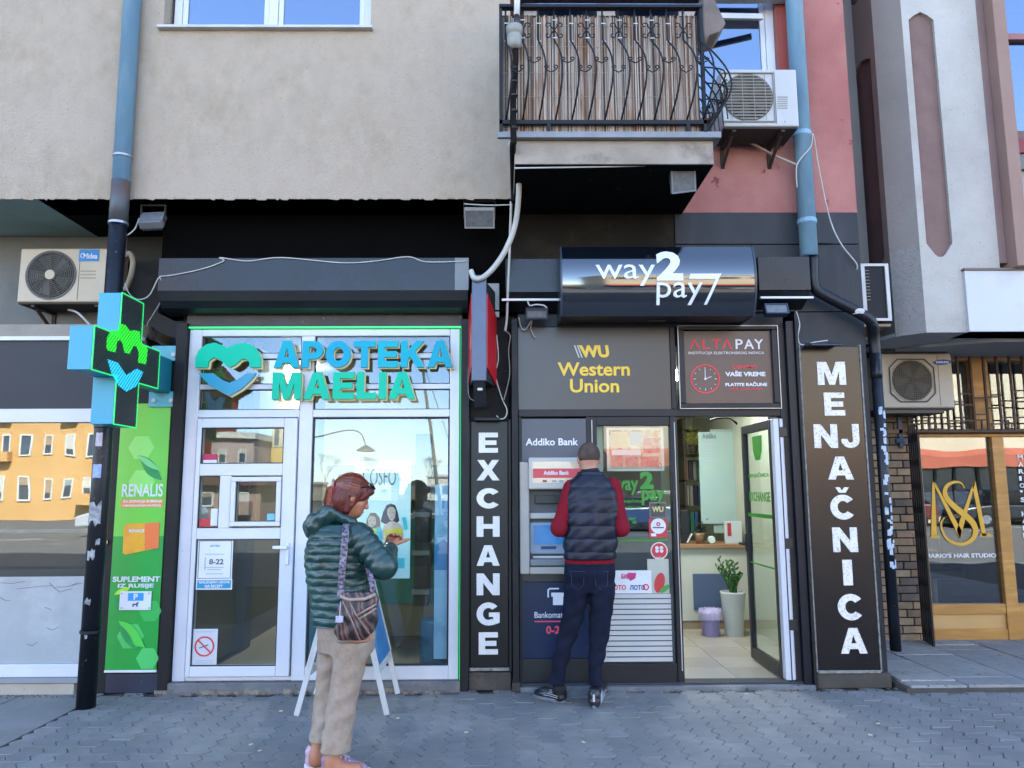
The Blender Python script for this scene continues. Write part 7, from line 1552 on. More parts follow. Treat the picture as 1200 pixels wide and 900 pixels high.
def hand(s, wrist, d, nrm, side, curl=.5, L=.095):
    """palm, four fingers of different lengths with knuckle bends and a thumb from the side of the palm"""
    w_, d, n_ = Vector(wrist), Vector(d).normalized(), Vector(nrm).normalized(); n_ = (n_ - d*n_.dot(d)).normalized(); s_ = d.cross(n_)*side
    pc = w_ + d*L*.55
    for k in (-1.4, -.5, .5, 1.4): s.cap(w_ + d*.012 + s_*k*.010, w_ + d*L + s_*k*.0175*1.0, .014, .0115, .012)
    for k, ln in ((-1.4, .068), (-.5, .082), (.5, .078), (1.4, .062)):
        p = w_ + d*L + s_*k*.0185; dd = d
        for j, f in enumerate((.42, .32, .26)):
            a = curl*(.5 + .5*j); dd = (dd*math.cos(a) + n_*math.sin(a)).normalized(); q_ = p + dd*ln*f; s.cap(p, q_, .0088 - j*.0006, .0082 - j*.0008, .003); p = q_
    p = w_ + d*.025 - s_*.020; dd = (d*.7 - s_*.75 + n_*.3).normalized()
    for j, ln in enumerate((.038, .032, .026)): q_ = p + dd*ln; s.cap(p, q_, .012 - j*.0012, .0105 - j*.001, .006); p = q_; dd = (dd + d*.35 + n_*.35*curl).normalized()
def head(s, c, f, up, sc=1.0):
    """skull, jaw, nose, brows, lips and ears; c centre of the head, f the way it faces"""
    f = Vector(f).normalized(); u = Vector(up); u = (u - f*u.dot(f)).normalized(); r = f.cross(u); c = Vector(c); R = Matrix((r, f, u)).transposed()
    P_ = lambda a, b, d: c + (r*a + f*b + u*d)*sc
    s.ell(P_(0, -.012, .022), (.077*sc, .096*sc, .092*sc), .02, R); s.ell(P_(0, .03, -.035), (.062*sc, .062*sc, .078*sc), .03, R); s.cap(P_(0, .055, -.095), P_(0, .068, -.088), .022*sc, .018*sc, .03)
    s.cap(P_(-.03, .074, .02), P_(.03, .074, .02), .012*sc, .012*sc, .02)
    s.cap(P_(0, .088, .008), P_(0, .108, -.028), .007*sc, .011*sc, .008); s.cap(P_(-.010, .100, -.032), P_(.010, .100, -.032), .008*sc, .008*sc, .006)
    for q_ in (-1, 1): s.ell(P_(q_*.031, .083, .003), (.014*sc, .010*sc, .008*sc), .006, R, 'c') if False else None; s.ell(P_(q_*.031, .080, .002), (.012*sc, .010*sc, .0085*sc), .004, R); s.ell(P_(q_*.077, -.008, -.005), (.010*sc, .018*sc, .031*sc), .006, R); s.cap(P_(q_*.045, .05, -.03), P_(q_*.03, .06, -.07), .02*sc, .02*sc, .03)
    s.cap(P_(-.019, .087, -.058), P_(.019, .087, -.058), .0065*sc, .0065*sc, .006); s.cap(P_(-.015, .085, -.069), P_(.015, .085, -.069), .0075*sc, .0075*sc, .005)
    return P_, R
def shoe(name, heel, toe, parent, body_m, sole_m, h_=.075, sc=1.0, lace=None):
    h, t = Vector(heel), Vector(toe); d = (t - h); L = d.length; d.normalize(); r = d.cross(Vector((0, 0, 1)))
    lo = [min(h[i], t[i]) - .09 for i in range(3)]; hi = [max(h[i], t[i]) + .09 for i in range(3)]; hi[2] = h.z + .16; lo[2] = h.z - .03
    s = SD(lo, hi, .005); up_ = Vector((0, 0, 1))
    s.cap(h + d*.035 + up_*.045, h + d*.04 + up_*.09, .036*sc, .040*sc, .02); s.cap(h + d*.035 + up_*.035, h + d*(L - .075) + up_*.033, .034*sc, .036*sc, .02); s.cap(h + d*(L - .10) + up_*.03, h + d*(L - .04) + up_*.022, .040*sc, .032*sc, .02); s.cap(h + d*.07 + up_*.07, h + d*(L - .10) + up_*.045, .035*sc, .028*sc, .03)
    s.cap(h + d*.02 + up_*.085, h + d*.025 + up_*.105, .022, .012, .01)
    s.ell(h + d*.05 + up_*.135, (.03, .03, .035), .004, None, 'c')
    o = s.build(name, body_m, parent)
    mb = MB(); n = 22; prof = []
    for i in range(n):
        a = 2*PI*i/n; x = (L/2 + .006)*math.cos(a); wd_ = (.047 if x > 0 else .040)*sc*math.copysign(abs(math.sin(a))**.75, math.sin(a)); p = h + d*(L/2 + x) + r*wd_; prof.append((p.x, p.y))
    mb.prism(prof, h.z, h.z + .026, 'XY').build('sole', sole_m, o, bevel=.006)
    if lace:
        lm2 = MB()
        for i in range(5): p = h + d*(.10 + i*.022) + up_*(.098 - i*.011); lm2.bar(p - r*.022, p + r*.022, .006, .004)
        lm2.build('lace', lace, o)
    return o
skin = M('skin_light', 'b07d66', 'a6735c', 20, .5, c3='ba8068', s3=9, t3=.6); skin.node_tree.nodes['Principled BSDF'].inputs['Subsurface Weight'].default_value = .08
skin2 = M('skin_tanned', 'a86e50', '9c6448', 20, .5)
# ------------------------------------------------------------------ the man at the cash machine (seen from behind)
man = thing('person', 'man in navy quilted vest and maroon sleeves standing at the cash machine, seen from behind', 'person', (W(690, 820, -.42).x, -.42, 0))
YM = -.40
def m(px, py, Y=YM): return W(px, py, Y)
hc = m(690, 538, YM + .03)
sh_l, el_l, wr_l = m(671, 573, YM), m(655, 619, YM - .06), Vector((m(664, 620).x, YM + .20, m(664, 622).z - .02))
sh_r, el_r, wr_r = m(717, 571, YM), m(728, 619, YM - .05), Vector((m(712, 620).x, YM + .20, m(712, 622).z - .0))
hipL, knL, anL = m(675, 672), m(669, 738, YM + .0), WG(655, 806, .09); anL = m(653, 796, YM - .02)
hipR, knR, anR = m(706, 672), m(704, 738, YM - .0), m(697, 797, YM - .06)
s = SD((.25, YM - .3, 0), (1.05, YM + .42, 1.85), .006)
P_, R_ = head(s, hc, (0, 1, -.12), (0, .1, 1), 1.0)
s.cap(hc + Vector((0, -.03, -.05)), m(691, 566, YM - .01), .058, .066, .03)
s.loft([(m(0, 662).z, m(691, 662).x, YM, .14, .10), (m(0, 620).z, m(692, 620).x, YM, .15, .10), (m(0, 580).z, m(693, 580).x, YM, .17, .10), (m(0, 562).z, m(692, 562).x, YM, .09, .07)], .04)
for a, b, c in ((sh_l, el_l, wr_l), (sh_r, el_r, wr_r)): s.cap(a, b, .05, .042, .03); s.cap(b, c, .040, .028, .02)
hand(s, wr_l, (.35, 1, -.15), (0, -.1, -1), 1, .45); hand(s, wr_r, (-.5, 1, -.1), (0, -.1, -1), -1, .5)
for a, b, c in ((hipL, knL, anL), (hipR, knR, anR)): s.cap(a, b, .055, .036, .03); s.cap(b, c, .036, .026, .02); s.cap(c, c + Vector((0, .08, -.03)), .026, .024, .02)
s.build('body', skin, man)
hs_ = SD(hc - Vector((.13, .15, .12)), hc + Vector((.13, .13, .16)), .004); hs_.ell(P_(0, -.015, .028), (.081, .098, .092), .01, R_); 
hs_.ell(P_(0, .10, -.02), (.09, .085, .085), .01, R_, 'c'); hs_.ell(P_(0, -.05, -.115), (.14, .17, .088), .012, R_, 'c')
for q_ in (-1, 1): hs_.ell(P_(q_*.09, -.0, -.012), (.022, .024, .036), .006, R_, 'c')
hs_.build('hair', M('hair_short', '32261f', '44352b', 60, .8, bump=.8, bscale=400, c3='564438', s3=9, t3=.55, w3=.1, dist=.004), man)
sw = SD((.25, YM - .3, .75), (1.1, YM + .35, 1.62), .006)
for a, b, c, qx in ((sh_l, el_l, wr_l, -1), (sh_r, el_r, wr_r, 1)):
    sw.cap(a, b, .070, .052, .03); sw.cap(b, b.lerp(c, .85), .052, .043, .04); sw.cap(b.lerp(c, .85), b.lerp(c, .95), .040, .036, .006)
sw.loft([(m(0, 664).z, m(691, 662).x, YM, .178, .118), (m(0, 652).z, m(691, 640).x, YM, .170, .11), (m(0, 600).z, m(692, 600).x, YM, .16, .10), (m(0, 562).z, m(692, 562).x, YM, .10, .08)], .03)
P0 = None
sw_o = sw.build('sweater', M('wool_maroon', '7a1424', '6a101e', 30, .9, spec=.2, bump=.4, bscale=300, dist=.004), man)
vs = SD((.35, YM - .25, .78), (1.05, YM + .25, 1.68), .005)
zq = lambda py: m(0, py).z
sp = zq(574) - zq(589)
vs.loft([(zq(658.5), m(691, 656).x, YM, .183, .132), (zq(650), m(691.5, 650).x, YM, .187, .138), (zq(620), m(692.5, 620).x, YM, .196, .145), (zq(595), m(693, 595).x, YM, .199, .142), (zq(580), m(692.5, 580).x, YM, .19, .13), (zq(568), m(692, 568).x, YM - .0, .155, .105), (zq(560), m(692, 560).x, YM, .105, .088), (zq(556), m(692, 556).x, YM, .088, .082)], .02, (sp, .0065, zq(574)), 2.5, 'u', .0022)
vs.cap(m(692, 563, YM - .01), m(691.5, 556, YM + .0), .078, .074, .012)
vs.ell(m(691, 546, YM + .01), (.062, .062, .05), .006, None, 'c')
for a, q_ in ((sh_l, -1), (sh_r, 1)): vs.cap(a + Vector((q_*.035, 0, .02)), a + Vector((q_*.05, -.0, -.14)), .050, .05, .012, None, 'c')
vs.build('vest', M('vest_navy', '0b1124', '080d1c', 6, .45, spec=.35, bump=.25, bscale=60, c3='121a30', s3=3, dist=.006), man)
je = SD((.2, YM - .25, 0.02), (1.05, YM + .25, 1.02), .006)
je.loft([(zq(697), m(691, 697).x, YM, .165, .10), (zq(675), m(691, 675).x, YM - .01, .182, .125), (zq(664), m(691, 664).x, YM, .176, .115), (zq(655), m(691, 658).x, YM, .17, .11)], .02)
def leg(rows, Yc, b, wr=.004): je.loft([(m(0, py, Yc).z, (m(xl_, py, Yc).x + m(xr2, py, Yc).x)/2, Yc + dy, (m(xr2, py, Yc).x - m(xl_, py, Yc).x)/2, bb) for py, xl_, xr2, dy, bb in rows], .03, None, 2.1, 'u', wr)
leg([(806, 644.5, 662, .0, .052), (798, 644.5, 662, .0, .052), (788, 646, 664, .0, .055), (765, 650, 670, .0, .060), (738, 656, 681, .0, .068), (715, 660, 687, .0, .08), (690, 661, 691, .0, .095)], YM - .02, 0)
leg([(808, 690, 704.5, -.02, .050), (799, 689.5, 704, -.02, .050), (785, 689.5, 706, -.01, .054), (760, 690, 712, .0, .060), (735, 690.5, 716, .0, .068), (712, 691, 719, .0, .08), (690, 691.5, 721, .0, .095)], YM - .03, 0)
je.build('trousers', M('jeans_navy', '10162a', '0c1120', 8, .85, spec=.2, bump=.35, bscale=200, c3='161c30', s3=4, t3=.58, c4='1a1f2c', s4=120, t4=.66), man)
pk3_ = MB()
for a, b in (((668, 672), (684, 670)), ((697, 670), (714, 672))): pass
sk = M('sneaker_black', '14161a', '1c1e24', 14, .3, c3='4a4e58', s3=16, t3=.60, stretch=(.6, .6, 4)); so1 = M('sole_grey', '6a6e76', '5a5e66', 10, .5)
shoe('shoe', WG(662, 824), WG(626, 816), man, sk, so1, sc=1.1, lace=M('lace_pale', '8a8c90')); shoe('shoe', WG(696, 831), WG(706, 806), man, sk, so1, sc=1.05, lace=None)
for (h5, t5) in ((WG(662, 824), WG(626, 816)), (WG(696, 831), WG(706, 806))):
    d5 = (t5 - h5); L5 = d5.length; d5.normalize(); r5 = d5.cross(Vector((0, 0, 1))); r5 = r5 if r5.y < 0 else -r5; sb5 = MB()
    for k5 in range(4): sb5.tube([h5 + d5*.03 + r5*.045 + Vector((0, 0, .036 + k5*.013)), h5 + d5*(L5*.35) + r5*(.048 - k5*.004) + Vector((0, 0, .042 + k5*.012)), h5 + d5*(L5*.62) + r5*(.042 - k5*.009) + Vector((0, 0, .036 + k5*.010)), h5 + d5*(L5*.82) + r5*(.034 - k5*.009) + Vector((0, 0, .032 + k5*.006))], .0028, 5)
    sb5.build('shoe_stripe', M('stripe_silver', 'a4a8b0', rough=.3), man, smooth=True)
ps5 = MB()
for sx5 in (-1, 1):
    c5 = m(691 + sx5*14, 678, YM - .125); ps5.tube([c5 + Vector((-.05, .012 if sx5 < 0 else -.002, .05)), c5 + Vector((.05, -.002 if sx5 < 0 else .012, .045))], .0022, 4); ps5.tube([c5 + Vector((-.045, .012 if sx5 < 0 else 0, .048)), c5 + Vector((-.04, .012 if sx5 < 0 else 0, -.05)), c5 + Vector((0, 0, -.075)), c5 + Vector((.04, 0 if sx5 < 0 else .012, -.05)), c5 + Vector((.045, 0 if sx5 < 0 else .012, .048))], .0022, 4)
ps5.build('pocket_seam', M('seam_thread', '1a2134'), man)
rf = MB(); c = WG(696, 831); rf.box(c.x - .007, c.x + .007, c.y - .012, c.y - .004, .05, .095); rf.build('reflective_tab', M('tab_silver', 'b0b4b8', rough=.3), man)
sckm = M('sock_black', '121214', rough=.9); MB().lathe([(.043, 0), (.04, .06)], Vector((anL.x + .01, anL.y, .07)), 14).build('sock', sckm, man, smooth=True); MB().lathe([(.04, 0), (.038, .05)], Vector((anR.x, anR.y, .07)), 14).build('sock', sckm, man, smooth=True)

# ------------------------------------------------------------------ the woman in the quilted jacket
YW = -1.63
def q_(px, py, Y=YW): return W(px, py, Y)
wo = thing('person', 'woman with red ponytail in shiny dark green quilted jacket, looking down at her hands', 'person', (q_(385, 890).x, YW, 0))
fdir = Vector((.88, .34, -.38)).normalized(); udir = Vector((.38, .1, .9))
hc = q_(413, 582)
s = SD((-1.35, YW - .35, 0), (-.35, YW + .45, 1.62), .006)
P_, R_ = head(s, hc, fdir, udir, .93)
nk_ = q_(399, 614, YW + .0); s.cap(P_(0, -.03, -.06), nk_, .048, .055, .03)
shR, elR, wrR = q_(420, 628, YW - .10), q_(450, 664, YW - .15), q_(458, 642, YW + .05)
shL, elL, wrL = q_(412, 628, YW + .14), q_(440, 664, YW + .22), q_(454, 642, YW + .15)
s.loft([(q_(0, 745).z, q_(402, 745).x, YW, .13, .14), (q_(0, 690).z, q_(394, 690).x, YW, .11, .13), (q_(0, 640).z, q_(396, 640).x, YW, .12, .15), (q_(0, 618).z, q_(399, 618).x, YW, .07, .08)], .04)
for a, b, c in ((shR, elR, wrR), (shL, elL, wrL)): s.cap(a, b, .045, .036, .03); s.cap(b, c, .036, .024, .02)
hd_ = Vector((.5, .5, .55)).normalized(); hand(s, wrR, (.1, .75, .55), (.3, .5, -.7), 1, .8, .066); hand(s, wrL, (.25, -.1, .5), (.4, -.7, -.3), -1, .9, .062)
hpR, knR, anR = q_(418, 752, YW - .09), q_(404, 830, YW - .07), q_(389, 889, YW - .10); hpL, knL, anL = q_(388, 752, YW + .07), q_(383, 820, YW + .06), q_(371, 882, YW + .02)
for a, b, c in ((hpR, knR, anR), (hpL, knL, anL)): s.cap(a, b, .075, .052, .03); s.cap(b, b.lerp(c, .35), .05, .050, .02); s.cap(b.lerp(c, .35), c, .050, .034, .03); s.cap(c, Vector((c.x, c.y, .05)), .036, .036, .02); s.cap(Vector((c.x, c.y, .05)), Vector((c.x + .13, c.y + .01, .035)), .036, .03, .03)
s.build('body', skin2, wo)
# eyes: small brows drawn by dark lids
el_ = MB()
for sd_ in (-1, 1): el_.tube([P_(sd_*.044, .083, .004), P_(sd_*.032, .092, .001), P_(sd_*.020, .089, .003)], .0022, 5)
el_.build('eyelid', M('lid_dark', '3a201a'), wo); bl = MB()
for sd_ in (-1, 1): bl.tube([P_(sd_*.048, .080, .024), P_(sd_*.034, .088, .029), P_(sd_*.018, .090, .025)], .003, 5)
bl.build('eyebrow', M('brow_brown', '4a241a'), wo); lp2 = MB(); lp2.tube([P_(-.017, .0925, -.063), P_(0, .0965, -.062), P_(.017, .0925, -.063)], .0045, 6); lp2.build('lips', M('lip_red', '8a3a36', rough=.4), wo, smooth=True)
h2 = SD(hc - Vector((.24, .2, .22)), hc + Vector((.16, .18, .17)), .004)
def strand(D): return D
h2.ell(P_(0, -.018, .030), (.082, .103, .094), .02, R_); h2.ell(P_(0, -.05, -.03), (.074, .066, .09), .02, R_)
for q1 in (-1, 1): h2.cap(P_(q1*.066, .015, .04), P_(q1*.068, -.012, -.085), .024, .014, .02); h2.cap(P_(q1*.045, .075, .062), P_(q1*.066, .045, .01), .018, .012, .02)
h2.cap(P_(-.03, .082, .066), P_(.03, .084, .068), .022, .020, .02)
h2.ell(P_(0, .14, -.055), (.062, .092, .105), .01, R_, 'c'); h2.cap(P_(0, -.05, -.03), q_(400, 606, YW), .070, .058, .03)
h2.ell(P_(0, .14, -.055), (.062, .092, .105), .01, R_, 'c')
for q1 in (-1, 1): h2.ell(P_(q1*.088, -.008, -.012), (.016, .018, .026), .006, R_, 'c')
tb_ = P_(0, -.115, .02); 
g = h2.sub(h2.lo, h2.lo + h2.n*h2.h, 0); sl_, X_, Y_, Z_ = g
h2.V += .0009*np.sin(X_*420 + Z_*60 + 3*np.sin(Z_*22)) + .0008*np.sin(Y_*460 + Z_*60 + 2*np.sin(X_*30))
hairm = M('hair_copper', '4a120b', '5c1a10', 60, .45, bump=.9, bscale=90, c3='7c3016', s3=14, t3=.58, stretch=(3, 3, .35), dist=.006)
ho = h2.build('hair', hairm, wo)
pt = SD(q_(370, 612, YW - .2), q_(404, 562, YW + .14), .004); pt.cap(q_(397, 574, YW - .03), q_(389, 575, YW - .05), .014, .027, .006); pt.cap(q_(389, 576, YW - .05), q_(387, 591, YW - .055), .031, .032, .012); pt.cap(q_(387, 591, YW - .055), q_(391, 607, YW - .05), .031, .012, .012)
g = pt.sub(pt.lo, pt.lo + pt.n*pt.h, 0); sl_, X_, Y_, Z_ = g; pt.V += .0022*np.sin(X_*230 + 5*np.sin(Z_*16)) + .0015*np.sin(Y_*260 + 3*np.sin(Z_*21))
pt.build('ponytail', M('hair_orange', '7c2c12', '93401c', 60, .45, bump=.9, bscale=90, c3='5c1c0c', s3=16, t3=.56, stretch=(3, 3, .35), dist=.006), ho)
rnd = random.Random(21)
stms = [M('strand_%d' % i, c, rough=.4) for i, c in enumerate(('4a120a', '682010', '80361a', '2c0a06'))]
sm_ = [MB() for _ in stms]
hcc = P_(0, -.018, .030); ra = (.0835, .1045, .0955); fr_ = fdir.normalized(); ur_ = (udir - fr_*udir.dot(fr_)).normalized(); rr2 = fr_.cross(ur_)
tie = Vector((0, -.93, -.1)).normalized()
def onhead(v_, lift=1.0): v_ = v_.normalized(); return hcc + (rr2*v_.x*ra[0] + fr_*v_.y*ra[1] + ur_*v_.z*ra[2])*.98*lift
for i in range(230):
    a = rnd.uniform(-1.9, 1.9); st = Vector((math.sin(a)*.95, .62 + .25*math.cos(a)*rnd.random(), math.cos(a)*.85 + .1)).normalized()
    if st.z < -.25: continue
    lf_ = 1.015 + rnd.random()*.022; pts_ = [onhead(st.slerp(tie, t), lf_ + .008*math.sin(PI*t)*rnd.random()) for t in (0, .2, .4, .6, .8, 1)]
    sm_[rnd.randrange(4)].tube(pts_, [.003, .003, .003, .0028, .0024, .0015], 4, cap=False)
for i in range(90):                                        # loose side hair over ear and nape
    sd_ = rnd.choice((-1, -1, 1)); y0 = rnd.uniform(-.75, .25); st = Vector((sd_*.95, y0, .35)); e = Vector((sd_*.9, y0 - .15, -.75 - .2*rnd.random()))
    pts_ = [onhead(st.normalized().slerp(e.normalized(), t), 1.01 + rnd.random()*.02) for t in (0, .3, .6, 1)] + [onhead(e, 1.0)*1 + Vector((rnd.uniform(-.01, .01), 0, -.035))]
    sm_[rnd.randrange(4)].tube(pts_, .0018, 4, cap=False)
for i in range(110):                                       # ponytail
    o_ = Vector((rnd.uniform(-.028, .028), rnd.uniform(-.03, .03), 0)); p0_ = q_(394, 574, YW - .03) + o_*.3
    sm_[rnd.randrange(4)].tube([p0_, q_(388, 577, YW - .05) + o_*.9 + Vector((0, 0, .012)), q_(386.5, 588, YW - .055) + o_*1.15, q_(388, 600, YW - .055) + o_*.9, q_(391, 609, YW - .055) + o_*(.4 + .3*rnd.random()) + Vector((0, 0, rnd.uniform(-.01, .01)))], [.0014, .002, .002, .0018, .0008], 4, cap=False)
for i in range(60):                                        # flyaway hairs
    st = Vector((rnd.uniform(-.8, .8), rnd.uniform(-.9, .3), rnd.uniform(.2, 1))).normalized(); e = (st + Vector((rnd.uniform(-.4, .4), -.5, rnd.uniform(-.3, .2)))).normalized()
    sm_[rnd.randrange(3)].tube([onhead(st.slerp(e, t), 1.02 + .11*math.sin(PI*t*.8)*rnd.random()) for t in (0, .35, .7, 1)], [.0014, .0012, .001, .0006], 4, cap=False)
for mb5, mm in zip(sm_, stms): o5 = mb5.build('hair_strands', mm, ho); o5['kind'] = 'stuff'
MB().tube([tb_ + Vector((-.012, -.034, -.0)), tb_ + Vector((-.014, 0, .034)), tb_ + Vector((-.016, .034, 0)), tb_ + Vector((-.014, 0, -.034)), tb_ + Vector((-.012, -.034, -.0))], .008, 8).build('hair_tie', M('tie_pink', 'a87c78', rough=.5), wo, smooth=True)
# sunglasses pushed up on the hair
sgm = M('sunglass_black', '0c0c0e', rough=.12); g2 = MB()
for q1 in (-1, 1):
    c = P_(q1*.034, .083, .098); n_ = (fdir*.6 + udir.normalized()*.8).normalized(); r_ = fdir.cross(udir).normalized(); t_ = n_.cross(r_); ring = [c + r_*.026*math.cos(2*PI*i/16) + t_*.020*math.sin(2*PI*i/16) for i in range(16)]
    g2.add([p for p in ring] + [p + n_*.006 for p in ring], [list(range(16)), list(range(16, 32))[::-1]] + [[i, (i+1) % 16, 16 + (i+1) % 16, 16 + i] for i in range(16)]); g2.tube([P_(q1*.058, .075, .098), P_(q1*.083, .02, .07), P_(q1*.084, -.03, .035)], .0032, 6)
g2.bar(P_(-.012, .086, .10), P_(.012, .086, .10), .006, .005); g2.build('sunglasses', sgm, wo)
MB().tube([P_(-.088, -.055, -.0), P_(-.086, -.045, .05), P_(-.04, -.052, .112), P_(0, -.055, .128), P_(.04, -.052, .112), P_(.086, -.045, .05)], .0065, 8, flat=.5).build('hair_band', M('band_pink', '9a6a68', rough=.5), wo, smooth=True)
# jacket
zj_ = lambda py: q_(0, py).z
pj = zj_(650) - zj_(659)
jk = SD((-1.45, YW - .4, .75), (-.35, YW + .45, 1.56), .005)
def jr(py, xl_, xr2, b): a_, b_ = q_(xl_, py), q_(xr2, py); return (a_.z, (a_.x + b_.x)/2, YW + .01, (b_.x - a_.x)/2, b)
jk.loft([jr(735, 368, 437, .175), jr(722, 366, 438, .182), jr(700, 364, 437, .182), jr(680, 360, 436, .18), jr(660, 357.5, 437, .18), jr(645, 358, 436, .185), jr(632, 362, 432, .185), jr(622, 366, 428, .17), jr(614, 374, 421, .13)], .03, (pj, .0085, zj_(650)), 2.2, 'u', .0025)
jk.cap(q_(383, 608, YW + .0), q_(392, 620, YW + .0), .07, .09, .03)
for a, b, c in ((shR, elR, wrR), (shL, elL, wrL)):
    jk.cap(a, b, .078, .066, .035, (.046, .009)); jk.cap(b, b.lerp(c, .86), .066, .042, .03, (.042, .007)); jk.cap(b.lerp(c, .84), b.lerp(c, .98), .034, .031, .005)
jk.build('jacket', M('jacket_teal', '183a36', '132f2c', 5, .27, spec=.6, bump=.5, bscale=40, c3='214a46', s3=4, dist=.008), wo)
hdm = SD((-1.45, YW - .3, 1.2), (-.6, YW + .3, 1.6), .005)
for a, b, r0, r1 in ((q_(384, 601, YW - .11), q_(368, 612, YW - .06), .030, .034), (q_(368, 612, YW - .06), q_(367, 616, YW + .06), .034, .034), (q_(367, 616, YW + .06), q_(384, 601, YW + .12), .034, .030), (q_(384, 602, YW - .11), q_(412, 612, YW - .07), .030, .022), (q_(384, 602, YW + .11), q_(412, 612, YW + .08), .03, .022)): hdm.cap(a, b, r0*1.15, r1*1.15, .035)
hdm.cap(q_(377, 616, YW - .07), q_(384, 630, YW - .08), .052, .028, .05); hdm.cap(q_(375, 617, YW + .05), q_(378, 634, YW + .02), .058, .03, .05); hdm.cap(q_(366, 620, YW), q_(370, 632, YW - .05), .045, .03, .05); hdm.cap(q_(412, 612, YW - .07), q_(426, 628, YW - .02), .024, .016, .03)
g = hdm.sub(hdm.lo, hdm.lo + hdm.n*hdm.h, 0); sl_, X_, Y_, Z_ = g; hdm.V += .003*np.sin(Z_*80 + X_*40 + 3*np.sin(Y_*14)) + .0014*np.sin(X_*120 - Z_*80)
hdm.build('hood', M('jacket_hood', '1a3a38', '15302f', 5, .27, spec=.6, bump=.5, bscale=45, dist=.008), wo)
# trousers
tr = SD((-1.35, YW - .3, 0.05), (-.55, YW + .3, 1.0), .006)
def lr(rows, dy): return [(q_(0, py, YW + dy).z, (q_(a, py, YW + dy).x + q_(b, py, YW + dy).x)/2, YW + dy, (q_(b, py, YW + dy).x - q_(a, py, YW + dy).x)/2, bb) for py, a, b, bb in rows]
tr.loft(lr([(728, 373, 434, .15), (745, 373, 440, .155), (765, 376, 438, .13)], 0), .02)
tr.loft(lr([(883, 376, 410, .085), (860, 379, 413, .085), (820, 385, 419, .085), (780, 391, 429, .095), (752, 392, 438, .12)], -.08), .03, None, 2.2, 'u', .003)
tr.loft(lr([(869, 363, 389, .09), (840, 367, 398, .09), (800, 371, 402, .095), (752, 373, 406, .11)], .07), .03, None, 2.2, 'u', .003)
for z5, (a, b) in enumerate(()): tr.cap(a.lerp(b, -.3), a.lerp(b, .22), .052, .055, .004, None, 'c')
tr.build('trousers', M('trousers_beige', '9d8c7c', '917f70', 40, .92, spec=.15, bump=.5, bscale=160, c3='aa9c8c', s3=3, t3=.58), wo)
shp = M('sneaker_pink', 'b49aa8', 'a88c9c', 10, .5); shs = M('sole_white', 'c0b8c0')
shoe('shoe', Vector((anR.x - .055, anR.y, .0)), Vector((anR.x + .19, anR.y + .05, .0)), wo, M('sneaker_mauve', '7c6478', '8a7086', 10, .5), shs, sc=.9, lace=white)
shoe('shoe', Vector((anL.x - .06, anL.y, .0)), Vector((anL.x + .18, anL.y + .07, .0)), wo, shp, shs, sc=.9, lace=white)
# crossbody bag
bg = thing('handbag', 'brown and black patterned crossbody bag hanging at the hip of the woman', 'bag', q_(418, 725, YW - .22)); YBG = YW - .21
bsd = SD((-1.1, YBG - .12, .6), (-.5, YBG + .12, 1.1), .005)
def bq(px, py): return W(px, py, YBG)
rows = [(bq(0, 752).z, (398, 428)), (bq(0, 748).z, (394.5, 436)), (bq(0, 738).z, (393.5, 441)), (bq(0, 720).z, (395.5, 443)), (bq(0, 703).z, (399, 443)), (bq(0, 696).z, (401.5, 442))]
bsd.loft([(z_, (bq(a, 725).x + bq(b, 725).x)/2, YBG, (bq(b, 725).x - bq(a, 725).x)/2, bb) for (z_, (a, b)), bb in zip(rows, (.035, .05, .06, .06, .05, .03))], .01, None, 2.6, 'u', .003)
bgm = bpy.data.materials.new('bag_patchwork'); bgm.use_nodes = True; t = bgm.node_tree; bb_ = t.nodes['Principled BSDF']; bb_.inputs['Roughness'].default_value = .45
geo = t.nodes.new('ShaderNodeNewGeometry'); wv = t.nodes.new('ShaderNodeTexWave'); wv.inputs['Scale'].default_value = 5; wv.inputs['Distortion'].default_value = 3.5; wv.inputs['Detail'].default_value = 2; wv.inputs['Detail Scale'].default_value = 2
mp = t.nodes.new('ShaderNodeMapping'); mp.inputs['Rotation'].default_value = (0, math.radians(22), 0); t.links.new(geo.outputs['Position'], mp.inputs[0]); t.links.new(mp.outputs[0], wv.inputs['Vector'])
cr2 = t.nodes.new('ShaderNodeValToRGB'); el2 = cr2.color_ramp.elements; el2[0].color = (*lin('1c1517'), 1); el2[0].position = .1; el2[1].color = (*lin('2a2226'), 1); el2[1].position = 1
for p, c in ((.3, '4a3a3e'), (.5, '6a4a40'), (.62, '2c2024'), (.75, '8a6a58'), (.85, '5a3028')): e = el2.new(p); e.color = (*lin(c), 1)
t.links.new(wv.outputs['Fac'], cr2.inputs[0]); t.links.new(cr2.outputs[0], bb_.inputs['Base Color'])
bo_ = bsd.build('bag_body', bgm, bg)
def ribbon(name, pts_, wd_, m_, up_=(0, 0, 1)):
    pts_ = [Vector(p) for p in pts_]; mb = MB(); mb.tube(pts_, wd_/2, 8, flat=.16); return mb.build(name, m_, bg, smooth=False)
stm = M('strap_pattern', '8e8494', '4a4450', 60, .6, c4='2a242c', s4=70, t4=.52)
YS = YW - .205
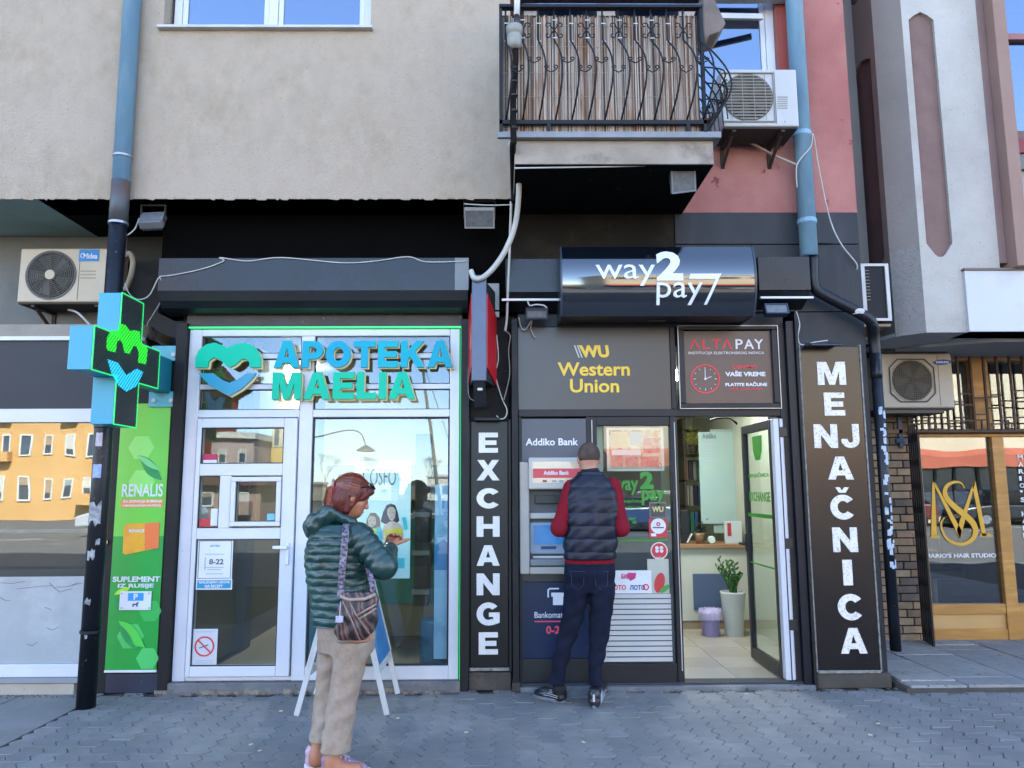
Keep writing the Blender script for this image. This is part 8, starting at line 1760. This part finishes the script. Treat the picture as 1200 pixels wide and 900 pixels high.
def strap(name, pts_, w_):
    mb = MB(); P2 = [Vector(p) for p in pts_]
    for i in range(len(P2) - 1): pass
    L_ = [p + Vector((-w_/2, 0, 0)) for p in P2]; R2 = [p + Vector((w_/2, 0, 0)) for p in P2]; n = len(P2); off_ = Vector((0, .005, 0))
    mb.add(L_ + R2 + [p + off_ for p in L_] + [p + off_ for p in R2], [[i, i+1, n+i+1, n+i] for i in range(n-1)] + [[2*n+i, 3*n+i, 3*n+i+1, 2*n+i+1] for i in range(n-1)] + [[i, 2*n+i, 2*n+i+1, i+1] for i in range(n-1)] + [[n+i, n+i+1, 3*n+i+1, 3*n+i] for i in range(n-1)]); return mb.build(name, m_ := stm, bg)
strap('strap', [q_(404, 611, YW - .02), q_(406, 614, YW - .12), q_(405, 622, YW - .185), q_(403.5, 640, YW - .205), q_(401.5, 660, YW - .212), q_(400, 680, YW - .215), q_(399, 700, YW - .225)], .036)
strap('strap', [q_(430, 662, YW - .13), q_(433, 672, YW - .19), q_(436, 684, YW - .215), q_(438, 698, YW - .22)], .030)
tm_ = MB(); tm_.tube([bq(401, 697) + Vector((0, -.05, 0)), bq(412, 701) + Vector((0, -.065, 0)), bq(430, 700) + Vector((0, -.062, 0)), bq(442, 695) + Vector((0, -.045, 0))], .009, 8); tm_.build('rim', M('bag_rim', '8a7668', '9a8678', 20, .5), bg, smooth=True)
bd = M('bag_band', 'a08a7c', '6a5850', 60, .6); bnd = MB()
for a, b in (((421, 719), (443, 706)), ((424, 723), (443, 711))): bnd.tube([bq(*a) + Vector((0, -.064, 0)), (bq(*a) + bq(*b))/2 + Vector((0, -.068, 0)), bq(*b) + Vector((0, -.05, 0))], .006, 6)
for a, b, c in (((404, 702), (414, 722), (424, 748)), ((412, 702), (420, 718), (436, 742))): bnd.tube([bq(*a) + Vector((0, -.058, 0)), bq(*b) + Vector((0, -.066, 0)), bq(*c) + Vector((0, -.052, 0))], .004, 6)
bnd.build('bag_trim', bd, bg, smooth=True)
ks = MB(); p = bq(401, 722) + Vector((0, -.066, 0)); ks.box(p.x - .018, p.x + .02, p.y - .01, p.y, p.z - .02, p.z + .012); ks.tube([bq(402, 703) + Vector((0, -.06, 0)), p], .003, 5); ks.build('charm', M('charm_pale', '9a98b0', 'b0aec4', 60, .4), bg, bevel=.004)

# ------------------------------------------------------------------ small dirt and litter
rnd = random.Random(33); dirt = MB()
for i in range(900):
    x = rnd.uniform(-3.9, 4.6); y = -.065 - abs(rnd.gauss(0, .035)) if x < 2.9 else -.215 - abs(rnd.gauss(0, .03)); r_ = rnd.uniform(.003, .011)
    if rnd.random() < .4 and x < 0: y -= .02
    n_ = 5; a0 = rnd.random()*6; dirt.add([(x + r_*math.cos(a0 + k*1.256)*rnd.uniform(.6, 1.3), y + r_*math.sin(a0 + k*1.256)*rnd.uniform(.5, 1), .0) for k in range(n_)] + [(x, y, r_*rnd.uniform(.4, .9))], [[k, (k+1) % n_, n_] for k in range(n_)])
tag(dirt.build('dirt_crumbs', M('dirt', '3a342a', '5a5042', 60, .95), None), kind='stuff')
butt = M('butt_white', 'b0a894', rough=.8); bt0 = None
for i in range(9):
    x, y = rnd.uniform(-2.6, 3.4), rnd.uniform(-1.5, -.15); a = rnd.uniform(0, PI)
    if bt0 is None: bt0 = MB().bar((-.012, 0, .006), (.012, 0, .006), .008, .008).build('cigarette_butt', butt, None, bevel=.002); o = bt0
    else: o = bt0.copy(); link(o)
    o.location = (x, y, .001); o.rotation_euler = (0, 0, a); tag(o, 'tiny pale cigarette butt lying on the grey pavers', 'litter', 'cigarette butts on the pavement')
gum = None
for i in range(14):
    x, y = rnd.uniform(-2.7, 3.6), rnd.uniform(-1.6, -.2); s5 = rnd.uniform(.5, 1.3)
    if gum is None: gum = MB().lathe([(.012, 0), (.014, .001), (.008, .0022)], (0, 0, 0), 9).build('gum_spot', M('gum', '8c8c88', '75756f', 40, .8), None); o = gum
    else: o = gum.copy(); link(o)
    o.location = (x, y, .002); o.scale = (s5, s5*rnd.uniform(.7, 1.3), 1); tag(o, 'flattened pale gum spot on the grey pavers', 'litter', 'gum spots on the pavement')
lfm2 = M('dry_leaf', '6a5230', '7c6238', 30, .8); l0 = None
for i in range(7):
    x, y = rnd.uniform(-2.6, 3.4), rnd.uniform(-.7, -.12)
    if l0 is None: l0 = MB().add([(0, -.018, .002), (.008, -.006, .006), (.007, .008, .004), (0, .02, .008), (-.007, .008, .003), (-.008, -.006, .007)], [[0, 1, 2, 3, 4, 5]]).build('dry_leaf', lfm2, None); o = l0
    else: o = l0.copy(); link(o)
    o.location = (x, y, .002); o.rotation_euler = (0, 0, rnd.uniform(0, 6)); tag(o, 'small dry brown leaf lying near the shop step', 'leaf', 'dry leaves by the shop step')
# ragged lower edge of the rendered wall
rag = MB(); x = -5.0
while x < XC - .05:
    w_ = rnd.uniform(.02, .12); h_ = rnd.uniform(.002, .012); rag.prism([(x, ZS + .006), (x + w_, ZS + .006), (x + w_*.8, ZS - h_), (x + w_*.3, ZS - h_*rnd.uniform(.3, 1))], -.3525, -.345); x += w_*rnd.uniform(.9, 2.2)
rag.build('ragged_edge', concrete, apt)['kind'] = 'stuff'
